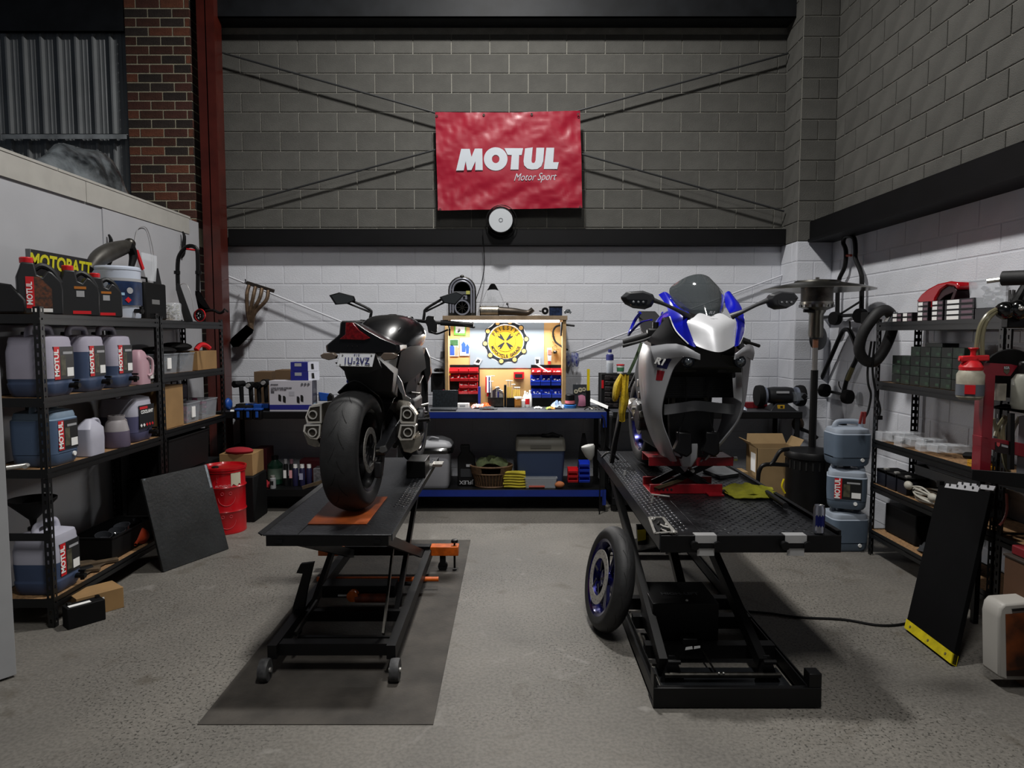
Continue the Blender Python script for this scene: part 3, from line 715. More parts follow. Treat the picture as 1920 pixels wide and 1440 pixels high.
MB().prism([P(628, 680, 3.62), P(704, 664, 3.62), P(715, 690, 3.64), P(690, 700, 3.66), P(650, 700, 3.66)], (0, .03, 0)).part('plate_bracket', BKM, B1)
# indicators
for pts in (((600, 666), (607, 662), (624, 661.5), (630.5, 667), (628, 673), (616, 675.5), (603, 672)), ((713, 669), (719, 661.5), (738, 662), (746.5, 667), (738, 674), (720, 676.5))):
 io = MB().prism([P(*q, 3.60) for q in pts], (0, .045, 0)).part('indicator', LENS, B1, bev=.004)
 c = sum((P(*q, 3.60) for q in pts), V((0, 0, 0))) / len(pts); MB().ball(c + V((0, .02, -.004)), .007).part('bulb', mat('amber_bulb', '#d88020', .3), io)
# fuel tank
rows = []
for y, hw, zb, ztp, cxs in ((4.20, .10, 1.52, 1.66, -.83), (4.30, .17, 1.50, 1.755, -.822), (4.45, .205, 1.52, 1.825, -.812), (4.60, .215, 1.56, 1.83, -.80), (4.75, .19, 1.60, 1.79, -.79), (4.83, .12, 1.63, 1.74, -.785)):
 sec = []
 for k in range(14):
  t = 2 * pi * k / 14 + .1; zc = (zb + ztp) / 2
  sec.append(V((cxs + hw * (abs(cos(t)) ** .75) * (1 if cos(t) > 0 else -1), y, zc + (ztp - zb) / 2 * sin(t))))
 rows.append(sec)
MB().loft(rows, k=3).part('fuel_tank', BKB, B1, smooth=60)
MB().lathe([(.032, 0), (.032, .006), (.02, .009)], 16, (-.80, 4.60, 1.83)).part('filler_cap', DSTEEL, B1)
b = MB()
for i in range(8): b.beam(P(731 + i * 2.3, 637 - i * 2.6, 4.3 - .002 * i), P(735 + i * 2.3, 634.5 - i * 2.9, 4.31), .003, .003)
b.part('tank_graphic', mat('graphic_grey', '#8a8a8c', .5), B1)
# side covers and frame spars (right visible, left mirrored)
def mir1(p): return V((2 * (-.858 + .07 * (p.y - 3.69)) - p.x, p.y, p.z))
cov = [[P(752, 660, 4.05), P(772, 650, 4.25), P(790, 648, 4.5)], [P(744, 700, 4.05), P(763, 690, 4.22), P(796, 668, 4.52)], [P(742, 722, 4.08), P(766, 715, 4.25), P(799, 690, 4.55)]]
spar = [[P(786, 655, 4.5), P(798, 652, 4.7)], [P(775, 690, 4.4), P(790, 690, 4.6)], [P(760, 735, 4.3), P(780, 735, 4.45)], [P(762, 770, 4.3), P(778, 768, 4.4)]]
for f in (lambda p: p, mir1):
 MB().sheet([[f(p) for p in r] for r in cov], .012).part('side_cover', BKM, B1, smooth=60)
 MB().sheet([[f(p) for p in r] for r in spar], .02).part('frame_spar', BKG, B1, smooth=60)
MB().prism([P(745, 703, 4.02), P(753, 716, 4.02), P(761, 745, 4.05), P(750, 735, 4.02), P(742, 715, 4.0)], (0, .02, 0)).part('heel_guard', mat('brushed', '#77787a', .35, .8), B1, bev=.002)
MB().prism([P(752, 735, 4.1), P(770, 748, 4.1), P(764, 768, 4.12), P(757, 757, 4.1)], (0, .02, 0)).part('footrest_hanger', mat('brushed', '#77787a', .35, .8), B1, bev=.002)
# engine
MB().bb((-.98, 4.30, 1.00), (-.62, 4.72, 1.30)).part('crankcase', BKM, B1, bev=.03)
MB().bb((-.96, 4.45, 1.28), (-.63, 4.75, 1.50)).part('cylinder_block', BKM, B1, bev=.015)
MB().cyl((-.62, 4.48, 1.14), (-.575, 4.48, 1.14), .085).part('clutch_cover', BKG, B1, bev=.006)
MB().cyl((-.98, 4.6, 1.12), (-1.03, 4.6, 1.12), .07).part('clutch_cover', BKG, B1, bev=.006)
MB().bb((-.97, 4.84, 1.12), (-.60, 4.88, 1.46)).part('radiator', BKM, B1, bev=.006)
MB().prism([P(798, 652, 4.85), P(806, 672, 4.8), P(808, 700, 4.8), P(800, 720, 4.75), P(794, 690, 4.75), P(792, 665, 4.8)], (0, .05, 0)).part('radiator_shroud', BKB, B1, bev=.004)
for i, (a, c2) in enumerate((((772, 772), (800, 774)), ((776, 790), (803, 778)), ((770, 736), (786, 738)), ((785, 720), (792, 705)))):
 MB().cyl(P(*a, 4.35), P(*c2, 4.5), .008).part('linkage', DSTEEL, B1)
MB().cyl(P(784, 788, 4.25), P(806, 786, 4.25), .012).part('foot_peg', BLK, B1)
MB().cyl(P(790, 760, 4.3), P(803, 757, 4.32), .007).part('brake_pedal', STEEL, B1)
for i in range(4): MB().tube([(-.90 + .07 * i, 4.76, 1.38), (-.90 + .07 * i, 4.86, 1.2), (-.89 + .06 * i, 4.8, .99), (-.86 + .04 * i, 4.5, .965)], .018, 8, k=4).part('exhaust_header', DSTEEL, B1)
# exhausts
def can(pu, plo, side):
 u = [P(*q, 3.76) for q in pu]; l = [P(*q, 3.76) for q in plo]; s = side
 allp = u + l; cx = sum(p.x for p in allp) / len(allp); cz = sum(p.z for p in allp) / len(allp)
 for poly, dn in ((u, .0), (l, -.02)):
  c = sum(poly, V((0, 0, 0))) / len(poly)
  def sc(k, dy, dx=0, dz=0): return [c + (p - c) * k + V((dx, dy, dz)) for p in poly]
  bd = MB().loft([sc(1.0, .005), sc(1.06, .06), sc(1.05, .2, -s * .03, dn), sc(.9, .36, -s * .09, dn * 2), sc(.5, .46, -s * .16, dn * 3)]); bo = bd.part('silencer', EXH, B1, bev=.003)
  n = len(poly); A = sc(1.02, -.004); Bp = sc(.82, -.006); C2 = sc(.78, .03); m = MB()
  m.add(A + Bp + C2, [(i, (i + 1) % n, (i + 1) % n + n, i + n) for i in range(n)] + [(i + n, (i + 1) % n + n, (i + 1) % n + 2 * n, i + 2 * n) for i in range(n)] + [tuple(2 * n + i for i in range(n))])
  m.part('outlet_surround', EXC, bo, smooth=0)
  MB().prism(sc(.775, -.0005), (0, .003, 0)).part('outlet_face', mat('outlet_dark', '#4a453e', .35, .7), bo, smooth=0)
  k = c + V((s * .0, -.012, 0)); t = MB().rlathe([(.019, 0), (.025, 0), (.025, .05), (.019, .05)], 20, k, (0, 1, 0)); t.part('outlet_pipe', EXC, bo)
  MB().cyl(k + V((0, .012, 0)), k + V((0, .014, 0)), .020, n=20).part('outlet_bore', INKK, bo)
 # lower shield
 q = [P(*p, 3.80) for p in (((749, 826), (776, 824), (788, 815), (790, 832), (785, 842), (770, 850), (757, 847)) if s > 0 else ((569, 812), (596, 825), (601, 838), (590, 838), (577, 833)))]
 MB().loft([q, [p + V((-s * .05, .3, -.02)) for p in q]]).part('silencer_shield', EXH, B1, bev=.003)
can(((754.7, 760.6), (767, 760), (776, 770), (781, 778), (779, 794), (752.7, 793.5), (750, 789), (751.8, 764)), ((750.8, 796), (776, 796), (780, 799), (779, 812.7), (773, 824.4), (750.8, 825.4), (746.5, 818.6)), 1)
can(((581, 761), (603, 758), (603, 793), (576, 793), (573, 782)), ((571, 796.5), (601.5, 795.5), (600, 817), (595, 823.6), (582, 822), (569, 809)), -1)
# front end: forks, wheel, yokes, bars, mirrors
fwc = (-.745, 5.12, .749 + .30)
wheel(B1, fwc, ax1, .298, .12, .218, BKB, RUB, disc=[.06, -.06], dr=.15, groove=False)
for dx in (-.10, .10): MB().tube([(fwc[0] + dx, 5.12, 1.05), (-.79 + dx, 4.88, 1.62), (-.795 + dx, 4.82, 1.76)], [.03, .027, .025], 12).part('fork_leg', BKM, B1)
MB().bb((-.93, 4.78, 1.70), (-.66, 4.87, 1.735)).part('top_yoke', BKM, B1, bev=.01)
MB().loft([[V((-.90, 4.84, 1.64)), V((-.67, 4.84, 1.64)), V((-.69, 4.84, 1.84)), V((-.87, 4.84, 1.84))], [V((-.86, 5.0, 1.56)), V((-.71, 5.0, 1.56)), V((-.73, 5.0, 1.74)), V((-.84, 5.0, 1.74))]]).part('headlight_cowl', BKB, B1, bev=.02)
hb = MB().tube([(-1.12, 4.66, 1.775), (-.98, 4.72, 1.79), (-.88, 4.80, 1.80), (-.68, 4.80, 1.80), (-.58, 4.72, 1.79), (-.28, 4.72, 1.765)], .012, 10, k=3).part('handlebar', BKM, B1)
MB().tube([P(826, 605, 4.72), P(884, 609, 4.72)], [.019, .018], 12).part('grip', RUB, B1)
MB().cyl((-1.13, 4.66, 1.775), (-1.02, 4.70, 1.785), .018).part('grip', RUB, B1)
MB().cyl(P(884, 609, 4.72), P(888, 609.5, 4.72), .021).part('bar_end', BKM, B1)
MB().prism([P(*q, 4.70) for q in ((799, 594), (803, 592), (813, 593), (814, 600), (820, 606), (819, 622), (812, 626), (803, 624), (801, 612), (797, 604))], (0, .05, 0)).part('switch_gear', BKM, B1, bev=.004)
MB().tube([P(808, 622, 4.66), P(820, 626, 4.64), P(840, 618, 4.62)], .006, 8, k=4).part('clutch_lever', BLK, B1)
MB().tube([P(868, 610, 4.7), P(886, 614, 4.66), P(890, 613, 4.66)], .005, 8, k=3).part('brake_lever', BLK, B1)
MB().cyl(P(843, 616, 4.7), P(843, 630, 4.7), .006).part('lever_guard', BLK, B1)
MB().prism([P(*q, 4.72) for q in ((673, 602), (676, 599), (688, 600), (690, 605), (688, 609), (674, 608))], (0, .04, 0)).part('brake_reservoir', BKM, B1, bev=.003)
for base, a, b2, poly in (((693, 602), (696, 588), (656, 562), ((617, 553.6), (636, 548), (664, 555), (667, 563), (653, 569.5), (628.7, 571.5))), ((794, 600), (796, 587), (830, 560), ((824, 557), (855.6, 546.5), (870, 553.6), (854, 571.5), (831, 568)))):
 mo = MB().loft([[P(*q, 4.66) for q in poly], [P(*q, 4.69) for q in poly], [(lambda c, p: c + (p - c) * .6 + V((0, .035, 0)))(sum((P(*w, 4.69) for w in poly), V((0, 0, 0))) / len(poly), P(*q, 4.69)) for q in poly]]).part('mirror_housing', BKM, B1, bev=.003)
 c = sum((P(*q, 4.656) for q in poly), V((0, 0, 0))) / len(poly); ip = [c + (P(*q, 4.656) - c) * .84 for q in poly]
 MB().prism(ip, (0, .003, 0)).part('mirror_glass', mat('mirror_glass', '#5a5e60', .12, .5), mo, smooth=0)
 MB().cyl(P(*base, 4.70), P(*a, 4.70), .010).part('mirror_stem', BKM, B1)
 sgn = 1 if b2[0] > a[0] else -1
 MB().tube([P(*a, 4.70), P(a[0] + sgn * 3, a[1] - 8, 4.70), P(*b2, 4.69)], [.009, .009, .009], 8, k=3).tube([P(a[0] + sgn * 2, a[1] - 3, 4.70), P((a[0] + b2[0]) / 2 + sgn * 3, (a[1] + b2[1]) / 2 + 2, 4.70), P(b2[0] + sgn * 5, b2[1] + 6, 4.69)], [.008, .006, .007], 8, k=3).part('mirror_arm', BKM, B1)
MB().ball(P(654, 715, 3.9), .014).part('reservoir_cap', BLUEP, B1)
# support block and dishes on left lift
MB().bb(P(762, 872, 4.5).to_tuple()[:2] + (.747,), (P(797, 872, 4.5).x, 4.75, .86)).solo('support_block', BLK, 'black steel support block under the engine of the black motorcycle', 'block', bev=.004)
def dish(x, y, w, d, label, name='parts_dish'):
 t = thing(name, label, 'dish', (x, y, .747))
 b = MB(); A = [V((sx * w, sy * d, 0)) for sx, sy in ((-.4, -.4), (.4, -.4), (.4, .4), (-.4, .4))]; Bq = [V((sx * w, sy * d, .022)) for sx, sy in ((-.5, -.5), (.5, -.5), (.5, .5), (-.5, .5))]
 Cq = [V((p.x * .86, p.y * .86, .021)) for p in Bq]; D = [V((p.x * .9, p.y * .9, .004)) for p in A]
 b.add(A + Bq + Cq + D, [(3, 2, 1, 0)] + [(i + 4 * k, (i + 1) % 4 + 4 * k, (i + 1) % 4 + 4 * k + 4, i + 4 * k + 4) for k in range(3) for i in range(4)] + [(12, 13, 14, 15)])
 b.part('bowl', STEEL, t, local=True, smooth=0); MB().lathe([(w * .3, -.001), (w * .3, .003)], 16).part('magnet_base', BLK, t, local=True); return t
dish(P(816, 861, 4.75).x, 4.93, .075, .12, 'small rectangular steel parts dish at the far right edge of the left lift')
dish(P(800, 862, 4.72).x, 4.86, .05, .09, 'narrow steel parts dish beside the rectangular one on the left lift')
# ================================================================ BLUE AND SILVER SPORT MOTORCYCLE (front view, right lift)
R1B = mat('fairing_blue', '#0f17a8', .22, coat=.6, var=.08)
R1S = mat('fairing_silver', '#a4a5a9', .38, .12, var=.04)
R1P = mat('number_panel', '#d2d3d6', .36, .25, var=.03)
R1K = mat('fairing_black', '#0a0a0b', .5)
R1G = mat('mirror_grey', '#2b2c2f', .45, var=.05)
R1N = mat('graphic_navy', '#1c1f4a', .3)
R1R = mat('graphic_red', '#8c1a26', .35)
SMOKE = mat('smoked_screen', '#3c4244', .06, alpha=.72, coat=1., ior=1.5)
NO = V((1.07, 3.55, 0)); FB = V((-.0466, .9989, 0)); LB = V((.9989, .0466, 0))
def Wd(p, s=1): return NO + LB * (p[0] * s) + FB * p[1] + V((0, 0, p[2]))
B2 = thing('motorcycle', 'blue and silver sport motorcycle without its front wheel, raised on a red jack', 'motorcycle', (1.05, 4.3, .757))
def W2(rows, s=1): return [[Wd(p, s) for p in r] for r in rows]
# number panel
half = [[(0, .125, 1.797), (-.055, .14, 1.812), (-.10, .115, 1.790)], [(0, .055, 1.745), (-.07, .085, 1.765), (-.133, .11, 1.765)], [(0, .02, 1.675), (-.065, .05, 1.69), (-.122, .085, 1.695)], [(0, -.005, 1.609), (-.055, .02, 1.622), (-.10, .045, 1.640)]]
full_ = [[(-p[0], p[1], p[2]) for p in r[:0:-1]] + r for r in half]
MB().sheet([[Wd(p) for p in r] for r in full_], .006, k=4).part('nose_panel', R1P, B2, smooth=50)
# windscreen
ws = [[(0, .115, 1.795), (-.07, .165, 1.812), (-.125, .27, 1.842)], [(0, .17, 1.885), (-.088, .225, 1.895), (-.155, .345, 1.91)], [(0, .235, 1.975), (-.082, .285, 1.972), (-.150, .395, 1.962)], [(0, .33, 2.042), (-.065, .355, 2.028), (-.118, .415, 1.992)]]
MB().sheet([[Wd(p) for p in ([(-q[0], q[1], q[2]) for q in r[:0:-1]] + r)] for r in ws], .003, k=5).part('windscreen', SMOKE, B2, smooth=60)
MB().sheet([[Wd((x, .15 + abs(x) * .6 + (z - 1.79), z)) for x in (-.085, -.045, 0, .045, .085)] for z in (1.79, 1.835)], .004, k=2).part('screen_base', R1K, B2)
text('R1', B2, mat('print_grey', '#8a8c90', .5), Wd((.0, .106, 1.812)), .02, LB, (0, 0, 1), bold=.001, shear=.3, sx=1.5)
for s in (1, -1):
 # blue nose sides
 MB().sheet(W2([[(-.102, .045, 1.636), (-.118, .05, 1.640), (-.135, .065, 1.650)], [(-.135, .105, 1.768), (-.16, .112, 1.74), (-.185, .13, 1.72)], [(-.115, .15, 1.812), (-.16, .175, 1.815), (-.203, .19, 1.80)], [(-.135, .27, 1.86), (-.17, .25, 1.88), (-.206, .26, 1.865)], [(-.158, .36, 1.93), (-.185, .37, 1.945), (-.212, .40, 1.93)]], s), .006).part('nose_fairing', R1B, B2, smooth=60)
 MB().tube([Wd(p, s) for p in ((-.137, .062, 1.652), (-.187, .126, 1.722), (-.205, .186, 1.80))], .0035, 6, k=4).part('pinstripe', PAPER, B2)
 for p in ((-.172, .29, 1.90), (-.16, .215, 1.845)): MB().ball(Wd(p, s), .005).part('screen_screw', STEEL, B2)
 # duct black side between nose and fairing
 MB().sheet(W2([[(-.137, .075, 1.645), (-.185, .145, 1.715), (-.203, .21, 1.80)], [(-.15, .10, 1.63), (-.21, .21, 1.67), (-.235, .34, 1.72)], [(-.20, .14, 1.615), (-.25, .28, 1.64), (-.26, .42, 1.66)]], s), .01).part('air_duct', R1K, B2)
 # silver brow
 MB().sheet(W2([[(-.095, -.006, 1.600), (-.19, .09, 1.650), (-.288, .25, 1.635)], [(-.093, -.004, 1.590), (-.18, .06, 1.622), (-.284, .22, 1.600)], [(-.092, -.002, 1.572), (-.160, .06, 1.590), (-.272, .21, 1.560)]], s), .008, k=3).part('brow_fairing', R1S, B2, smooth=60)
 # main side fairing
 side = [[(-.160, .065, 1.585), (-.23, .15, 1.615), (-.282, .27, 1.635), (-.268, .50, 1.65)], [(-.185, .135, 1.53), (-.245, .2, 1.545), (-.292, .32, 1.555), (-.27, .58, 1.56)], [(-.205, .17, 1.45), (-.25, .23, 1.45), (-.288, .34, 1.45), (-.262, .62, 1.45)], [(-.225, .22, 1.32), (-.258, .27, 1.32), (-.280, .37, 1.315), (-.25, .60, 1.30)],
   [(-.212, .26, 1.215), (-.235, .31, 1.205), (-.248, .39, 1.20), (-.235, .56, 1.19)], [(-.150, .33, 1.09), (-.175, .37, 1.08), (-.192, .43, 1.075), (-.19, .56, 1.07)], [(-.085, .41, .965), (-.10, .44, .96), (-.115, .49, .955), (-.12, .58, .955)]]
 MB().sheet(W2(side, s), .007, k=4).part('side_fairing', R1S, B2, smooth=60)
 # intake inner lip + running light
 MB().sheet(W2([[(-.150, .08, 1.585), (-.10, .07, 1.59), (-.06, .10, 1.60)], [(-.185, .15, 1.50), (-.12, .16, 1.50), (-.06, .17, 1.50)]], s), .006, k=3).part('intake_panel', R1K, B2)
 MB().lathe([(.030, 0), (.034, .01), (.030, .035)], 20, Wd((-.138, .045, 1.56), s), FB).part('headlight', mat('lens_rim', '#2a2c30', .2, .8), B2)
 MB().ball(Wd((-.138, .052, 1.56), s), .024).part('headlight_lens', mat('lens_glass', '#50565c', .05, .5, coat=1.), B2)
 # mirror
 mp = [(-.485, .14, 1.900), (-.455, .13, 1.928), (-.37, .12, 1.935), (-.315, .115, 1.915), (-.300, .12, 1.885), (-.32, .125, 1.85), (-.355, .13, 1.836), (-.415, .13, 1.842), (-.46, .135, 1.865)]
 cm = V((-.39, .13, 1.885))
 mo = MB().loft([[Wd(cm + (V(p) - cm) * .75 + V((0, -.028, .004)), s) for p in mp], [Wd(p, s) for p in mp], [Wd(cm + (V(p) - cm) * .97 + V((0, .03, 0)), s) for p in mp]]).part('mirror_housing', R1G, B2, bev=.004)
 MB().prism([Wd(cm + V(p), s) for p in ((-.065, -.034, .002), (.04, -.036, .0), (.035, -.034, -.022), (-.005, -.031, -.034), (-.045, -.030, -.028))], FB * .01).part('turn_signal', mat('signal_dark', '#141416', .1, coat=1.), mo)
 for k in range(3): MB().ball(Wd(cm + V((-.035 + .026 * k, -.037, -.012)), s), .007).part('signal_led', mat('led_grey', '#7a7c80', .2), mo)
 MB().tube([Wd(p, s) for p in ((-.31, .13, 1.885), (-.25, .12, 1.862), (-.17, .115, 1.825), (-.12, .14, 1.80))], [.020, .014, .016, .026], 10, k=4, flat=.7).part('mirror_stalk', R1G, B2, smooth=60)
 # clip-on bar
 MB().tube([Wd(p, s) for p in ((-.13, .50, 1.74), (-.24, .50, 1.70))], .014, 10).part('clip_on', R1K, B2)
 MB().tube([Wd(p, s) for p in ((-.24, .50, 1.70), (-.38, .55, 1.655))], .019, 12).part('grip', RUB, B2)
 MB().tube([Wd(p, s) for p in ((-.20, .44, 1.70), (-.30, .42, 1.665), (-.405, .45, 1.635))], [.009, .008, .010], 8, k=4).part('lever', R1K, B2)
 MB().box(Wd((-.22, .48, 1.71), s), (.07, .06, .055)).part('switch_gear', R1K, B2, bev=.01)
 MB().cyl(Wd((-.20, .50, 1.72), s), Wd((-.20, .50, 1.775), s), .018).part('reservoir', R1K, B2)
 # tail loops
 MB().tube([Wd(p, s) for p in ((-.10, 1.0, 1.80), (-.14, 1.15, 1.78), (-.17, 1.3, 1.72), (-.15, 1.45, 1.70), (-.10, 1.5, 1.80), (-.08, 1.4, 1.86))], .012, 8, k=4, flat=.5).part('tail_panel', R1B, B2)
 # frame + swingarm
 MB().sheet(W2([[(-.12, .5, 1.62), (-.17, .85, 1.45), (-.13, 1.05, 1.25)], [(-.14, .5, 1.50), (-.19, .8, 1.34), (-.15, 1.02, 1.08)]], s), .03, k=3).part('frame_spar', mat('frame_dark', '#1c1c1e', .4, .5), B2)
 MB().tube([Wd((-.13, .95, 1.18), s), Wd((-.125, 1.36, 1.095), s)], [.035, .025], 10, flat=.6).part('swingarm', mat('swing_alu', '#77797c', .35, .8), B2)
 MB().cyl(Wd((-.15, .95, 1.22), s), Wd((-.24, .93, 1.22), s), .011).part('foot_peg', STEEL, B2)
 # caliper hanging
 cc = Wd((-.075, .34, 1.085), s) if s == 1 else Wd((-.085, .34, 1.085), s)
 MB().prism([cc + V(p) for p in ((-.055, -.03, -.05), (.02, -.03, -.085), (.05, -.03, -.06), (.045, -.03, .06), (-.035, -.03, .065), (-.03, -.03, .01))], (0, .07, 0)).part('brake_caliper', mat('caliper_black', '#101012', .4, .3), B2, bev=.01)
 MB().tube([cc + V((-.02 * s, 0, .06)), cc + V((.01 * s, 0, .17)), cc + V((.015 * s, .0, .33)), cc + V((.0, .05, .5))], .0045, 6, k=5).part('brake_hose', R1K, B2)
 MB().lathe([(.024, 0), (.024, .35)], 12, Wd((-.10, .48, 1.25), s), (0, -.15, 1)).part('fork_tube', DSTEEL, B2)
# side graphics on the picture-left fairing
def on_side(u, v, off=.004):
 a = side; ui, uf = int(u), u - int(u); vi, vf = int(v), v - int(v)
 q = lambda i, j: V(a[min(i, 6)][min(j, 3)])
 p = (q(ui, vi) * (1 - uf) + q(ui + 1, vi) * uf) * (1 - vf) + (q(ui, vi + 1) * (1 - uf) + q(ui + 1, vi + 1) * uf) * vf
 return Wd((p.x - off - .004, p.y - off * .5, p.z))
MB().sheet([[on_side(u, v) for v in (.4, 1.1, 1.9)] for u in (.45, .8, 1.25)], .002, k=3).part('navy_graphic', R1N, B2)
MB().sheet([[on_side(u, v) for v in (.5, .9, 1.3)] for u in (1.4, 1.7, 2.0)], .002, k=3).part('red_graphic', R1R, B2)
pa, pb = on_side(.8, 1.4, .012), on_side(.8, .4, .012)
text('R1', B2, PAPER, (pa + pb) / 2 + V((-.012, -.012, -.015)), .05, (pb - pa), (0, 0, 1), bold=.002, shear=.35, sx=1.35, ext=.001)
# inner hull, radiator, cross band
MB().loft([[Wd(p) for p in ((-.125, .09, 1.66), (.125, .09, 1.66), (.13, .12, 1.52), (-.13, .12, 1.52))], [Wd(p) for p in ((-.20, .36, 1.80), (.20, .36, 1.80), (.25, .40, 1.45), (-.25, .40, 1.45))], [Wd(p) for p in ((-.15, .55, 1.80), (.15, .55, 1.80), (.18, .6, 1.45), (-.18, .6, 1.45))]]).part('inner_fairing', R1K, B2, bev=.01)
rd = MB().prism([Wd(p) for p in ((-.215, .38, 1.55), (.215, .38, 1.55), (.225, .36, 1.34), (-.225, .36, 1.34))], FB * .05).part('radiator', R1K, B2)
b = MB()
for k in range(16): z = 1.345 + k * .0125; b.prism([Wd((-.21, .357, z)), Wd((.21, .357, z)), Wd((.21, .357, z + .003)), Wd((-.21, .357, z + .003))], FB * .004)
o = b.part('radiator_fins', mat('fins', '#1a1a1c', .6, .5), rd); o['kind'] = 'stuff'
MB().sheet([[Wd((x, .33 - .3 * abs(x), 1.325 - abs(x) * .08)) for x in (-.20, -.1, 0, .1, .20)], [Wd((x, .33 - .3 * abs(x), 1.268 - abs(x) * .08)) for x in (-.20, -.1, 0, .1, .20)]], .01, k=3).part('cross_band', mat('band_grey', '#6b6c6e', .5, .3), B2)
MB().prism([Wd(p) for p in ((-.135, .42, 1.26), (.135, .42, 1.26), (.12, .42, 1.02), (-.12, .42, 1.02))], FB * .04).part('oil_cooler', R1K, B2)
MB().loft([[Wd(p) for p in ((-.17, .55, 1.35), (.17, .55, 1.35), (.16, .55, 1.0), (-.16, .55, 1.0))], [Wd(p) for p in ((-.2, .95, 1.4), (.2, .95, 1.4), (.17, .95, 1.0), (-.17, .95, 1.0))]]).part('engine', mat('engine_dark', '#141416', .45, .4, var=.3, vs=30), B2, bev=.02)
MB().cyl(Wd((-.17, .80, 1.17)), Wd((-.235, .80, 1.17)), .08).part('clutch_cover', mat('case_grey', '#3a3a3c', .4, .7), B2, bev=.008)
for i, (x, y, z) in enumerate(((-.24, .66, 1.33), (-.245, .70, 1.26), (-.24, .66, 1.20), (-.235, .72, 1.40))): MB().box(Wd((x, y, z)), (.035, .05, .045), rm('X', .5 * i)).part('engine_bracket', ALU if i % 2 else DSTEEL, B2, bev=.006)
MB().sheet([[P(1197, 668, 4.35), P(1213, 650, 4.25)], [P(1190, 705, 4.4), P(1212, 695, 4.25)], [P(1197, 762, 4.4), P(1211, 765, 4.25)]], .01, k=3).part('rear_side_panel', mat('panel_grey', '#6d6e70', .45), B2)
# belly: white keel and pan
MB().loft([[Wd(p) for p in ((-.035, .36, 1.075), (.022, .36, 1.075), (.025, .38, .99), (-.05, .38, .985))], [Wd(p) for p in ((-.065, .40, .975), (.035, .40, .985), (.005, .42, .925), (-.045, .42, .925))], [Wd(p) for p in ((-.05, .70, .96), (.05, .70, .96), (.02, .70, .90), (-.02, .70, .90))]]).part('belly_keel', mat('keel_white', '#b9babd', .4), B2, bev=.004)
MB().sheet([[P(1181, 760, 4.75), P(1214, 805, 4.42), P(1258, 853, 4.12), P(1286, 884, 4.0)], [P(1196, 748, 4.68), P(1236, 800, 4.35), P(1270, 845, 4.08), P(1292, 873, 3.97)]], .01, k=4).part('belly_pan', R1S, B2)
MB().sheet([[Wd((.08, .44, .96)), Wd((.17, .75, 1.08)), Wd((.2, 1.0, 1.2))], [Wd((.05, .46, .925)), Wd((.14, .78, 1.02)), Wd((.17, 1.0, 1.15))]], .008, k=4).part('belly_pan', R1S, B2)
# tank, seat, rear wheel
rows = []
for y, hw, zb, zt2 in ((.42, .10, 1.62, 1.76), (.52, .15, 1.60, 1.83), (.68, .165, 1.60, 1.865), (.85, .13, 1.60, 1.81), (.98, .09, 1.60, 1.70)):
 rows.append([Wd((hw * cos(2 * pi * k / 12), y, (zb + zt2) / 2 + (zt2 - zb) / 2 * sin(2 * pi * k / 12))) for k in range(12)])
MB().loft(rows, k=3).part('fuel_tank', R1B, B2, smooth=60)
MB().loft([[Wd((x, .62, z)) for x, z in ((-.09, 1.84), (0, 1.875), (.09, 1.84), (.0, 1.82))], [Wd((x, .80, z)) for x, z in ((-.09, 1.83), (0, 1.86), (.09, 1.83), (.0, 1.80))]]).part('tank_cover', BKM, B2, bev=.01)
MB().loft([[Wd(p) for p in ((-.1, 1.0, 1.66), (.1, 1.0, 1.66), (.09, 1.0, 1.58), (-.09, 1.0, 1.58))], [Wd(p) for p in ((-.11, 1.25, 1.74), (.11, 1.25, 1.74), (.1, 1.25, 1.66), (-.1, 1.25, 1.66))], [Wd(p) for p in ((-.07, 1.55, 1.88), (.07, 1.55, 1.88), (.05, 1.55, 1.82), (-.05, 1.55, 1.82))]]).part('seat', BKM, B2, bev=.01)
wheel(B2, Wd((0, 1.40, 1.087)), LB, .325, .19, .218, mat('rim_blue', '#0e1052', .22, .6, coat=.4), RUB, disc=[-.08], dr=.11, groove=False)
MB().cyl(Wd((-.17, .98, 1.16)), Wd((-.135, 1.35, 1.2)), .045, .05).part('silencer', EXH, B2)
# red scissor jack -----------------------------------------------------
RJ = mat('jack_red', '#7e0e18', .4, var=.25, vs=12)
J = thing('scissor_jack', 'red scissor jack holding up the blue and silver motorcycle', 'jack', (1.06, 4.1, .760))
x0, x1 = P(1216, 905, 4.05).x, P(1350, 905, 4.05).x
b = MB().bb((x0, 4.0, .760), (x1, 4.015, .815)).bb((x0, 4.22, .760), (x1, 4.235, .815)).bb((x0, 4.0, .760), (x1, 4.235, .766)); bo = b.part('base_channel', RJ, J, bev=.002)
for i in range(5): MB().cyl((x0 + .03 + .024 * i, 3.996, .785), (x0 + .03 + .024 * i, 4.001, .785), .006).part('bolt_hole', INKK, J)
MB().bb((x1 - .10, 3.93, .760), (x1 - .01, 4.0, .768)).part('foot_pad', RJ, J); MB().bb((x0, 3.93, .760), (x0 + .05, 4.0, .768)).part('foot_pad', RJ, J)
tx0, tx1 = P(1214, 860, 4.05).x, P(1370, 860, 4.05).x
MB().bb((tx0, 4.0, .925), (tx1, 4.02, .975)).bb((tx0, 4.2, .925), (tx1, 4.22, .975)).bb((tx0, 4.0, .969), (tx0 + .22, 4.22, .975)).bb((tx1 - .09, 4.0, .969), (tx1, 4.22, .975)).part('top_channel', RJ, J, bev=.002)
for a, c2 in (((x0 + .05, .785), (tx1 - .10, .945)), ((x1 - .05, .785), (tx0 + .10, .945))):
 for y in (4.03, 4.19): MB().beam((a[0], y, a[1]), (c2[0], y, c2[1]), .012, .035).part('scissor_arm', BLK, J)
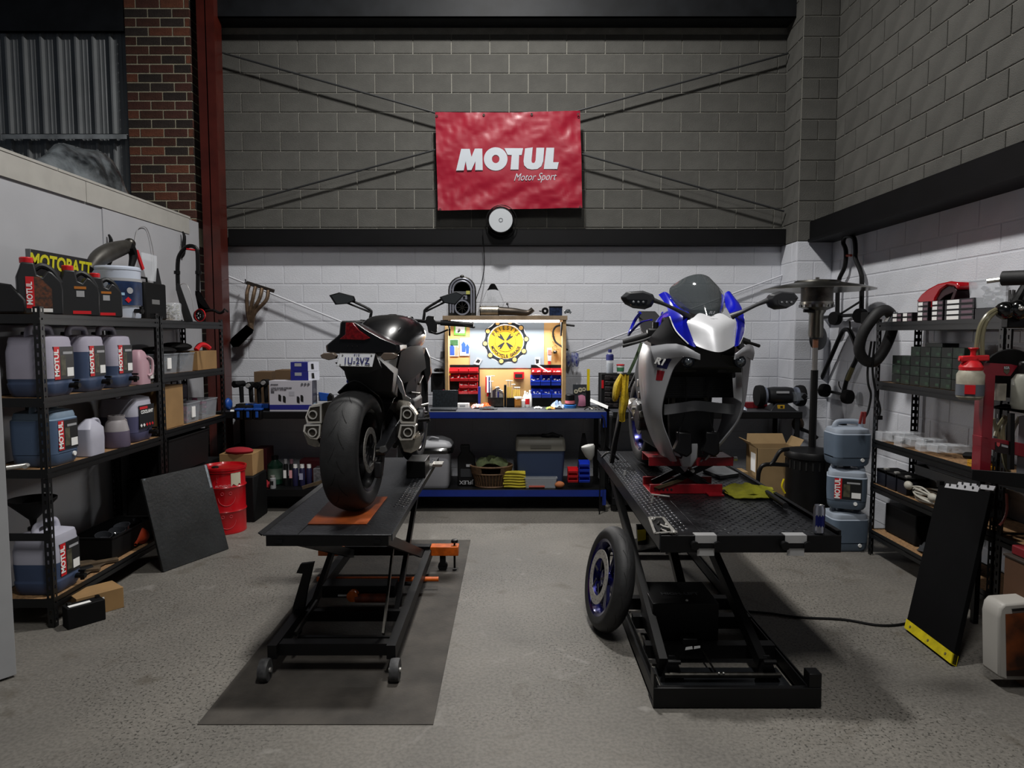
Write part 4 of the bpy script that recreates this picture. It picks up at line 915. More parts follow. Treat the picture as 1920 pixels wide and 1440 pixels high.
MB().cyl((P(1298, 882, 4.02).x, 4.0, P(1298, 882, 4.02).z), (P(1298, 882, 4.02).x, 4.2, P(1298, 882, 4.02).z), .010).part('pivot_bolt', STEEL, J)
MB().cyl((tx1, 4.1, .95), (tx1 + .045, 4.1, .95), .008).cyl((tx1 + .035, 4.1, .95), (tx1 + .055, 4.1, .95), .013, n=6).part('lead_screw', STEEL, J)
MB().prism([(x0 + .02, 3.99, .80), (x0 + .16, 3.99, .845), (x0 + .20, 3.99, .84), (x0 + .05, 3.99, .79)], (0, .008, 0)).part('data_tag', mat('brass_tag', '#3e3420', .5), J)
# ================================================================ THINGS ON THE LEFT RACKS
JB = mat('jerry_blue', '#3c4a66', .5, var=.06, vs=10); JW = mat('jerry_white', '#a9a9b6', .5, var=.05, vs=10); JL = mat('jerry_lilac', '#a19dac', .5, var=.05, vs=10)
JLB = mat('jerry_light_blue', '#6f8396', .5, var=.05, vs=10)
def rrect(w, d, r, z, cx=0, cy=0, n=4):
 out = []
 for qx, qy, a in ((1, 1, 0), (-1, 1, 1), (-1, -1, 2), (1, -1, 3)):
  for i in range(n + 1):
   t = (a + i / n) * pi / 2; out.append(V((cx + qx * (w / 2 - r) + r * cos(t), cy + qy * (d / 2 - r) + r * sin(t), z)))
 return out
def jerry(label, loc, rz=0, w=.27, d=.27, h=.37, lvl=.3, body=JL, liq=JB, tap=True, lab=True, word='MOTUL', name='jerrycan', group=None):
 t = thing(name, label, 'jerrycan', loc, rz, group=group); zl = h * lvl; r = w * .2
 def S(z):
  k = 1. if .08 < z / h < .82 else .94
  if abs(z / h - .22) < .02: k = .975
  return rrect(w * k, d * k, r, z)
 zs = [0, .02, .07, h * .2, h * .22, h * .24, h * .45, h * .7, h * .82, h * .86]
 lo = [0] + [z for z in zs if 0 < z < zl - .004] + [zl]; hi = [zl] + [z for z in zs if z > zl + .004]
 b = MB().loft([rrect(w * .86, d * .86, r, 0)] + [S(z) for z in lo[1:]]); b.part('liquid_fill', liq, t, local=True, smooth=50)
 b = MB().loft([S(z) for z in hi] + [rrect(w * .9, d * .9, r, h * .93), rrect(w * .6, d * .6, r * .7, h * .97)]); sh = b.part('shell', body, t, local=True, smooth=50)
 MB().tube([(0, -d * .34, h * .9), (0, -d * .30, h * 1.07), (0, d * .0, h * 1.10), (0, d * .30, h * 1.07), (0, d * .36, h * .9)], [.03, .022, .020, .022, .03], 8, k=4, flat=.7).part('handle', body, t, local=True, smooth=60)
 MB().lathe([(.028, 0), (.028, .022), (.024, .026)], 14, (-w * .28, 0, h * .95)).part('cap', BLK, t, local=True)
 if lab:
  x = w / 2 + .001; lp = MB().bb((x - .01, -d * .30, h * .26), (x, d * .36, h * .78)).part('label_sticker', mat('label_black', '#17181a', .4), t, local=True, smooth=0)
  MB().bb((x - .001, -d * .30, h * .26), (x + .0008, -d * .12, h * .78)).part('label_band', REDL, t, local=True, smooth=0)
  if word: text(word, t, PAPER, (x + .002, -d * .165, h * .52), .052, (0, 0, 1), (0, -1, 0), bold=.002, world=False, ext=.0005, sx=.9)
  MB().bb((x, d * .12, h * .30), (x + .001, d * .34, h * .44)).part('barcode_patch', PAPER, t, local=True, smooth=0)
  MB().bb((x, d * .0, h * .66), (x + .001, d * .32, h * .70)).part('label_text_band', mat('text_grey', '#9c9da0', .6), t, local=True, smooth=0)
  MB().bb((x, -d * .08, h * .32), (x + .0007, d * .08, h * .64)).part('label_photo', mat('label_olive', '#4c4a3a', .5, var=.5, vs=30), t, local=True, smooth=0)
 if tap: MB().cyl((w / 2 - .01, d * .22, .055), (w / 2 + .055, d * .22, .055), .016, n=10).cyl((w / 2 + .035, d * .22, .03), (w / 2 + .035, d * .22, .075), .012, n=8).box((w / 2 + .035, d * .22, .085), (.04, .014, .012)).part('tap', BLK, t, local=True)
 else: MB().cyl((w / 2 - .005, d * .22, .05), (w / 2 + .004, d * .22, .05), .014, n=12).part('bung', PAPER, t, local=True)
 return t
jerry('white jerrycan nearest the door on the second shelf, blue liquid only at the bottom', (-2.805, 4.06, 1.342), lvl=.28)
jerry('middle one of three labelled jerrycans on the second shelf, over half full of blue liquid', (-2.80, 4.40, 1.342), lvl=.68, w=.25, d=.25)
jerry('third labelled jerrycan on the second shelf, beside the pink jug', (-2.80, 4.72, 1.342), lvl=.40, w=.25, d=.25)
jerry('full light blue jerrycan on the third shelf, with no tap', (-2.80, 4.06, .932), h=.335, lvl=.80, body=JLB, liq=mat('jerry_full_blue', '#4a5d78', .5), tap=False)
jerry('blue jerrycan with a tap on the bottom shelf, under the black funnel', (-2.81, 4.04, .172), lvl=.50, body=JW)
fn = MB().lathe([(.012, 0), (.02, .05), (.125, .16), (.128, .175), (.120, .175), (.018, .055), (.010, 0)], 24, (-2.84, 3.98, .56), caps=False); fn.solo('funnel', BLKM, 'black plastic funnel standing in the jerrycan on the bottom shelf', 'funnel')
# oil bottles
def oil(label, loc, rz, sc=1., strip=True):
 t = thing('oil_bottle', label, 'oil bottle', loc, rz); s = sc
 pr = [(-.095, 0), (.095, 0), (.098, .13), (.092, .17), (.055, .215), (.035, .225), (.012, .19), (-.01, .20), (-.02, .26), (-.075, .262), (-.082, .235), (-.098, .19)]
 MB().prism([V((.05 * s, y * s, z * s)) for y, z in pr], (-.10 * s, 0, 0)).part('body', mat('bottle_black', '#1e1f21', .42), t, local=True, bev=.008)
 MB().tube([V((0, -.025, .225)) * s, V((0, .015, .252)) * s, V((0, .06, .225)) * s, V((0, .09, .165)) * s], [.015 * s] * 4, 8, k=4).part('handle', mat('bottle_black', ''), t, local=True)
 MB().lathe([(.030 * s, 0), (.031 * s, .025 * s), (.027 * s, .030 * s)], 16, (0, -.05 * s, .26 * s)).part('cap', REDP, t, local=True)
 x = .051 * s
 if strip:
  MB().bb((x, -.06 * s, .03 * s), (x + .001, -.025 * s, .19 * s)).part('label_band', REDL, t, local=True, smooth=0)
  text('MOTUL', t, PAPER, (x + .002, -.034 * s, .105 * s), .034 * s, (0, 0, 1), (0, -1, 0), bold=.001, world=False)
  MB().prism([(x, -.025 * s, .03 * s), (x, .05 * s, .03 * s), (x, .05 * s, .13 * s), (x, .0 * s, .19 * s), (x, -.025 * s, .19 * s)], (.0008, 0, 0)).part('label_picture', mat('label_rust', '#6a3a22', .5, var=.8, vs=50, col2='#2a2420'), t, local=True, smooth=0)
 else:
  MB().bb((x, -.03 * s, .155 * s), (x + .001, .03 * s, .17 * s)).part('label_number', mat('print_orange', '#a8641e', .5), t, local=True, smooth=0)
  MB().bb((x, -.02 * s, .11 * s), (x + .001, .02 * s, .145 * s)).part('label_text_band', mat('text_grey', ''), t, local=True, smooth=0)
 MB().bb((x, -.04 * s, .012 * s), (x + .001, .05 * s, .030 * s)).part('label_foot', PAPER if strip else REDL, t, local=True, smooth=0)
 return t
oil('black oil bottle with a red upright label band, in front of the yellow lettered box', (-2.735, 3.98, 1.818), radians(-52), 1.12)
oil('black oil bottle with red cap between the labelled one and the white drum', (-2.73, 4.33, 1.818), radians(-48), 1.08, False)
oil('black oil bottle with red cap directly in front of the white drum', (-2.73, 4.60, 1.818), radians(-45), 1.0, False)
# yellow lettered box behind
t = thing('battery_box', 'black display box with large yellow lettering behind the oil bottles', 'box', (-2.93, 4.30, 1.818))
MB().bb((-2.885, 4.10, 1.818), (-2.86, 4.66, 2.21)).part('box_body', mat('box_black', '#141416', .5), t, bev=.002)
text('MOTOBATT', t, mat('print_yellow', '#b9b410', .5), (-2.858, 4.38, 2.105), .118, (0, 1, 0), (0, 0, 1), bold=.004, shear=.15, sx=.92)
MB().bb((-2.86, 4.14, 2.045), (-2.859, 4.30, 2.055)).part('underline', mat('print_yellow', ''), t, smooth=0)
MB().bb((-2.887, 4.095, 1.818), (-2.858, 4.10, 2.21)).part('side_panel', mat('grey_card', '#6e7072', .7), t, smooth=0)
# white drum
def drum(label, loc, r, h, m, name, cat, rim=True, n=28, lid=None):
 t = thing(name, label, cat, loc)
 MB().lathe([(r * .93, 0), (r * .95, .01), (r * .97, h * .5), (r, h * .92), (r * 1.02, h * .93), (r * 1.02, h * .97), (r * .98, h * .98), (r * .97, h)], n).part('body', m, t, local=True); return t
t = drum('large white plastic drum with a blue picture label behind the oil bottles', (-2.80, 4.87, 1.818), .155, .36, mat('drum_white', '#b9c1cf', .4), 'plastic_drum', 'drum')
for k in range(1): pass
lb = MB(); R_ = .155
rowsL = [[V((R_ * 1.0 * cos(a) + .004 * cos(a), R_ * sin(a) + .004 * sin(a), z)) for a in [radians(-78 + 11 * i) for i in range(10)]] for z in (.09, .27)]
lb.sheet(rowsL, .001, k=1).part('label_sticker', mat('label_blue', '#1c3a66', .4, var=.6, vs=8, col2='#0d1e3c'), t, local=True)
rowsL = [[V((R_ * 1.0 * cos(a) + .0055 * cos(a), R_ * sin(a) + .0055 * sin(a), z)) for a in [radians(-78 + 11 * i) for i in range(10)]] for z in (.255, .275)]
MB().sheet(rowsL, .001, k=1).part('label_header', mat('text_grey', ''), t, local=True)
for a, z in ((-68, .165), (-48, .165)): MB().box((R_ * 1.035 * cos(radians(a)), R_ * 1.035 * sin(radians(a)), z), (.004, .028, .018), rm('Z', radians(a))).part('label_icon', mat('icon_pale', '#9fc4dd', .5), t, local=True)
MB().cyl((R_ * 1.02 * cos(radians(-30)), R_ * 1.02 * sin(radians(-30)), .19), (R_ * 1.04 * cos(radians(-30)), R_ * 1.04 * sin(radians(-30)), .19), .022).part('label_dial', mat('text_grey', ''), t, local=True)
MB().box((R_ * 1.035 * cos(radians(-35)), R_ * 1.035 * sin(radians(-35)), .125), (.004, .03, .03), rm('Z', radians(-35)) @ rm('X', pi / 4)).part('hazard_mark', REDL, t, local=True)
MB().cyl((.15, -.04, .05), (.21, -.06, .05), .016, n=10).cyl((.2, -.057, .03), (.2, -.057, .08), .012).part('tap', BLK, t, local=True)
# case, jar
t = thing('tool_case', 'black plastic tool case with a top handle beside the white drum', 'case', (-2.73, 5.19, 1.815))
MB().bb((-2.80, 5.04, 1.815), (-2.69, 5.35, 2.09)).part('shell', BLKM, t, bev=.012)
MB().tube([(-2.745, 5.06, 2.08), (-2.745, 5.065, 2.125), (-2.745, 5.17, 2.125), (-2.745, 5.175, 2.08)], .008, 8).part('handle', BLKM, t)
MB().bb((-2.69, 5.13, 1.93), (-2.688, 5.24, 1.965)).part('badge', mat('badge_grey', '#6a6a6a', .5), t, smooth=0)
t = thing('glass_jar', 'clear jar filled with small pale fittings beside the tool case', 'jar', (-2.72, 5.50, 1.815))
MB().lathe([(.062, 0), (.065, .01), (.065, .13), (.058, .14)], 20).part('glass', GLASS, t, local=True)
b = MB(); rr_ = random.Random(5)
for i in range(70):
 a, q, z = rr_.random() * 6.28, sqrt(rr_.random()) * .052, .008 + rr_.random() * .115
 b.box((q * cos(a), q * sin(a), z), (.016, .009, .009), rm('Z', rr_.random() * 3) @ rm('X', rr_.random() * 3))
o = b.part('fittings', mat('fitting_ivory', '#8f8c7c', .6, var=.4, vs=60), t, local=True); o['kind'] = 'stuff'
# paddock stand hung by the column
t = thing('paddock_stand', 'black paddock stand with red trim standing on the rack by the red column', 'stand', (-2.78, 5.8, 1.81))
q = lambda x, y, Y=5.8: P(x, y, Y)
MB().tube([q(334, 545), q(333, 500), q(337, 478), q(352, 462), q(368, 466), q(371, 490), q(371, 545)], .017, 10, k=4).part('hoop_frame', BLK, t)
for x in (332, 372): MB().cyl(q(x, 508), q(x, 514), .025).part('clamp', BLK, t)
MB().tube([q(350, 467, 5.79), q(366, 469, 5.79)], .008, 8).part('red_grip', REDP, t)
MB().loft([[q(366, 545), q(374, 545), q(374, 552), q(366, 552)], [q(372, 578), q(392, 575), q(398, 583), q(374, 590)]]).part('leg_plate', BLK, t, bev=.004)
MB().loft([[q(332, 530, 5.7), q(338, 533, 5.7), q(336, 545, 5.7), q(330, 545, 5.7)], [q(350, 600, 5.6), q(362, 600, 5.6), q(362, 604, 5.6), q(345, 604, 5.6)]]).part('leg_plate', DPL, t, bev=.004)
MB().rlathe([(.030, -.012), (.048, -.012), (.048, .012), (.030, .012)], 20, q(373, 592, 5.72), (.3, 1, 0)).part('wheel', BLK, t)
for k in range(5):
 a = 2 * pi * k / 5; c = q(373, 592, 5.72); MB().beam(c, c + V((cos(a) * .032, 0, sin(a) * .032)), .01, .008).part('wheel_spoke', BLK, t)
MB().rlathe([(.048, -.004), (.054, -.004), (.054, .004), (.048, .004)], 20, q(375, 591, 5.7), (.3, 1, 0)).part('wheel_trim', REDP, t)
MB().tube([q(385, 583), q(400, 582), q(412, 587), q(420, 583)], .012, 8, k=3).tube([q(418, 584), q(421, 579), q(424, 582), q(428, 585)], .007, 8).part('lifting_arm', BLK, t)
MB().tube([q(333, 540), q(342, 532), q(352, 536), q(360, 560), q(364, 590)], .003, 6, k=4).part('spring_wire', ALU, t)
def hook(px, py, X, label):
 c = PX(px, py, X)
 t = thing('wall_hook', label, 'hook', c)
 MB().tube([c + V((.0, 0, -.14)), c + V((.02, .0, -.10)), c + V((.028, 0, -.02)), c + V((.035, 0, .06)), c + V((.02, 0, .10))], [.010, .018, .018, .014, .008], 8, k=3).part('hook_arm', BLK, t)
 MB().box(c + V((.004, 0, -.08)), (.008, .03, .10)).part('hook_plate', STEEL, t)
hook(200, 465, XL + .005, 'black padded wall hook above the grey exhaust muffler')
hook(339, 455, XL + .012, 'black padded wall hook above the paddock stand')
# grey exhaust / horn assembly on the top shelf
t = thing('exhaust_muffler', 'dull grey exhaust muffler lying behind the white drum', 'muffler', PX(215, 500, -2.93))
q = lambda x, y, X=-2.90: PX(x, y, X)
MB().tube([q(168, 505), q(182, 487), q(205, 473), q(238, 462)], [.03, .055, .065, .05], 14, k=4).part('muffler_body', mat('muffler_grey', '#3d3b37', .5, .5, var=.3, vs=12), t)
MB().ball(q(243, 457), .042).part('end_joint', DSTEEL, t)
MB().tube([q(243, 462, -2.86), q(250, 478, -2.86), q(246, 500, -2.86)], [.035, .03, .02], 10, k=3).part('link_pipe', BLKM, t)
MB().beam(q(256, 470), q(268, 505), .014, .03).part('red_bracket', REDP, t)
MB().tube([q(206, 466), q(213, 469), q(222, 468)], .010, 8).part('orange_clip', mat('clip_orange', '#b03a1a', .5), t)
MB().ball(q(196, 478), (.02, .03, .06)).part('end_cap', mat('cap_grey', '#8a8a86', .5), t)
MB().tube([PX(252, 500, XL + .03), PX(255, 440, XL + .02), PX(265, 425, XL + .02), PX(277, 432, XL + .02), PX(287, 470, XL + .03), PX(289, 510, XL + .03)], .003, 6, k=6).solo('wire_loop', ALU, 'thin arched wire loop hanging on the partition above the clear shield', 'wire')
q2 = [[PX(265, 473, XL + .05), PX(280, 476, XL + .05), PX(294, 480, XL + .05)], [PX(268, 498, XL + .08), PX(281, 500, XL + .08), PX(294, 502, XL + .08)], [PX(275, 525, XL + .10), PX(284, 527, XL + .10), PX(292, 528, XL + .10)]]
MB().sheet(q2, .003, k=3).solo('face_shield', GLASS, 'clear face shield hanging on the partition behind the white drum', 'face shield')
MB().prism([PX(294, 503, XL + .02), PX(303, 545, XL + .02), PX(286, 545, XL + .02)], (.012, 0, 0)).solo('grey_blade', DPL, 'dark tapering strip hanging on the partition below the clear shield', 'strip')
# seat-like black cowl at far left top
c0 = V((-2.86, 3.95, 1.82))
MB().loft([[V((-3.0 + .0 * k, 3.87, 1.82)) for k in range(1)] + [V((-2.74, 3.87, 1.82)), V((-2.74, 3.87, 1.90)), V((-2.82, 3.87, 1.99)), V((-3.02, 3.87, 2.02))], [V((-3.0, 4.0, 1.82)), V((-2.82, 4.0, 1.82)), V((-2.83, 4.0, 1.87)), V((-2.88, 4.0, 1.93)), V((-3.02, 4.0, 1.97))]]).solo('seat_cowl', BKM, 'black moulded seat cowl at the left end of the top shelf by the door', 'seat cowl', bev=.015)
# ---- second shelf right part
t = thing('measuring_jug', 'pink tinted plastic jug beside the third jerrycan', 'jug', (-2.73, 4.98, 1.342))
MB().loft([rrect(.12, .15, .03, 0), rrect(.12, .15, .03, .17), rrect(.07, .09, .02, .235), rrect(.05, .05, .02, .25)]).part('body', mat('pink_tint', '#a98690', .5), t, local=True)
MB().tube([(.06, .02, .06), (.075, .05, .08), (.075, .055, .17), (.06, .02, .2)], .010, 8, k=3).part('handle', mat('pink_pale', '#b99aa2', .5), t, local=True)
CONT = mat('tub_plastic', '#a2a7ad', .3, alpha=.36)
def tub(label, x0, x1, y0, y1, z0, z1, m=CONT, fill=None, lab=True, name='storage_tub'):
 t = thing(name, label, 'tub', ((x0 + x1) / 2, (y0 + y1) / 2, z0)); e = .012; b = MB()
 A = [(x0 + e, y0 + e, z0), (x1 - e, y0 + e, z0), (x1 - e, y1 - e, z0), (x0 + e, y1 - e, z0)]; Bq = [(x0, y0, z1), (x1, y0, z1), (x1, y1, z1), (x0, y1, z1)]
 ii = .004; C2 = [(x0 + ii, y0 + ii, z1), (x1 - ii, y0 + ii, z1), (x1 - ii, y1 - ii, z1), (x0 + ii, y1 - ii, z1)]; D = [(x0 + e + ii, y0 + e + ii, z0 + ii), (x1 - e - ii, y0 + e + ii, z0 + ii), (x1 - e - ii, y1 - e - ii, z0 + ii), (x0 + e + ii, y1 - e - ii, z0 + ii)]
 b.add(A + Bq + C2 + D, [(3, 2, 1, 0)] + [(i + 4 * k, (i + 1) % 4 + 4 * k, (i + 1) % 4 + 4 * k + 4, i + 4 * k + 4) for k in range(3) for i in range(4)] + [(12, 13, 14, 15)]); b.part('tub_body', m, t, smooth=0)
 b = MB()
 for p, q_ in zip(Bq, Bq[1:] + Bq[:1]): b.beam(p, q_, .012, .008)
 b.part('rim', m, t, smooth=0)
 if lab:
  if abs(x1) < abs(x0): MB().bb((x1 - e * .5, (y0 + y1) / 2 - .03, z0 + (z1 - z0) * .25), (x1 + .001, (y0 + y1) / 2 + .03, z0 + (z1 - z0) * .8)).part('label_sticker', PAPER, t, smooth=0)
  else: MB().bb(((x0 + x1) / 2 - .03, y0 - .001, z0 + (z1 - z0) * .25), ((x0 + x1) / 2 + .03, y0 + e * .5, z0 + (z1 - z0) * .8)).part('label_sticker', PAPER, t, smooth=0)
 if fill:
  b = MB(); r2 = random.Random(round(y0 * 97))
  for i in range(26): b.box((x0 + .03 + r2.random() * (x1 - x0 - .06), y0 + .03 + r2.random() * (y1 - y0 - .06), z0 + .02 + r2.random() * (z1 - z0) * .8), (.04, .03, .02), rm('Z', r2.random() * 3) @ rm('X', r2.random()))
  o = b.part('contents', fill, t); o['kind'] = 'stuff'
 return t
GRYF = mat('contents_grey', '#4c4e54', .6, var=.6, vs=40)
tub('clear storage tub squeezed between the pink jug and rack post', -2.98, -2.70, 5.06, 5.16, 1.342, 1.47)
tub('clear labelled storage tub in the middle of the second shelf', -2.98, -2.69, 5.22, 5.50, 1.397, 1.55, fill=GRYF)
tub('clear storage tub next to the cardboard box on the second shelf', -2.98, -2.69, 5.53, 5.78, 1.397, 1.55, fill=GRYF, lab=False)
def carton(label, x0, x1, y0, y1, z0, z1, open_=False, name='cardboard_box', m=CARD, flap=True, tape=True):
 t = thing(name, label, 'box', ((x0 + x1) / 2, (y0 + y1) / 2, z0)); th = .005
 if not open_:
  MB().bb((x0, y0, z0), (x1, y1, z1)).part('carton_body', m, t, bev=.002)
  if tape: MB().bb(((x0 + x1) / 2 - .02, y0 - .001, z1 - .04), ((x0 + x1) / 2 + .02, y1 + .001, z1 + .001)).part('tape', mat('tape_brown', '#7a5c36', .4), t, smooth=0)
 else:
  b = MB().bb((x0, y0, z0), (x1, y1, z0 + th)).bb((x0, y0, z0), (x0 + th, y1, z1)).bb((x1 - th, y0, z0), (x1, y1, z1)).bb((x0, y0, z0), (x1, y0 + th, z1)).bb((x0, y1 - th, z0), (x1, y1, z1)); b.part('carton_body', m, t, smooth=0)
  w = (x1 - x0) * .4
  MB().prism([(x0, y0, z1), (x0, y1, z1), (x0 - w * .5, y1, z1 + w * .4), (x0 - w * .5, y0, z1 + w * .4)], (.004, 0, .003)).part('flap', m, t, smooth=0)
  MB().prism([(x1, y0, z1), (x1, y1, z1), (x1 + w * .3, y1, z1 + w * .5), (x1 + w * .3, y0, z1 + w * .5)], (.004, 0, .003)).part('flap', m, t, smooth=0)
  MB().prism([(x0, y1, z1), (x1, y1, z1), (x1 - .02, y1 + w * .3, z1 + w * .6), (x0 + .02, y1 + w * .3, z1 + w * .6)], (0, .004, 0)).part('flap', m, t, smooth=0)
 return t
carton('brown cardboard box at the column end of the second shelf', -2.98, -2.69, 5.84, 6.22, 1.397, 1.56)
MB().ball((-2.80, 5.40, 1.575), (.13, .16, .035)).solo('black_bag', BLKM, 'crumpled black bag lying on the clear tub', 'bag')
MB().ball((-2.82, 5.72, 1.60), (.12, .18, .04)).solo('black_bag', BLKM, 'flat black bag spread over the tubs towards the cardboard box', 'bag')
MB().tube([(-2.75, 5.95, 1.57), (-2.74, 6.0, 1.61), (-2.72, 6.06, 1.61), (-2.70, 6.1, 1.58)], .022, 8, k=3).solo('red_tool', REDP, 'small red tool lying on the brown cardboard box', 'tool')
# ---- third shelf
t = thing('plastic_jug', 'small white plastic jug beside the light blue jerrycan', 'jug', (-2.72, 4.36, .932))
MB().loft([rrect(.11, .17, .03, 0), rrect(.115, .175, .03, .10), rrect(.11, .17, .03, .17), rrect(.07, .10, .03, .21), rrect(.04, .04, .018, .23)]).part('body', JW, t, local=True)
MB().tube([(.0, .03, .22), (.0, .085, .215), (.0, .105, .17), (.0, .09, .08)], .012, 8, k=3).part('handle', JW, t, local=True)
t = thing('measuring_jug', 'squat white measuring jug part filled with violet liquid', 'jug', (-2.725, 4.67, .932))
MB().lathe([(.078, 0), (.082, .01), (.078, .11)], 22).part('liquid_fill', mat('violet_fill', '#5e5568', .5), t, local=True)
MB().lathe([(.078, .11), (.066, .165), (.052, .185), (.055, .215), (.05, .215), (.046, .185)], 22, caps=False).part('body', mat('jug_dull', '#8b8688', .5), t, local=True)
MB().tube([(.0, .055, .18), (.0, .11, .17), (.0, .115, .10), (.0, .078, .08)], .010, 8, k=3).part('handle', mat('jug_dull', ''), t, local=True)
t = jerry('round shouldered white drum of violet coolant with a black and red label', (-2.82, 4.96, .932), lvl=.55, w=.28, d=.28, h=.335, body=JW, liq=mat('coolant_violet', '#4e4e6c', .5), lab=False, name='coolant_drum')
MB().bb((.141, -.09, .09), (.147, .11, .26)).part('label_sticker', mat('label_black', ''), t, local=True, smooth=0)
text('COOLANT', t, PAPER, (.149, .01, .20), .034, (0, 1, 0), (0, 0, 1), bold=.001, world=False)
MB().bb((.147, -.085, .232), (.148, .02, .25)).part('label_band', REDL, t, local=True, smooth=0)
for k in range(5): MB().box((.148, -.07 + .038 * k, .115), (.002, .018, .018), rm('X', pi / 4)).part('hazard_mark', PAPER if k < 2 else REDL, t, local=True)
carton('tall brown cardboard box between the coolant drum and pink tubs', -2.97, -2.69, 5.25, 5.56, .967, 1.30, tape=False)
PINK = mat('pink_contents', '#8a4a66', .6, var=.5, vs=40)
tub('clear tub of pink parts beside the tall cardboard box', -2.97, -2.69, 5.62, 5.86, .967, 1.13, fill=PINK)
tub('clear tub of pink and white parts at the column end of the third shelf', -2.97, -2.69, 5.90, 6.2, .967, 1.13, fill=PINK, lab=False)
t = thing('tool_case', 'dark purple carry case standing behind the pink tubs', 'case', (-2.90, 6.0, .967))
MB().bb((-2.99, 5.80, 1.135), (-2.88, 6.05, 1.27)).part('shell', mat('case_purple', '#2a2430', .5), t, bev=.02)
MB().tube([(-2.93, 5.86, 1.26), (-2.93, 5.86, 1.30), (-2.93, 5.96, 1.30), (-2.93, 5.96, 1.26)], .007, 6).part('handle', mat('case_purple', ''), t)
# ---- bottom shelf
def tray(label, x0, x1, y0, y1, z0, z1, m=BLKM, name='plastic_tray'):
 return tub(label, x0, x1, y0, y1, z0, z1, m=m, lab=False, name=name)
tray('black plastic tray of glassy parts on the bottom shelf', -2.99, -2.70, 4.52, 5.08, .172, .33)
rg = random.Random(9)
for i, lb_ in enumerate(('clear glass bowl at the near end of the black tray', 'clear glass bowl in the middle of the black tray', 'round gauge lens at the far end of the black tray', 'dark lamp housing lying in the black tray')):
 MB().lathe([(.02, 0), (.045, .02), (.055, .06), (.05, .06), (.04, .024), (.015, .006)], 16, (-2.82 + .03 * (i % 2), 4.62 + .12 * i, .27), (.2 - .1 * i, -.2, 1), caps=False).solo('lamp_lens', mat('lens_dark', '#34363a', .1, alpha=.8, coat=1.) if i < 3 else BLKG, lb_, 'lens')
MB().lathe([(.010, 0), (.014, .04), (.07, .11), (.072, .12), (.066, .12), (.010, .045)], 18, (-2.70, 4.80, .20), (-.3, .9, .25), caps=False).solo('funnel', mat('funnel_orange', '#a83a1c', .5), 'small orange funnel lying in front of the black tray', 'funnel')
MB().box((-2.80, 4.42, .185), (.05, .34, .022), rm('Z', -.9)).solo('timber_offcut', mat('old_timber', '#4e3f2c', .8, var=.4, vs=14), 'long weathered timber offcut lying beside the black tray', 'timber', bev=.003)
MB().box((-2.78, 4.30, .185), (.05, .22, .022), rm('Z', -1.2)).solo('timber_offcut', mat('old_timber', ''), 'short timber offcut nearest the jerrycan with the funnel', 'timber', bev=.003)
MB().tube([(-2.85, 4.22, .20), (-2.78, 4.28, .195), (-2.74, 4.35, .195)], [.02, .03, .025], 8, k=3, flat=.6).solo('rubber_hose', BLKM, 'short piece of black hose beside the blue jerrycan tap', 'hose')
sp_ = [[V((-2.95 + .24 * i / 4, 4.22 + .28 * j / 4, .178 + .006 * ((i * 7 + j * 3) % 3))) for j in range(5)] for i in range(5)]
MB().sheet(sp_, .004, k=2).solo('work_rag', mat('rag_brown', '#4a3d2e', .9, var=.4, vs=20), 'oily brown rag spread under the timber offcuts', 'rag')
# ---- floor by the rack
t = thing('battery', 'black motorcycle battery standing on the floor by the rack post', 'battery', (-2.53, 3.93, 0), radians(50))
MB().bb((-.10, -.045, 0), (.10, .045, .125)).part('case', BLKM, t, local=True, bev=.004)
MB().bb((-.085, -.03, .125), (.03, .0, .128)).part('label_sticker', PAPER, t, local=True, smooth=0)
for x in (-.08, .07): MB().bb((x, .01, .125), (x + .02, .035, .138)).part('terminal', DSTEEL, t, local=True)
t = carton('open brown carton lying on the floor behind the battery', -.13, .13, -.09, .09, 0, .13, tape=False); t.location = (-2.58, 4.12, 0); t.rotation_euler = (0, 0, radians(50))
for c_ in KIDS[t.name]: pass
MB().bb((-.03, -.0915, .07), (.02, -.0905, .10)).part('label_sticker', PAPER, t, local=True, smooth=0)
# black bin between rack and drum
tub('black plastic crate with bags hanging under the third shelf', -2.98, -2.66, 5.24, 5.95, .60, .88, m=BLKM, lab=False, name='storage_crate')
MB().bb((-2.99, 5.22, .18), (-2.70, 6.25, .58)).solo('storage_crate', BLKM, 'large black crate on the floor behind the black rubber sheet', 'crate', bev=.01)
# red drum
RD = mat('drum_red', '#a80c16', .3, var=.06, coat=.3)
t = thing('oil_drum', 'small red steel drum with pale outline graphics beside the left rack', 'drum', (-2.50, 5.86, 0))
pr = [(.170, 0), (.173, .01), (.170, .02), (.170, .17), (.178, .185), (.170, .20), (.170, .37), (.180, .385), (.170, .40), (.170, .50), (.178, .505), (.178, .54), (.172, .545), (.165, .53), (.0, .53)]
MB().lathe([(a * 1.0, z * 1.05) for a, z in pr], 36).part('body', RD, t, local=True, smooth=50)
MB().rlathe([(.172, .552), (.184, .552), (.184, .572), (.172, .572)], 36, (0, 0, 0), (0, 0, 1)).part('lid_ring', RD, t, local=True)
MB().lathe([(.03, .556), (.03, .566), (.02, .572)], 14, (-.06, -.04, 0)).part('bung', DSTEEL, t, local=True)
def arcs(c_ang, z, r, a0, a1, n=14):
 out = []
 for i in range(n + 1):
  a = radians(a0 + (a1 - a0) * i / n); th = radians(c_ang) + r * cos(a) / .1715
  out.append(V((.1715 * cos(th), .1715 * sin(th), z + r * sin(a))))
 return out
LN = mat('drum_line', '#c04a50', .5)
for ca, zz in ((-62, .32), (-62, .12)):
 MB().tube(arcs(ca, zz, .07, 180, 360), .002, 5).part('smile_print', LN, t, local=True)
 for dx in (-12, 10): MB().tube(arcs(ca + dx, zz + .035, .012, 0, 360), .0018, 5).part('ring_print', LN, t, local=True)
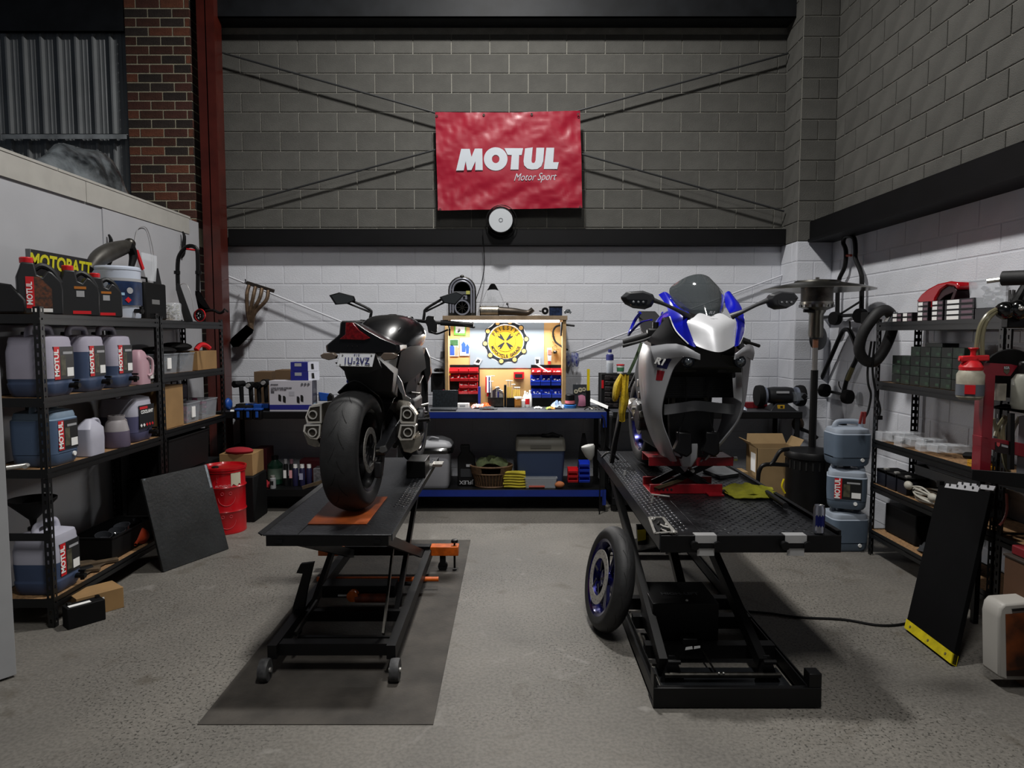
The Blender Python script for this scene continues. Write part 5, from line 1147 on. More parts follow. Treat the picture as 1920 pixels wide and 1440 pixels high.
for zz in (.50, .47, .44): MB().tube(arcs(-62, zz, .08, 10, -10, 1) + arcs(-62, zz, .08, 170, 190, 1), .0015, 5).part('line_print', LN, t, local=True)
rl = [[V((.174 * cos(a), .174 * sin(a), z + .012 * ((i * 5) % 3))) for i, a in enumerate([radians(-50 + 6 * k) for k in range(6)])] for z in (.41, .545)]
MB().sheet(rl, .001, k=1).part('torn_label', mat('label_cream', '#b8b29c', .7), t, local=True)
text('AUTHENTIC', t, mat('text_pink', '#d69a9e', .6), (.176 * cos(radians(-68)), .176 * sin(radians(-68)), .415), .026, (-sin(radians(-68)), cos(radians(-68)), 0), (0, 0, 1), world=False)
carton('cardboard tray with red rags on the floor behind the red drum', -2.66, -2.36, 6.14, 6.42, .42, .62, open_=False, tape=False)
MB().ball((-2.50, 6.20, .64), (.13, .08, .035)).solo('red_rag', mat('rag_red', '#8a1420', .9), 'crumpled red rag on top of the cardboard tray', 'rag')
bpy.data.objects['wall_left'].name = 'wall_left'
MB().bb((-2.68, 6.10, 0), (-2.34, 6.44, .42)).solo('storage_crate', BLKM, 'black crate carrying the cardboard tray behind the red drum', 'crate', bev=.01)
# rubber sheet leaning on the rack
A, B_, C_, D_ = G(303, 1073), G(426, 1029), V((-2.615, 5.48, .575)), V((-2.66, 4.86, .55))
D_ = PX(262, 899, -2.625); C_ = P(385, 871, 5.45)
t = thing('rubber_sheet', 'square black rubber sheet leaning against the left rack', 'sheet', ((A + B_) / 2))
nrm = (B_ - A).cross(D_ - A).normalized()
MB().prism([A, B_, C_, D_], nrm * .02).part('sheet_body', mat('sheet_black', '#1c1e1f', .5, var=.4, vs=6, bump=.2, bs=40), t, bev=.003)
MB().prism([C_ + (D_ - C_) * .015, C_ + (D_ - C_) * .05, C_ + (D_ - C_) * .05 + (B_ - C_) * .27, C_ + (D_ - C_) * .015 + (B_ - C_) * .27], nrm * .0215).part('tape_strip', mat('tape_silver', '#7d858c', .35, .5, var=.4, vs=30), t, smooth=0)
MB().prism([D_ + (C_ - D_) * .02, D_ + (C_ - D_) * .05, D_ + (C_ - D_) * .05 + (A - D_) * .3, D_ + (C_ - D_) * .02 + (A - D_) * .3], nrm * .0215).part('tape_strip', mat('tape_silver', ''), t, smooth=0)
# plastic wrapped bundle above the partition
rws = []
for i in range(9):
 y = 4.6 + i * .155; hh = [.04, .10, .16, .26, .33, .36, .33, .22, .05][i]; w_ = .05 + hh * .45
 rws.append([V((-3.22 - w_ * .4 + w_ * cos(a) * (1 + .12 * sin(i * 3 + a * 4)), y, 2.80 + max(0, hh * sin(a)) * (1 + .10 * sin(i * 5 + a * 3)))) for a in [pi * 2 * k / 14 for k in range(14)]])
MB().loft(rws, k=2).solo('wrapped_bundle', mat('plastic_wrap', '#6c7276', .16, .1, var=.7, vs=7, bump=.9, bs=14, coat=1., col2='#1c1f22'), 'bundle wrapped in clear plastic on top of the white partition', 'bundle', smooth=60)
# ================================================================ BACK WALL AND BENCH THINGS
def pp(pts, Y, org=(0, 0), sc=1.): return [P(org[0] + x / sc, org[1] + y / sc, Y) for x, y in pts]
def pbox(x0, y0, x1, y1, Y, d):     # box from its front rectangle in the photo at depth Y, d metres deep
 a, b = P(x0, y1, Y), P(x1, y0, Y); return (a.x, Y, a.z), (b.x, Y + d, b.z)
# banner ------------------------------------------------------------
YB = 7.035
t = thing('banner', 'red wrinkled vinyl banner with white lettering on the upper back wall', 'banner', P(953, 396, YB))
def bpt(u, v):
 a = V((817, 213)) * (1 - u) * (1 - v) + V((1087, 210)) * u * (1 - v) + V((1091, 391)) * u * v + V((822, 396)) * (1 - u) * v
 y = a.y + 5 * sin(pi * u) * (1 - v) * .4
 nz = lambda a, b, c: noise.noise(V((a, b, c)))
 w = .028 * nz(u * 2.2 + v, v * 2 - u, 1) + .022 * nz(u * 5 - v * 3, v * 2 + u, 5) + .016 * nz(u * 7 + v * 6, v * 3, 9) + .010 * abs(nz(u * 15, v * 9 + u * 5, 3)) + .006 * nz(u * 30, v * 24, 7)
 p = P(a.x, y, YB); w *= 1 - .85 * math.exp(-((u - .5) / .34) ** 4 - ((v - .52) / .22) ** 4); return V((p.x, YB - .045 + w * .7, p.z))
rows = [[bpt(i / 70, j / 46) for i in range(71)] for j in range(47)]
MB().sheet(rows, .002, k=1).part('vinyl_sheet', mat('banner_red', '#900d27', .38, bump=.12, bs=9), t, smooth=60)
BW = mat('banner_white', '#b9bfc6', .35)
s_ = (840, 200); k_ = 6.2615
LET = [[(155, 495), (255, 495), (275, 590), (315, 492), (402, 492), (408, 745), (320, 745), (322, 640), (275, 745), (225, 745), (207, 640), (185, 748), (95, 750)],
       [(662, 487), (882, 487), (865, 568), (835, 568), (828, 738), (733, 738), (748, 568), (700, 565)],
       [(1155, 482), (1247, 482), (1235, 652), (1300, 652), (1283, 732), (1125, 732)],
       [(905, 490), (995, 478), (980, 630), (985, 655), (1000, 663), (1018, 655), (1028, 630), (1038, 482), (1130, 482), (1118, 640), (1095, 700), (1050, 732), (985, 738), (930, 725), (895, 690), (886, 640)]]
def letter(poly, hole=None):
 b = MB(); q = pp(poly, 6.983, s_, k_); b.prism(q, (0, .002, 0)); b.part('lettering', BW, t, smooth=0)
for l_ in LET: letter(l_)
b = MB(); c_ = P(840 + 560 / k_, 200 + 614 / k_, 6.985); ro, ri2 = .117 * .98, .037
n = 36; vs = []
for i in range(n):
 a = 2 * pi * i / n
 for rx, rz_ in ((135 / k_ / 182, 132 / k_ / 184), (43 / k_ / 182, 47 / k_ / 184)): vs.append(c_ + V((cos(a) * rx, 0, sin(a) * rz_)))
m_ = len(vs); b.add(vs + [p + V((0, .002, 0)) for p in vs], [(2 * i, 2 * i + 1, (2 * i + 3) % m_, (2 * i + 2) % m_) for i in range(n)]); b.part('lettering', BW, t, smooth=0)
text('Motor Sport', t, BW, P(1002, 338, 6.983), .105, (1, .0, .02), (0, 0, 1), shear=.45, sx=.78, bold=-.0005)
for x, y in ((819, 217), (907, 215), (997, 214), (1084, 214), (1088, 388), (825, 393)): MB().rlathe([(.006, 0), (.012, 0), (.012, .004), (.006, .004)], 12, P(x, y, 6.975), (0, 1, 0)).part('eyelet', DSTEEL, t)
# bracing rods -------------------------------------------------------
RODD = mat('rod_dark', '#2b2c2d', .5)
MB().cyl(P(413, 98, 7.03), P(1470, 396, 7.03), .010, n=8).solo('brace_rod', RODD, 'dark bracing rod falling from upper left to lower right behind the banner', 'rod')
MB().cyl(P(1478, 100, 7.055), P(418, 390, 7.055), .010, n=8).solo('brace_rod', RODD, 'dark bracing rod rising from lower left to upper right behind the banner', 'rod')
MB().cyl(P(425, 517, 7.06), P(1100, 787, 7.06), .009, n=8).solo('brace_rod', WHTB, 'white bracing rod sloping down from the left column behind the black motorcycle', 'rod')
MB().cyl(P(1470, 515, 7.10), P(845, 746, 7.10), .009, n=8).solo('brace_rod', WHTB, 'white bracing rod rising to the right corner behind the blue motorcycle', 'rod')
# LED high bay on the beam ---------------------------------------------
c = P(939, 413, 6.94); t = thing('led_light', 'round white unlit led high bay lamp resting on the black beam under the banner', 'lamp', c)
MB().lathe([(.128, .02), (.130, -.01), (.122, -.018), (.118, -.012)], 32, c, (0, 1, 0), caps=False).part('housing', BLK, t)
MB().lathe([(.0, -.008), (.118, -.012)], 32, c, (0, 1, 0)).part('diffuser', mat('diffuser', '#b5b9bd', .5), t)
MB().rlathe([(.014, -.014), (.022, -.014), (.022, -.010), (.014, -.010)], 20, c, (0, 1, 0)).part('sensor_ring', mat('ring_grey', '#6d7075', .5), t)
for r_, dx in ((.14, -.006), (.155, .006)): MB().tube([c + V((r_ * cos(a) + dx, .03, r_ * sin(a))) for a in [2 * pi * i / 24 for i in range(24)]], .004, 6, closed=True).part('cable_coil', BLKM, t)
MB().tube([P(905, 430, 6.98), P(907, 460, 6.975), P(908, 500, 7.05), P(903, 530, 7.05), P(893, 560, 6.98), P(890, 575, 6.98)], .005, 6, k=5).solo('hanging_cable', BLKM, 'black cable hanging from the round lamp to the jukebox', 'cable')
# exhaust header hanging on the wall -------------------------------------
t = thing('header_exhaust', 'rusty four into one exhaust header with muffler hanging on the back wall', 'exhaust', P(465, 650, 7.0))
HM = mat('header_rust', '#6d5a48', .45, .6, var=.45, vs=18); c4 = [(467, 535), (479, 538), (491, 541), (503, 545)]
for i, (x, y) in enumerate(c4): MB().tube([P(x, y, 6.96), P(x - 4, y + 18, 6.93), P(464 + i * 5, 585, 6.95), P(467 + i * 2.4, 600, 6.97), P(470 + i * .6, 615, 6.98)], .019, 10, k=5).part('header_pipe', HM, t)
MB().beam(P(463, 530, 6.97), P(514, 546, 6.97), .03, .035).part('header_flange', mat('rust_dark', '#2e2824', .6, .5), t, bev=.004)
MB().tube([P(470, 606, 6.97), P(471, 618, 6.97)], .026, 10).part('collector', HM, t)
MB().loft([pp(((462, 609), (475, 618), (474, 624), (460, 616)), 6.9), pp(((434, 634), (448, 650), (437, 651), (431, 643)), 6.9)]).part('muffler_face', mat('muffler_dark', '#4a443e', .5, .5, var=.2), t)
MB().tube([P(470, 614, 6.98), P(440, 643, 6.98)], [.045, .055], 12).part('muffler_body', mat('muffler_dark', ''), t)
MB().tube([P(462, 532, 7.0), P(460, 524, 7.06)], .006, 6).part('hanger', BLK, t)
# pegboard unit -----------------------------------------------------------
PINE = mat('pine', '#a98a5e', .6, var=.2, vs=10); MDF = mat('mdf_board', '#c29a62', .7, var=.06, vs=5)
YU, YF = 6.98, 6.80
u = thing('tool_board', 'pine framed tool board with a tube light, standing on the blue workbench', 'tool board', (P(948, 770, 6.9).x, 6.9, BT))
def bbp(x0, y0, x1, y1, Y0, Y1):
 a, b = P(x0, y1, Y0), P(x1, y0, Y0); return MB().bb((a.x, Y0, a.z), (b.x, Y1, b.z))
bl = P(845, 597, YU); br_ = P(1054, 768, YU)
MB().bb((P(843, 0, YU).x, YU, BT), (P(1055, 0, YU).x, YU + .016, bl.z)).part('back_panel', MDF, u, smooth=0)
for a_, b_ in ((834.5, 841), (1054, 1061)): MB().bb((P(a_, 0, YF).x, YF, BT), (P(b_, 0, YF).x, YU + .03, P(0, 600, YF).z)).part('side_panel', PINE, u, bev=.002)
MB().bb((P(831, 0, YF).x, YF - .02, P(0, 600, YF).z), (P(1063, 0, YF).x, 7.12, P(0, 592, YF).z)).part('top_shelf', mat('ply_top', '#8f7b62', .7, var=.2, vs=12), u, bev=.002)
MB().cyl(P(846, 601.5, YF + .06), P(1049, 601.5, YF + .06), .017, n=16).part('tube_light', mat('tube_emit', '#ffffff', .5, emit='#fdfdff', es=8), u)
# poster
ps = thing('poster', 'silver poster with a yellow chain wheel emblem on the tool board', 'poster', P(950, 690, YU - .004))
YP2 = YU - .006
MB().prism(pp(((881, 598), (1020, 598), (1020, 690), (881, 690)), YP2), (0, .003, 0)).part('poster_sheet', mat('poster_silver', '#848e96', .8, spec=.2, var=.06, vs=3), ps, smooth=0)
oc, ks = (880, 595), 10.105
def ppx(x, y, Y=YP2): return P(oc[0] + x / ks, oc[1] + y / ks, Y)
cc = (690, 465); R1_, sc_ = 350, 1
GRY = mat('emblem_grey', '#25282d', .9, spec=.1); YE = mat('emblem_yellow', '#b98c2a', .9, spec=.1)
rol = [(300, 497), (397, 717), (605, 830), (857, 800), (1033, 640), (1078, 412), (978, 200), (770, 90), (535, 110), (352, 262)]
MB().prism([ppx(cc[0] + (x - cc[0]) * 1.12, cc[1] + (y - cc[1]) * 1.12, YP2 - .0012) for x, y in rol], (0, .001, 0)).part('emblem_halo', PAPER, ps, smooth=0)
for i, (x, y) in enumerate(rol):
 x2, y2 = rol[(i + 1) % len(rol)]
 a = V((x, y)); b2 = V((x2, y2)); n2 = V((-(b2 - a).y, (b2 - a).x)).normalized() * 44; mid = (a + b2) / 2
 MB().prism([ppx(*q, YP2 - .0024) for q in ((a + n2), (mid + n2 * .55), (b2 + n2), (b2 - n2), (mid - n2 * .55), (a - n2))], (0, .001, 0)).part('chain_link', GRY, ps, smooth=0)
MB().prism([ppx(cc[0] + 332 * cos(a), cc[1] + 315 * sin(a), YP2 - .0034) for a in [2 * pi * i / 40 for i in range(40)]], (0, .001, 0)).part('emblem_disc', YE, ps, smooth=0)
for x, y in rol:
 MB().prism([ppx(x + 56 * cos(a), y + 56 * sin(a), YP2 - .0044) for a in [2 * pi * i / 18 for i in range(18)]], (0, .001, 0)).part('chain_roller', GRY, ps, smooth=0)
 MB().prism([ppx(x + 40 * cos(a), y + 40 * sin(a), YP2 - .0052) for a in [2 * pi * i / 18 for i in range(18)]], (0, .001, 0)).part('roller_face', mat('roller_face', '#c9a05a', .9), ps, smooth=0)
b = MB(); ci = [ppx(cc[0] - 8 + 197 * cos(a), cc[1] - 8 + 195 * sin(a), YP2 - .0048) for a in [2 * pi * i / 40 for i in range(40)]]
b.tube(ci, .0012, 4, closed=True).part('emblem_ring', GRY, ps)
for a in (45, 135, 225, 315):
 ca, sa = cos(radians(a)), sin(radians(a)); o2 = V((cc[0] - 8, cc[1] - 8)); d2 = V((ca, sa)); n2 = V((-sa, ca))
 pts = [o2 + d2 * 30 + n2 * 10, o2 + d2 * 115 + n2 * 32, o2 + d2 * 165 + n2 * 38, o2 + d2 * 178 + n2 * 18, o2 + d2 * 145 + n2 * 8, o2 + d2 * 145 - n2 * 8, o2 + d2 * 178 - n2 * 18, o2 + d2 * 165 - n2 * 38, o2 + d2 * 115 - n2 * 32, o2 + d2 * 30 - n2 * 10]
 MB().prism([ppx(p.x, p.y, YP2 - .0056) for p in pts], (0, .001, 0)).part('wrench_print', GRY, ps, smooth=0)
def arc_text(s, rad, a0, a1, flip, size, m=GRY):
 n = len(s)
 for i, ch in enumerate(s):
  if ch == ' ': continue
  a = radians(a0 + (a1 - a0) * i / (n - 1)); dx, dy = cos(a), sin(a)
  p = ppx(cc[0] + rad * dx, cc[1] + rad * dy, YP2 - .0048)
  up = V((dx, 0, -dy)) if not flip else V((-dx, 0, dy))
  xd = V((up.z, 0, -up.x)); text(ch, ps, m, p - up * size * .35, size, xd, up, bold=.0012, sx=.85)
arc_text("PRIESTYS", 268, 212, 328, False, .058)
arc_text("MOTOCYCLE GARAGE", 268, 158, 22, True, .042)
# cards and photos pinned up
def card(label, pts, m, name='photo_print', cat='photo', Y=YU - .01, extra=()):
 c = sum(pp(pts, Y), V((0, 0, 0))) / len(pts); t = thing(name, label, cat, c)
 MB().prism(pp(pts, Y), (0, .003, 0)).part('print_sheet', m, t, smooth=0)
 for nm, pl_, mm in extra: MB().prism(pp(pl_, Y - .001), (0, .001, 0)).part(nm, mm, t, smooth=0)
 return t
PW2 = mat('photo_white', '#d5d9de', .5); PB = mat('photo_blue', '#2f52a8', .5); SK = mat('photo_skin', '#b88a72', .6); PG = mat('photo_green', '#35603a', .6, var=.4, vs=60)
card('green and white sign at the top left of the tool board', ((851, 606), (874, 606), (873, 629), (851, 628)), mat('sign_green', '#5fae3c', .5), 'sign_card', 'sign', extra=(('sign_face', ((854, 611), (872, 611), (871, 625), (854, 624)), PW2), ('sign_mark', ((856, 622), (861, 615), (864, 620), (860, 624)), PG)))
card('photo of two blue clad people under green trees on the tool board', ((842, 636), (860, 636), (860, 668), (842, 668)), PW2, extra=(('photo_trees', ((844, 637), (859, 637), (859, 648), (844, 648)), PG), ('figure_shape', ((843, 650), (847, 646), (852, 650), (852, 666), (843, 666)), PB), ('figure_shape', ((853, 652), (856, 648), (860, 653), (859, 667), (853, 667)), SK)))
card('photo of people in blue beside the silver poster', ((862, 634), (881, 633), (880, 667), (862, 667)), PW2, extra=(('figure_shape', ((865, 645), (869, 640), (873, 645), (873, 660), (866, 660)), PB), ('figure_shape', ((873, 650), (876, 644), (880, 650), (879, 663), (874, 663)), PB)))
card('small tilted card with a dark picture at the lower left of the poster', ((888, 682), (895, 670), (904, 674), (898, 685)), PW2, 'picture_card', 'card', YU - .014, (('picture', ((891, 679), (896, 673), (901, 676), (898, 681)), INKK),))
card('small card with black symbols at the lower right of the poster', ((1003, 670), (1013, 670), (1013, 685), (1003, 685)), PW2, 'picture_card', 'card', YU - .014, (('picture', ((1004, 673), (1011, 674), (1010, 681), (1005, 682)), INKK),))
# parts bins ----------------------------------------------------------------
def binrow(board, cells, ox, oy, k):
 pass
REDB = mat('bin_red', '#c9242c', .35); BLUB = mat('bin_blue', '#1f3fc0', .35)
def bin_(px0, py0, px1, py1, m, label, group, fill=True, Y=6.955, dep=.085):
 a, b2 = P(px0, py1, Y - dep), P(px1, py0, Y - dep); w = b2.x - a.x; h = b2.z - a.z; t = thing('parts_bin', label, 'parts bin', ((a.x + b2.x) / 2, Y - dep / 2, a.z), group=group)
 x0, x1, z0, z1 = -w / 2, w / 2, 0, h; y0, y1 = -dep / 2, dep / 2; th = .003
 bb_ = MB(); bb_.bb((x0 + .006, y0 + .01, z0), (x1 - .006, y1, z0 + th)).bb((x0, y1 - th, z0), (x1, y1, z1))
 for x in (x0, x1 - th): bb_.prism([(x, y1, z0), (x, y1, z1), (x, y0 + .03, z1 * .95), (x, y0, z1 * .8), (x, y0 + .01, z0)], (th, 0, 0))
 bb_.prism([(x0, y0 + .01, z0), (x1, y0 + .01, z0), (x1, y0, z1 * .45), (x0, y0, z1 * .45)], (0, th, 0)); bb_.bb((x0, y0 - .002, z1 * .38), (x1, y0 + .003, z1 * .48)); bb_.part('tray_shell', m, t, local=True, smooth=0)
 if fill:
  bf = MB(); r2 = random.Random(int(px0 * 7 + py0))
  for i in range(9): bf.box((x0 + .01 + r2.random() * (w - .02), y0 + .02 + r2.random() * (dep - .03), z0 + h * .3 + r2.random() * h * .35), (.016, .01, .008), rm('Z', r2.random() * 3) @ rm('X', r2.random() * 2))
  o = bf.part('contents', STEEL if i % 2 else PAPER, t, local=True); o['kind'] = 'stuff'
 return t
ox, oy, k2 = 830, 670, 7.111
def brd(x0, y0, x1, y1, label): return bbp(x0, y0, x1, y1, 6.955, 6.972).solo('bin_rail', BLK, label, 'rail', bev=.001)
brd(841, 684, 899, 755, 'black louvred rail on the left of the tool board holding red bins'); brd(995.5, 684, 1053, 766, 'black louvred rail on the right of the tool board holding red and blue bins')
NM = ['left', 'middle', 'right']; RW = ['top', 'second', 'third', 'bottom']
for r, (y0, y1, xs) in enumerate(((140, 215, (85, 218, 348)), (235, 320, (100, 218, 345)), (335, 410, (None, 220, 340)), (415, 490, (None, 212, 342)))):
 for c_, x in enumerate(xs):
  if x is not None: bin_(ox + x / k2, oy + y0 / k2, ox + (x + 124) / k2, oy + y1 / k2, REDB, 'red parts bin at the %s of the %s row on the left bin rail' % (NM[c_], RW[r]), 'red bins on the left rail', fill=r > 0)
for r, (y0, y1, xs, m, cn) in enumerate(((150, 235, (1188, 1325, 1458), REDB, 'red'), (240, 375, (1172, 1308, 1450), BLUB, 'blue'), (425, 540, (1186, 1322, 1460), BLUB, 'blue'))):
 for c_, x in enumerate(xs): bin_(ox + x / k2, oy + y0 / k2, ox + (x + 128) / k2, oy + y1 / k2, m, '%s parts bin at the %s of the %s row on the right bin rail' % (cn, NM[c_], ('top', 'middle', 'bottom')[r]), cn + ' bins on the right rail')
MB().beam(P(1006, 683, 6.86), P(1028, 697, 6.86), .004, .014).solo('paper_strip', PAPER, 'white strip lying slanted across the red bins of the right rail', 'strip')
def zpx(x, y, Y): return P(ox + x / k2, oy + y / k2, Y)
t = thing('first_aid_box', 'small red box with a black label fixed to the middle of the tool board', 'box', zpx(1015, 290, 6.95)); bbp(ox + 948 / k2, oy + 195 / k2, ox + 1085 / k2, oy + 288 / k2, 6.93, 6.98).part('box_body', REDP, t, bev=.003)
bbp(ox + 965 / k2, oy + 222 / k2, ox + 1062 / k2, oy + 268 / k2, 6.928, 6.93).part('label_sticker', INKK, t, smooth=0)
# tools standing at the back of the bench
t = thing('lubricant_tube', 'white tube with red and blue stripes leaning on the tool board', 'tube', zpx(610, 480, 6.93))
MB().loft([pp(((578, 250), (640, 250), (640, 262), (578, 262)), 6.92, (ox, oy), k2)[0:4], [p + V((0, .03, 0)) for p in pp(((578, 250), (640, 250), (640, 262), (578, 262)), 6.92, (ox, oy), k2)]]).part('tube_crimp', PAPER, t)
for a_, b_, m in ((570, 588, REDP), (588, 612, PAPER), (612, 630, INKN), (630, 642, PAPER)): bbp(ox + a_ / k2, oy + 260 / k2, ox + b_ / k2, oy + 470 / k2, 6.91, 6.95).part('tube_stripe', m, t, smooth=0)
MB().cyl(zpx(605, 470, 6.93), zpx(600, 520, 6.93), .012).part('nozzle', REDP, t); MB().cyl(zpx(640, 248, 6.92), zpx(695, 248, 6.92), .004).part('key_bar', STEEL, t)
def rack(label, x0, x1, ytop, tools, m=BLK):
 t = thing('tool_holder', label, 'tool holder', (P(ox + (x0 + x1) / 2 / k2, 0, 6.87).x, 6.87, BT))
 a, b2 = zpx(x0, 0, 6.86), zpx(x1, 0, 6.86); zt_ = zpx(0, ytop, 6.86).z
 MB().bb((a.x, 6.84, BT), (b2.x, 6.90, BT + .012)).bb((a.x, 6.84, BT), (b2.x, 6.845, zt_)).bb((a.x, 6.84, zt_ - .004), (b2.x, 6.90, zt_)).part('rack_body', m, t, smooth=0)
 for i, (x, y, hm, hl) in enumerate(tools):
  k = thing('hex_key', 't handled hex key, %s in the %s' % (('first', 'second', 'third', 'fourth', 'fifth', 'sixth')[i], label.split(' with ')[0]), 'hex key', zpx(x, ytop, 6.87), group='hex keys on the bench')
  p0, p1 = V((zpx(x, 0, 6.87).x, 6.87, BT + .015)), zpx(x, y, 6.87)
  MB().cyl(p0, p1, .004, n=6).part('shank', STEEL, k); MB().cyl(p0 + (p1 - p0) * .2, p0 + (p1 - p0) * .75, .009, n=8).part('sleeve', hm, k); MB().cyl(p1 - V((hl, 0, 0)), p1 + V((hl, 0, 0)), .004, n=6).part('cross_handle', STEEL, k)
 return t
YH = mat('key_yellow', '#c2a34a', .5)
rack('grey hex key stand with a dark triangular backing', 602, 812, 535, ((650, 320, STEEL, .02), (720, 400, STEEL, .012), (738, 395, INKN, .012), (765, 430, STEEL, .01), (790, 445, STEEL, .01)), DSTEEL)
MB().prism([zpx(600, 560, 6.92), zpx(815, 560, 6.92), zpx(812, 480, 6.92), zpx(745, 395, 6.92), zpx(615, 470, 6.92)], (0, .02, 0)).solo('backing_plate', mat('maroon_dark', '#241a22', .5), 'dark triangular plate behind the grey hex key stand', 'plate')
rack('black hex key stand with yellow sleeved keys', 852, 958, 540, ((872, 310, YH, .022), (905, 312, YH, .022), (942, 360, YH, .02)))
for i, x in enumerate((968, 995, 1020)):
 k = thing('hex_key', 'short yellow sleeved hex key %s the amber jar' % ('left behind', 'straight behind', 'right behind')[i], 'hex key', zpx(x, 500, 6.93)); MB().cyl(V((zpx(x, 0, 6.93).x, 6.93, BT + .002)), zpx(x, 400, 6.93), .004, n=6).part('shank', STEEL, k); MB().cyl(zpx(x, 530, 6.93), zpx(x, 430, 6.93), .009, n=8).part('sleeve', YH, k); MB().cyl(zpx(x - 12, 400, 6.93), zpx(x + 12, 400, 6.93), .004, n=6).part('cross_handle', STEEL, k)
MB().bb((zpx(817, 0, 6.88).x, 6.86, BT), (zpx(850, 0, 6.88).x, 6.90, zpx(0, 365, 6.88).z)).solo('black_bar', BLK, 'upright black bar between the two hex key stands', 'bar', bev=.004)
t = thing('amber_jar', 'amber jar with a white lid in front of the short hex keys', 'jar', (zpx(1003, 0, 6.86).x, 6.86, BT)); MB().lathe([(.038, 0), (.04, .01), (.04, .085), (.036, .09)], 20).part('glass', mat('amber_glass', '#8a5a20', .2, coat=.5), t, local=True); MB().lathe([(.04, .09), (.04, .104), (.036, .106)], 20).part('lid', PAPER, t, local=True); MB().bb((-.025, -.0425, .02), (.025, -.0405, .07)).part('label_sticker', mat('amber_label', '#a8702c', .5), t, local=True)
def bottle(label, x, Y, z, r, h, m, neck=.35, cap=PAPER, lab=None, name='bottle', cat='bottle', nr=None, n=18):
 t = thing(name, label, cat, (x, Y, z)); nr = nr or r * neck
 MB().lathe([(r * .9, 0), (r, .006), (r, h * .68), (nr * 1.1, h * .84), (nr, h * .86), (nr, h * .9)], n).part('body', m, t, local=True); MB().lathe([(nr * 1.15, h * .88), (nr * 1.15, h), (nr, h * 1.01)], 12).part('cap', cap, t, local=True)
 if lab: MB().lathe([(r * 1.02, h * .2), (r * 1.02, h * .58)], n, caps=False).part('label_sticker', lab, t, local=True)
 return t
for i, (x, h, lb_) in enumerate(((1075, .10, 'small white dropper bottle beside the amber jar'), (1100, .16, 'tall white bottle with a nozzle left of the red labelled bottle'), (1130, .15, 'white bottle with a red label among the bench bottles'), (1165, .17, 'tallest white bottle next to the right bin rail'))):
 bottle(lb_, zpx(x, 0, 6.86).x, 6.86 + .03 * (i % 2), BT, .022, h, PAPER, lab=REDL if i == 2 else None)
# rags and small things on the bench top
def rag(label, x, y, z, rx, ry, rz_, m, seed=1, name='rag', cat='rag'):
 r2 = random.Random(seed); N = 11; rows = []
 for i in range(N):
  row = []
  for j in range(N):
   u_, v_ = i / (N - 1) * 2 - 1, j / (N - 1) * 2 - 1; d = max(0, 1 - (u_ * u_ + v_ * v_) * .55)
   row.append(V((x + rx * u_ * (1 - .18 * v_ * v_) + .01 * r2.random(), y + ry * v_ * (1 - .18 * u_ * u_), z + .004 + rz_ * d * (.35 + .65 * r2.random()))))
  rows.append(row)
 return MB().sheet(rows, .004, k=2).solo(name, m, label, cat, smooth=60)
rag('orange and white glove lying left on the blue bench', zpx(470, 0, 6.75).x, 6.76, BT, .075, .05, .05, mat('glove_orange', '#d8562a', .7, var=.7, vs=30, col2='#c9c9cc'), 3, 'work_glove', 'glove')
rag('bright orange cloth on the blue bench beside the hex key stand', zpx(560, 0, 6.75).x, 6.77, BT, .05, .04, .06, mat('cloth_orange', '#f0591a', .8), 4)
rag('dark grey glove in front of the orange cloth', zpx(600, 0, 6.65).x, 6.64, BT, .09, .045, .035, mat('glove_dark', '#26282b', .8, var=.3, vs=30), 5, 'work_glove', 'glove')
rag('small white and blue cloth at the right end of the lit bench', zpx(1530, 0, 6.7).x, 6.72, BT, .065, .05, .085, mat('cloth_white', '#c9d2dc', .8, var=.3, vs=20, col2='#7f9cc4'), 6)
rag('small orange and green cloth near the right bin rail', zpx(1430, 0, 6.66).x, 6.66, BT, .045, .035, .03, mat('cloth_mix', '#d88a4a', .8, var=.5, vs=30, col2='#6aa04a'), 7)
rag('small pale cloth lying behind the orange and green one', zpx(1265, 0, 6.74).x, 6.74, BT, .04, .03, .02, PAPER, 8)
t = carton('long low white box beside the black laptop', zpx(197, 0, 6.8).x, zpx(350, 0, 6.8).x, 6.78, 6.86, BT, BT + .045, name='white_box', m=PAPER, tape=False)
MB().bb((zpx(225, 0, 6.8).x, 6.779, BT + .012), (zpx(300, 0, 6.8).x, 6.78, BT + .03)).part('label_sticker', mat('text_grey', ''), t, smooth=0)
MB().bb((zpx(470, 0, 6.92).x, 6.90, BT), (zpx(505, 0, 6.92).x, 6.94, zpx(0, 392, 6.92).z)).solo('blue_binder', mat('binder_blue', '#1c2f8a', .5), 'upright dark blue binder right of the red bins', 'binder', bev=.002)
t = thing('laptop', 'black laptop standing open at the left end of the lit bench', 'laptop', (P(832, 0, 6.6).x, 6.6, BT))
a, b2 = P(808, 768, 6.56), P(856, 768, 6.56); MB().bb((a.x, 6.50, BT + .001), (b2.x, 6.70, BT + .02)).part('laptop_base', mat('laptop_grey', '#34373a', .4, .5), t, bev=.003)
MB().prism([V((a.x, 6.68, BT + .02)), V((b2.x, 6.68, BT + .02)), V((b2.x, 6.72, BT + .185)), V((a.x, 6.72, BT + .185))], (0, .008, 0)).part('screen', mat('screen_dark', '#0e1418', .25, var=.6, vs=60), t, bev=.002)
rag('pink and red cloth behind the laptop', P(833, 0, 6.85).x, 6.88, BT + .12, .07, .05, .06, mat('cloth_pink', '#c24a7c', .8, var=.6, vs=12, col2='#b0202c'), 12)
bbp(808, 700, 832, 735, 6.90, 6.96).solo('black_case', BLKM, 'small black case leaning at the left edge of the tool board', 'case', bev=.004)
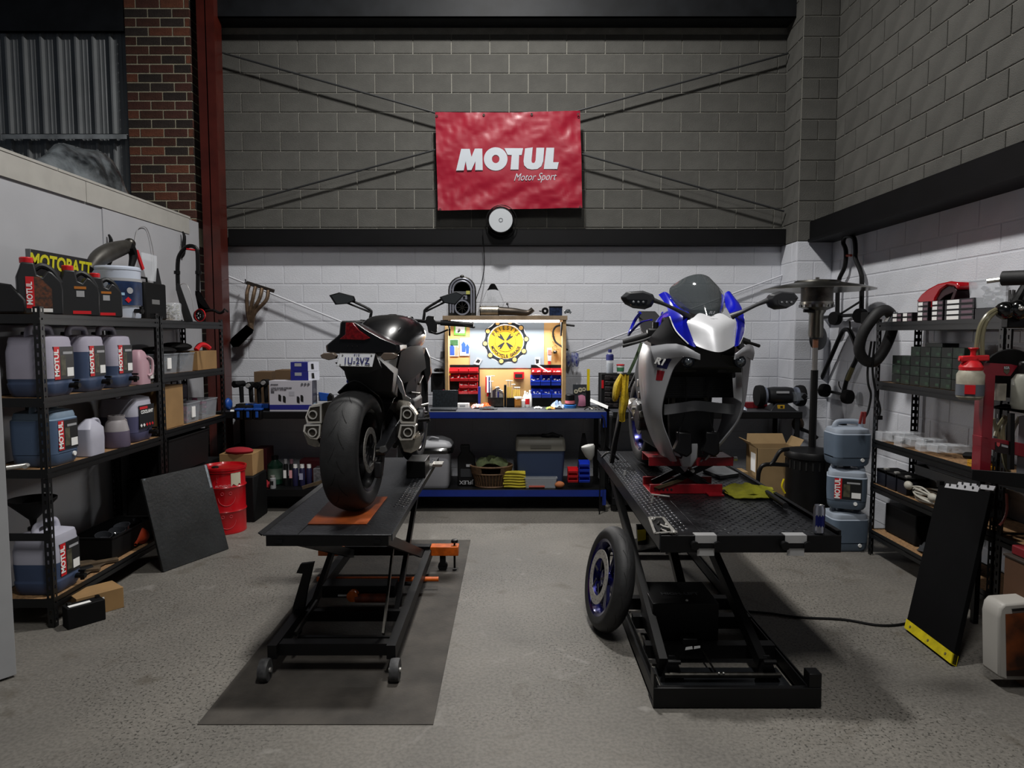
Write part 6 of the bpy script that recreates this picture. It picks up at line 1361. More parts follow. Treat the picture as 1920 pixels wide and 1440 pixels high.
MB().lathe([(.05, .0), (.055, .02), (.04, .035), (.0, .04)], 18, P(823, 697, 6.88)).solo('helmet_peak', BLKG, 'glossy black oval cover on the small black case', 'cover')
MB().bb(P(834, 702, 6.9).to_tuple()[:1] + (6.88, P(834, 702, 6.9).z - .01), (P(845, 700, 6.9).x, 6.95, P(0, 699, 6.9).z + .01)).solo('yellow_tape', YEL, 'small yellow roll beside the left panel of the tool board', 'tape', bev=.004)
bbp(826, 659, 836, 671, 7.12, 7.15).solo('wall_socket', mat('socket_grey', '#6c6e70', .5), 'grey wall socket left of the tool board', 'socket', bev=.003)
# hoses and hanging bits at right of board
MB().tube([P(1054, 609, 6.86), P(1042, 613, 6.9), P(1037, 624, 6.92), P(1041, 640, 6.92), P(1052, 649, 6.88), P(1064, 656, 6.82)], .010, 8, k=6).solo('rubber_hose', BLKM, 'looped black hose hanging on the right pine panel', 'hose')
MB().tube([P(1060, 609, 6.82), P(1077, 611, 6.78)], .010, 8).solo('rod_grip', BLK, 'black rod handle sticking out right of the tool board', 'handle')
MB().cyl(P(1053, 604, 6.80), P(1052, 630, 6.80), .010).solo('pull_strap', BLK, 'black strap handle hanging inside the right pine panel', 'handle')
MB().cyl(P(842, 603, 6.80), P(843, 629, 6.80), .010).solo('pull_strap', BLK, 'black strap handle hanging inside the left pine panel', 'handle')
t = thing('key_ring', 'brass and steel rings hanging in a chain on the right of the tool board', 'ring', P(1039, 652, 6.95))
for x, y, r_ in ((1037, 619, .022), (1038, 629, .018), (1039, 640, .014), (1040, 651, .022)): MB().tube([P(x, y, 6.95) + V((r_ * cos(a), 0, r_ * sin(a))) for a in [2 * pi * i / 14 for i in range(14)]], .003, 6, closed=True).part('ring', mat('brass', '#9a7a3c', .4, .8), t)
MB().lathe([(.018, 0), (.022, .02), (.016, .03)], 12, P(1041, 663, 6.95)).solo('plumb_weight', DSTEEL, 'small grey weight hanging below the brass rings', 'weight')
t = thing('grease_tube', 'grey and red grease tube hanging cap down on the tool board', 'tube', P(1030, 683, 6.95)); MB().loft([[P(1025.5, 652, 6.95), P(1034.5, 652, 6.95), P(1034.5, 652.5, 6.955), P(1025.5, 652.5, 6.955)], [P(1027, 677, 6.93), P(1033.5, 677, 6.93), P(1033.5, 677, 6.965), P(1027, 677, 6.965)]]).part('body', mat('tube_silver', '#9ea2a6', .4, .4), t); MB().cyl(P(1030, 677, 6.945), P(1030, 683, 6.945), .014).part('cap', REDP, t); bbp(1027.5, 656, 1033.5, 665, 6.935, 6.938).part('label_sticker', mat('label_coral', '#c46a5a', .5), t)
t = thing('hanging_gloves', 'white and blue patterned gloves hanging on the wall right of the tool board', 'gloves', P(1072, 687, 7.0))
for x in (1065, 1074, 1081): MB().sheet([[P(x - 4, 662, 7.05), P(x, 661, 7.04), P(x + 4, 664, 7.05)], [P(x - 4, 675, 7.05), P(x, 674, 7.02), P(x + 5, 676, 7.05)], [P(x - 3, 685, 7.06), P(x + 1, 688, 7.03), P(x + 4, 683, 7.06)]], .006, k=3).part('glove_body', mat('glove_print', '#b9bec9', .7, var=.5, vs=26, col2='#39408a'), t)
t = thing('work_light', 'slim black and yellow work light standing right of the tool board', 'work light', (P(1103, 0, 6.85).x, 6.85, BT)); MB().bb((P(1099, 0, 6.85).x, 6.84, BT), (P(1107, 0, 6.85).x, 6.87, P(0, 732, 6.85).z)).part('grip', BLK, t, bev=.004); bbp(1100.5, 692, 1106, 732, 6.85, 6.86).part('light_bar', YEL, t)
t = thing('tub', 'black tub with a pink band standing on a blue tray', 'tub', (P(1069, 0, 6.8).x, 6.8, BT)); MB().lathe([(.045, .03), (.048, .13), (.044, .135)], 20).part('body', BLK, t, local=True); MB().lathe([(.049, .045), (.049, .075)], 20, caps=False).part('label_band', mat('band_pink', '#c86a72', .5), t, local=True); MB().lathe([(.06, 0), (.065, .03), (.06, .032)], 20).part('blue_tray', mat('tray_blue', '#2f6fb8', .4), t, local=True)
t = thing('sprocket_card', 'dark card with sprockets and a pink glove standing right of the pink banded tub', 'card', (P(1090, 0, 6.86).x, 6.86, BT))
a, b2 = P(1074, 761, 6.88), P(1100, 721, 6.88); MB().bb((a.x, 6.88, BT), (b2.x, 6.89, b2.z)).part('card_back', mat('card_dark', '#2b2e33', .6), t)
for x, y, r_ in ((1080, 734, .022), (1088, 731, .024), (1095, 730, .02)): MB().rlathe([(.008, -.003), (r_, -.003), (r_, .003), (.008, .003)], 14, P(x, y, 6.875), (0, 1, 0)).part('sprocket', mat('sprocket_cream', '#a9a48e', .5), t)
MB().sheet([[P(1084, 742, 6.84), P(1091, 740, 6.83), P(1097, 743, 6.84)], [P(1085, 752, 6.83), P(1091, 751, 6.82), P(1098, 752, 6.83)], [P(1083, 761, 6.84), P(1091, 762, 6.83), P(1098, 761, 6.84)]], .02, k=3).part('pink_glove', mat('glove_pink', '#b3718c', .8), t)
# drawer chest, bottle, pot
t = thing('drawer_chest', 'black small parts drawer chest with a red sticker on the bench behind the yellow gloves', 'chest', (P(1160, 0, 6.8).x, 6.8, BT))
a, b2 = P(1127, 760, 6.72), P(1215, 701, 6.72); MB().bb((a.x, 6.72, BT), (b2.x, 6.95, b2.z)).part('cabinet', BLKM, t, bev=.003)
for r in range(6):
 for c_ in range(3):
  x0 = a.x + .035 + c_ * .14; z0 = BT + .015 + r * (b2.z - BT - .02) / 6
  dr_ = MB().bb((x0, 6.708, z0), (x0 + .13, 6.72, z0 + .042)).part('drawer', mat('drawer_smoke', '#2e2a2a', .3, var=.5, vs=60), t, bev=.002); MB().bb((x0 + .05, 6.698, z0 + .012), (x0 + .08, 6.708, z0 + .024)).part('pull', BLK, dr_)
bbp(1128, 713, 1132, 728, 6.715, 6.72).part('red_sticker', REDP, t)
t = bottle('half full clear water bottle with a navy label on the drawer chest', P(1143, 0, 6.8).x, 6.8, b2.z + .002, .036, .235, GLASS, .45, INKN, name='water_bottle'); MB().lathe([(.0375, .13), (.0375, .18), (.03, .19)], 18, caps=False).part('label_sticker', INKN, t, local=True); MB().lathe([(.032, .005), (.033, .10)], 18).part('water', mat('water_blue', '#6d7684', .2, alpha=.6), t, local=True)
t = thing('paste_pot', 'small white pot with a green label and red rim on the drawer chest', 'pot', (P(1163, 0, 6.8).x, 6.8, b2.z + .002)); MB().lathe([(.032, 0), (.038, .08)], 18).part('body', PAPER, t, local=True); MB().lathe([(.041, .078), (.041, .088), (.036, .09)], 18).part('rim', REDP, t, local=True); MB().lathe([(.0355, .02), (.038, .06)], 18, caps=False).part('label_sticker', mat('label_green', '#3c7a54', .5), t, local=True)
MB().beam(P(1107, 750, 6.7), P(1140, 764, 6.5), .003, .03).solo('paper_sheet', PAPER, 'folded white sheet lying at the right end of the blue bench', 'paper')
for i in range(3): MB().tube([V((.70 + .05 * i, 6.56 + .02 * i, BT + .01)), V((.74 + .04 * i, 6.6, BT + .03)), V((.78 + .03 * i, 6.55, BT + .012))], .006, 6, k=3).solo('wire_scrap', DSTEEL, ('bent steel wire scrap nearest the folded white sheet', 'bent steel wire scrap in the middle of three on the bench end', 'bent steel wire scrap furthest right on the blue bench')[i], 'wire')
# top shelf things ------------------------------------------------------
ZT = P(0, 592, YF).z
t = thing('jukebox_radio', 'small chrome and black arched jukebox radio on top of the tool board', 'radio', (P(868, 0, 6.92).x, 6.92, ZT))
jx = P(868, 0, 6.88).x; W_ = .135; ch = mat('juke_chrome', '#a9abb8', .25, .6)
def arch(w, zb, zs, n=12): return [V((-w, 0, zb)), V((-w, 0, zs))] + [V((-w * cos(pi * i / n), 0, zs + w * sin(pi * i / n))) for i in range(1, n)] + [V((w, 0, zs)), V((w, 0, zb))]
zs_ = .255; MB().prism([p + V((0, -.04, 0)) for p in arch(W_, 0, zs_)], (0, .12, 0)).part('cabinet', BLK, t, local=True, bev=.004)
for w in (.118, .092): MB().tube([p + V((0, -.048, .03 if p.z < .01 else 0)) for p in arch(w, 0, zs_)], .010, 8).part('chrome_arch', ch, t, local=True)
MB().tube([p + V((0, -.045, 0)) for p in arch(.132, 0, zs_)], .008, 8).part('outer_trim', DSTEEL, t, local=True)
for s in (-1, 1):
 MB().bb((s * .135, -.055, 0), (s * .085, .0, .05)).bb((s * .138, -.055, zs_ - .015), (s * .082, .0, zs_ + .01)).part('arch_clamp', DSTEEL, t, local=True, bev=.003)
MB().lathe([(0, -.046), (.085, -.046)], 20, (0, 0, zs_ + .01), (0, 1, 0)).part('dial_window', mat('juke_window', '#2c2622', .3, var=.5, vs=30), t, local=True)
MB().bb((-.08, -.05, .215), (.08, -.04, .245)).part('tuner_panel', mat('juke_panel', '#5c5e60', .4), t, local=True); MB().bb((.04, -.053, .215), (.078, -.045, .25)).part('yellow_label', mat('juke_yellow', '#b0ae5c', .5), t, local=True)
MB().rlathe([(.062, -.052), (.078, -.052), (.078, -.042), (.062, -.042)], 24, (0, 0, .085), (0, 1, 0)).part('speaker_ring', ch, t, local=True); MB().lathe([(0, -.044), (.062, -.044)], 20, (0, 0, .085), (0, 1, 0)).part('speaker_cloth', DPL, t, local=True)
for k in range(4): a_ = pi * k / 4; MB().beam(V((-.06 * cos(a_), -.047, .085 - .06 * sin(a_))), V((.06 * cos(a_), -.047, .085 + .06 * sin(a_))), .006, .006).part('grille_spoke', DSTEEL, t, local=True)
MB().bb((-.05, -.05, .165), (.05, -.04, .205)).part('knob_panel', ch, t, local=True); MB().cyl((.02, -.06, .185), (.02, -.05, .185), .012).part('knob', BLK, t, local=True); MB().ball((0, -.05, .39), (.022, .012, .018)).part('crest', DSTEEL, t, local=True)
t = thing('flyscreen', 'clear plastic motorcycle screen with a black top standing on the tool board', 'screen', (P(923, 0, 6.95).x, 6.95, ZT))
def fs(y0, y1):
 w = {532: 5, 543: 11, 565: 20, 578: 19, 592: 21}
 return [[P(924 + s * w[y], y + (2 if abs(s) == 1 else 0), 6.96 - .03 * (1 - abs(s))) for s in (-1, -.5, 0, .5, 1)] for y in w if y0 <= y <= y1]
MB().sheet(fs(532, 543), .004, k=3).part('black_top', BLK, t); MB().sheet(fs(543, 592), .002, k=3).part('clear_panel', mat('clear_screen', '#c9ccd0', .1, alpha=.22), t)
for s in (-1, 1): MB().tube([P(924 + s * w_, y, 6.955) for w_, y in ((11, 543), (20, 565), (24, 565), (19, 572), (20, 590))], .0018, 5).part('edge_trim', mat('text_grey', ''), t)
MB().ball(P(914, 546, 6.93), .006).part('screw', PAPER, t)
t = thing('exhaust_silencer', 'brushed steel slip-on exhaust silencer lying on top of the tool board', 'silencer', (P(950, 0, 6.85).x, 6.85, ZT))
ez = ZT + .052
MB().cyl((P(902, 0, 6.85).x, 6.85, ez), (P(935, 0, 6.85).x, 6.85, ez), .048, n=22).part('can_body', EXH, t); MB().tube([(P(935, 0, 6.85).x, 6.85, ez - .003), (P(963, 0, 6.85).x, 6.85, ez - .01), (P(985, 0, 6.85).x, 6.86, ez - .022), (P(993, 0, 6.85).x, 6.86, ez - .012), (P(999, 0, 6.85).x, 6.86, ez + .015)], [.043, .038, .030, .026, .026], 14, k=4).part('link_pipe', mat('dark_pipe', '#4c453e', .4, .8, var=.3), t)
MB().cyl((P(900, 0, 6.85).x, 6.85, ez), (P(902, 0, 6.85).x, 6.85, ez), .050).cyl((P(934, 0, 6.85).x, 6.85, ez), (P(936, 0, 6.85).x, 6.85, ez), .050).part('end_band', DSTEEL, t); MB().beam(P(957, 585, 6.85), P(951, 570, 6.85), .02, .008).part('mount_bracket', BLK, t); MB().rlathe([(.004, -.004), (.012, -.004), (.012, .004), (.004, .004)], 12, P(951, 570, 6.845), (0, 1, 0)).part('bracket_eye', BLK, t)
MB().tube([P(899, 591, 6.8), P(896, 588, 6.8), P(898, 582, 6.8), P(903, 577, 6.8)], .003, 6, k=4).solo('spring_clip', ALU, 'small curled wire clip beside the silencer end', 'clip')
t = thing('black_snail_horn', 'small round black horn on top of the tool board', 'horn', P(1022, 589, 6.85)); MB().rlathe([(.012, -.02), (.032, -.02), (.036, 0), (.032, .02), (.012, .02)], 18, P(1022, 583, 6.85), (0, 1, 0)).part('body', BLK, t); MB().beam(P(1015, 584, 6.85), P(1011, 583, 6.85), .01, .01).part('bracket', BLK, t)
t = thing('parts_tin', 'dark blue printed tin on top of the tool board', 'tin', P(1042, 591, 6.85)); a, b2 = P(1030, 591, 6.85), P(1054, 575, 6.85); MB().bb((a.x, 6.83, ZT), (b2.x, 6.93, b2.z)).part('tin_body', mat('tin_blue', '#1c2a48', .35, var=.6, vs=40), t, bev=.003); MB().bb((a.x - .003, 6.827, b2.z - .008), (b2.x + .003, 6.933, b2.z + .004)).part('lid', BLK, t)
rag('crumpled clear wrapper beside the blue printed tin', P(1063, 0, 6.9).x, 6.9, ZT + .02, .035, .03, .05, mat('plastic_wrap', ''), 21, 'plastic_wrapper', 'wrapper')
rag('small pale fittings pile between the silencer and the horn', P(1005, 0, 6.85).x, 6.85, ZT, .05, .03, .012, PAPER, 22, 'paper_scrap', 'paper')
# ---- left black bench things -------------------------------------------
t = thing('camera_box', 'large white and blue retail box with camera pictures on the left bench', 'box', (P(548, 0, 6.5).x, 6.6, BT))
a, b2 = P(505.5, 768, 6.47), P(584.5, 714, 6.47); MB().bb((a.x, 6.47, BT), (b2.x + .0, 6.47 + .16, b2.z)).part('carton_body', mat('box_white', '#b9b8c0', .5), t, bev=.002)
MB().bb((b2.x - .0, 6.472, BT), (b2.x + .0015, 6.63, b2.z)).part('side_face', mat('box_side', '#34343f', .5), t, smooth=0)
fb = lambda x0, y0, x1, y1, m, n: MB().bb((P(x0, y1, 6.469).x, 6.4685, P(x0, y1, 6.469).z), (P(x1, y0, 6.469).x, 6.4695, P(x1, y0, 6.469).z)).part(n, m, t, smooth=0)
BXB = mat('box_blue', '#22267a', .5); fb(505.7, 759, 584.3, 768, BXB, 'blue_band'); DKG = mat('print_dark', '#4a4a50', .6)
text('swann', t, DKG, P(514.5, 722.5, 6.467), .028, bold=.0005)
text('LONG RANGE WIRELESS', t, DKG, P(508, 728.5, 6.467), .018, align='LEFT', bold=.0004, sx=1.); text('SECURITY SYSTEM', t, DKG, P(508, 731.8, 6.467), .018, align='LEFT', bold=.0004)
for x in (566.5, 572.5, 578.5): MB().cyl(P(x, 720.5, 6.467), P(x, 720.5, 6.469), .012, n=14).part('badge_dot', DKG, t)
for x, y, s in ((524.5, 746, 1), (533, 748.5, 1), (559, 749.5, -1), (566, 747, -1)): MB().prism(pp(((x - 2.5, y - 6.5), (x + 1, y - 6), (x + 2.8, y - 3), (x + 2.8, y + 7), (x - 1.5, y + 5.5), (x - 2.5, y + 3)), 6.468), (0, .001, 0)).part('camera_print', INKK, t, smooth=0)
fb(542, 734, 552, 742, mat('print_pale', '#a2a2aa', .6), 'receiver_print'); fb(508, 733, 514, 737.5, DKG, 'mark_print')
for k in range(3): MB().bb((b2.x + .001, 6.50, BT + .03 + .07 * k), (b2.x + .0025, 6.60, BT + .075 + .07 * k)).part('side_picture', mat('side_pic', '#7f96a6', .5, var=.5, vs=20) if k == 0 else DKG, t, smooth=0)
for i, (y0, y1, lb_) in enumerate(((698, 713.5, 'lower of two blue and white camera cartons on the white box'), (682, 697.5, 'upper of two blue and white camera cartons on the white box'))):
 t = thing('camera_carton', lb_, 'box', P(562, y1, 6.5)); o_ = 6.49; a, b2_ = P(545, y1, o_), P(578 - i, y0, o_); z0 = b2.z + .002 + i * .089; z1 = z0 + .086
 MB().bb((a.x, o_, z0), (b2_.x, o_ + .12, z1)).part('carton_body', BXB, t, bev=.0015); MB().prism([V((b2_.x, o_ + .001, z0)), V((b2_.x + .075, o_ + .05, z0)), V((b2_.x + .075, o_ + .05, z1)), V((b2_.x, o_ + .001, z1))], (0, .06, 0)).part('white_end', mat('end_white', '#c6c8d4', .5), t, smooth=0)
 m0 = P(560, 0, o_).x; MB().bb((m0 - .035, o_ - .001, z0 + .045), (m0 + .03, o_, z0 + .075)).part('barcode_patch', mat('text_grey', ''), t, smooth=0)
 MB().prism([V((b2_.x + .03, o_ + .018, z0 + .02)), V((b2_.x + .05, o_ + .031, z0 + .02)), V((b2_.x + .046, o_ + .0285, z0 + .07)), V((b2_.x + .028, o_ + .0165, z0 + .07))], (0, -.002, 0)).part('camera_print', INKK, t, smooth=0)
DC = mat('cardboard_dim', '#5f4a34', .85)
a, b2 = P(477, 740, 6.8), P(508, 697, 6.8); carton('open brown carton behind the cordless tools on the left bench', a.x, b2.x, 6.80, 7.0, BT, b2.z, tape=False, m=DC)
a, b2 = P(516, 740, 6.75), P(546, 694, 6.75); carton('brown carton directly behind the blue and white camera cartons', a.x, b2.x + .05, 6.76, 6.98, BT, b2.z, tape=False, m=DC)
BT2 = mat('tool_blue', '#1c4a9c', .4)
for i, (x, hx_, y, Y, d, lb_) in enumerate(((452, -6, 720, 6.62, 1, 'cordless impact driver furthest left on the bench'), (470, 0, 722, 6.66, -1, 'cordless drill with a pale chuck, second from the left'), (485, 0, 722, 6.60, -1, 'cordless drill with dark body in front of the open carton'), (498, 0, 717, 6.63, -1, 'cordless drill nearest the white camera box'))):
 t = thing('cordless_drill', lb_, 'drill', (P(x, 0, Y).x, Y, BT)); c = P(x, y, Y)
 MB().cyl(c + V((hx_ * .003 - .03 * (d > 0), -.05, 0)), c + V((hx_ * .003 + .02 * (d > 0), .06, 0)), .034, .030, n=14).part('motor_body', BLKM, t); MB().cyl(c + V((-.035 * (d > 0), -.075, 0)), c + V((-.03 * (d > 0), -.05, 0)), .020, n=12).part('chuck', ALU if i in (1, 3) else BLK, t)
 MB().tube([c + V((0, 0, -.02)), V((c.x + .004, Y, BT + .07))], [.022, .019], 10).part('handle', BLKM, t, bev=.004); MB().bb((c.x - .04, Y - .05, BT + .018), (c.x + .04, Y + .05, BT + .06)).part('battery_pack', BT2 if i else BLKM, t, bev=.005); MB().bb((c.x - .045, Y - .055, BT), (c.x + .045, Y + .055, BT + .018)).part('charger_base', BLKM, t, bev=.004)
MB().bb((P(438, 0, 6.5).x, 6.50, BT), (P(470, 0, 6.5).x, 6.60, BT + .05)).solo('tool_tray', BLKM, 'black tray in front of the cordless tools on the left bench', 'tray', bev=.008)
MB().prism([V((P(430, 0, 6.46).x, 6.46, BT + .001)), V((P(457, 0, 6.46).x, 6.46, BT + .001)), V((P(455, 0, 6.6).x, 6.6, BT + .001)), V((P(431, 0, 6.6).x, 6.6, BT + .001))], (0, 0, .002)).solo('paper_sheet', PAPER, 'white sheet of paper at the left end of the black bench', 'paper', smooth=0)
MB().ball(V((P(428, 746, 6.6).x, 6.6, 1.032)), (.035, .05, .06)).solo('blue_tool', BT2, 'blue power tool at the very left end of the bench by the column', 'power tool')
for i, x in enumerate((446, 464, 481)):
 t = thing('battery_pack', ('blue and black battery pack hung leftmost on the bench edge', 'blue and black battery pack hung in the middle on the bench edge', 'blue and black battery pack hung rightmost on the bench edge')[i], 'battery', P(x, 787, 6.40)); a, b2 = P(x - 7, 787, 6.38), P(x + 8, 767, 6.38)
 MB().bb((a.x, 6.38, a.z), (b2.x, 6.447, b2.z)).part('pack_body', BLK, t, bev=.008); c = (a + b2) / 2; MB().bb((c.x - .012, 6.374, a.z + .02), (c.x + .014, 6.38, b2.z - .02)).part('pack_label', BT2, t, bev=.002); MB().bb((a.x + .01, 6.37, b2.z - .012), (b2.x + .006, 6.44, b2.z + .004)).part('release_tab', BT2, t, bev=.003)
t = thing('polisher', 'blue and black power tool right of the white camera box', 'power tool', (P(608, 0, 6.6).x, 6.6, BT)); MB().loft([[P(597, 735, 6.6), P(600, 752, 6.6), P(597, 752, 6.7), P(597, 736, 6.7)], [P(620, 738, 6.6), P(621, 752, 6.6), P(621, 752, 6.7), P(620, 738, 6.7)]]).part('housing', BT2, t, bev=.006); MB().bb((P(597, 0, 6.6).x, 6.60, BT), (P(622, 0, 6.6).x, 6.72, BT + .065)).part('base', BLKM, t, bev=.01)
MB().prism(pp(((615, 771), (613, 745), (617, 737), (624, 742), (627, 771)), 6.46), (0, .05, 0)).solo('black_wedge', BLKM, 'black wedge shaped holder left of the rear tyre on the bench', 'holder', bev=.006)
# lower shelf, left
def spray(label, x, y1, h, m, capm, Y=6.62, w=.028, lab=None):
 z = .224; t = thing('spray_can', label, 'spray can', (P(x, 0, Y).x, Y, z)); MB().lathe([(w, 0), (w, h * .78), (w * .7, h * .84)], 16).part('body', m, t, local=True); MB().lathe([(w * .75, h * .84), (w * .75, h), (w * .6, h * 1.01)], 14).part('cap', capm, t, local=True)
 if lab: MB().bb((-w * .8, -w * 1.01, h * .3), (w * .5, -w * .97, h * .6)).part('label_sticker', lab, t, local=True)
 return t
NV = mat('can_navy', '#1c1c38', .35)
spray('navy spray can furthest left in the row under the left bench', 550, 0, .21, NV, PAPER); spray('navy spray can with a white label in the middle of the row', 563, 0, .21, NV, PAPER, lab=mat('label_pale', '#9a9cb4', .5)); spray('navy spray can furthest right in the row under the left bench', 576, 0, .21, NV, PAPER)
spray('tall slim black and white spray can beside the green bottle', 532, 0, .26, BLKM, mat('text_grey', ''), w=.022, lab=PAPER); spray('tall slim dark red striped spray can left of the navy cans', 543, 0, .26, BLKM, mat('can_mauve', '#7c5a66', .5), w=.022, lab=mat('text_pink', ''))
spray('small white can with black print standing at the shelf front', 507, 0, .125, mat('can_grey', '#8f9092', .4), STEEL, Y=6.50, lab=INKK)
carton('white and grey carton with black print beside the spray cans', P(585, 0, 6.6).x, P(604, 0, 6.6).x, 6.58, 6.72, .224, .40, name='printed_carton', m=mat('carton_grey', '#5d5d60', .6, var=.5, vs=30), tape=False)
bottle('large green oil bottle on the shelf under the left bench', P(512, 0, 6.7).x, 6.7, .224, .075, .28, mat('bottle_green', '#17392a', .4), .4, BLK, mat('label_leaf', '#55665a', .5), name='oil_bottle')
MB().bb((P(560, 0, 6.85).x, 6.82, .224), (P(600, 0, 6.85).x, 6.98, .44)).solo('red_box', mat('box_wine', '#4a1018', .6), 'dark red box behind the spray cans', 'box', bev=.003)
MB().bb((P(475, 0, 6.85).x, 6.80, .224), (P(500, 0, 6.85).x, 7.0, .56)).solo('red_box', mat('box_wine', ''), 'tall dark red box in shadow beside the chain', 'box', bev=.003)
rag('crumpled red rag beside the small white can', P(486, 0, 6.55).x, 6.57, .224, .09, .07, .07, mat('rag_red', ''), 31)
MB().beam(V((P(564, 0, 6.5).x, 6.47, .235)), V((P(606, 0, 6.5).x, 6.56, .29)), .02, .03).solo('timber_offcut', mat('old_timber', ''), 'short timber offcut lying in front of the printed carton', 'timber')
t = thing('drive_chain', 'greasy coiled drive chain standing beside the red drum', 'chain', P(465, 905, 6.6));
for i in range(9):
 a = radians(-60 + 15 * i); c = P(452 + 26 * cos(a) * .9 - 5, 880 - 26 * sin(a), 6.6)
 MB().rlathe([(.012, -.012), (.026, -.012), (.026, .012), (.012, .012)], 10, c, (0.2, 1, 0)).part('chain_link', mat('chain_dark', '#2b2825', .5, .6), t)
# ---- lower shelf centre ----------------------------------------------------
zs2 = .224
t = thing('bin', 'grey plastic swing bin with a black bag under the blue bench', 'bin', (P(815, 0, 6.62).x, 6.62, zs2)); BG = mat('bin_grey', '#8f9096', .5)
MB().loft([rrect(.27, .24, .04, 0), rrect(.29, .26, .04, .03), rrect(.31, .28, .04, .38)]).part('bin_body', BG, t, local=True, smooth=50)
MB().loft([rrect(.325, .29, .05, .385), rrect(.345, .31, .05, .40), rrect(.345, .31, .05, .415), rrect(.30, .26, .05, .45), rrect(.16, .14, .05, .485)]).part('bin_lid', mat('bin_lid', '#9fa0a4', .45), t, local=True, smooth=50)
b = MB(); r2 = random.Random(4)
rows = [[p * 1.0 + V((r2.random() * .012, r2.random() * .012, 0)) for p in rrect(.33 + .03 * (i == 1), .30 + .03 * (i == 1), .05, .40 - .03 * i)] for i in range(3)]
b.loft(rows, caps=False).part('bin_bag', BLKG, t, local=True)
MB().tube([(-.05, -.1, .47), (-.02, -.12, .50), (.05, -.12, .485)], .008, 6, k=3).part('lid_handle', BG, t, local=True)
t = thing('black_canister', 'black jerry bottle with an upside down white word under the blue bench', 'canister', (P(874, 0, 6.65).x, 6.65, zs2))
MB().prism([(-.085, -.05, 0), (.085, -.05, 0), (.085, -.05, .28), (.03, -.05, .34), (.03, -.05, .40), (-.06, -.05, .40), (-.05, -.05, .34), (-.085, -.05, .28)], (0, .10, 0)).part('body', BLKM, t, local=True, bev=.01)
text('JFLEX', t, mat('text_grey', ''), (.0, -.053, .052), .05, (-1, 0, 0), (0, 0, -1), bold=.001, world=False, sx=1.1)
MB().bb((.0, -.053, .19), (.05, -.051, .215)).part('barcode_patch', mat('text_grey', ''), t, local=True); MB().bb((-.055, -.053, .09), (.055, -.051, .17)).part('label_sticker', mat('print_dim', '#26282b', .5), t, local=True)
# basket
t = thing('wicker_basket', 'oval wicker basket with cut-out handle and green towel under the blue bench', 'basket', (P(921, 0, 6.62).x, 6.62, zs2)); WK = mat('wicker', '#5e4630', .75, var=.35, vs=40)
b = MB(); Nn = 34
for i in range(Nn):
 a = 2 * pi * i / Nn; x0, y0 = .15 * cos(a), .115 * sin(a); x1, y1 = .19 * cos(a), .15 * sin(a); b.tube([(x0, y0, 0), (x0 * 1.08, y0 * 1.08, .07), (x1 * .97, y1 * .97, .13)], .0085, 5)
o = b.part('basket_stakes', WK, t, local=True); o['kind'] = 'stuff'
b = MB().lathe([(.13, .004), (.165, .07), (.18, .13), (.175, .13), (.15, .07), (.12, .006)], 30, sx=1., caps=True); b.v = [V((p.x, p.y * .78, p.z)) for p in b.v]; b.part('basket_wall', mat('wicker_dark', '#3c2c1e', .8, var=.3, vs=60), t, local=True)
for k in range(6):
 z = .135 + .014 * k
 if 1 <= k <= 4:
  pts = [V(((.19 + .003 * k) * cos(a), (.15 + .003 * k) * sin(a), z)) for a in [radians(-62 + i * 304 / 40) for i in range(41)]]; MB().tube([V((p.x, p.y, p.z)) for p in pts], .0085, 6).part('weave_band', WK, t, local=True)
 else: MB().tube([V(((.19 + .003 * k) * cos(a), (.15 + .003 * k) * sin(a), z)) for a in [2 * pi * i / 40 for i in range(40)]], .009, 6, closed=True).part('weave_band', WK, t, local=True)
MB().tube([V((.155 * cos(a), .12 * sin(a), .006)) for a in [2 * pi * i / 30 for i in range(30)]], .010, 6, closed=True).part('base_band', WK, t, local=True)
rag('dull green towel bundled inside the wicker basket', P(921, 0, 6.62).x, 6.62, zs2 + .19, .16, .12, .12, mat('towel_green', '#3a4226', .9, var=.4, vs=18), 41, 'towel', 'towel')
t = thing('cool_box', 'blue cool box with a beige lid under the blue bench', 'cool box', (P(1013, 0, 6.7).x, 6.72, zs2)); a, b2 = P(968, 0, 6.55), P(1060, 0, 6.55); w2 = (b2.x - a.x) / 2
MB().loft([rrect(w2 * 1.84, .30, .03, 0), rrect(w2 * 2, .33, .03, .355)]).part('body', mat('cool_blue', '#26344e', .5), t, local=True, smooth=50); MB().loft([rrect(w2 * 2.06, .345, .03, .355), rrect(w2 * 2.06, .345, .03, .40), rrect(w2 * 2.0, .33, .03, .46), rrect(w2 * 1.92, .30, .03, .47)]).part('lid', mat('cool_lid', '#66645c', .5), t, local=True, smooth=50)
MB().bb((-.1, -.178, .385), (.1, -.172, .41)).part('lid_recess', mat('cool_recess', '#4e4c46', .5), t, local=True)
MB().tube([(.30, 6.68, .71), (.35, 6.64, .715), (.40, 6.66, .72), (.46, 6.62, .71)], [.02, .02, .025, .012], 8, k=3).solo('black_strap', BLKM, 'bunched black strap on the cool box lid', 'strap')
tub('clear empty storage tub in front of the blue cool box', P(984, 0, 6.5).x, P(1045, 0, 6.5).x, 6.49, 6.56, zs2, zs2 + .10, lab=False)
TY = mat('towel_yellow', '#a39526', .9, var=.25, vs=8, bump=.4, bs=120)
t = thing('folded_towels', 'stack of folded yellow microfibre towels at the front of the lower shelf', 'towels', (P(966, 0, 6.52).x, 6.53, zs2))
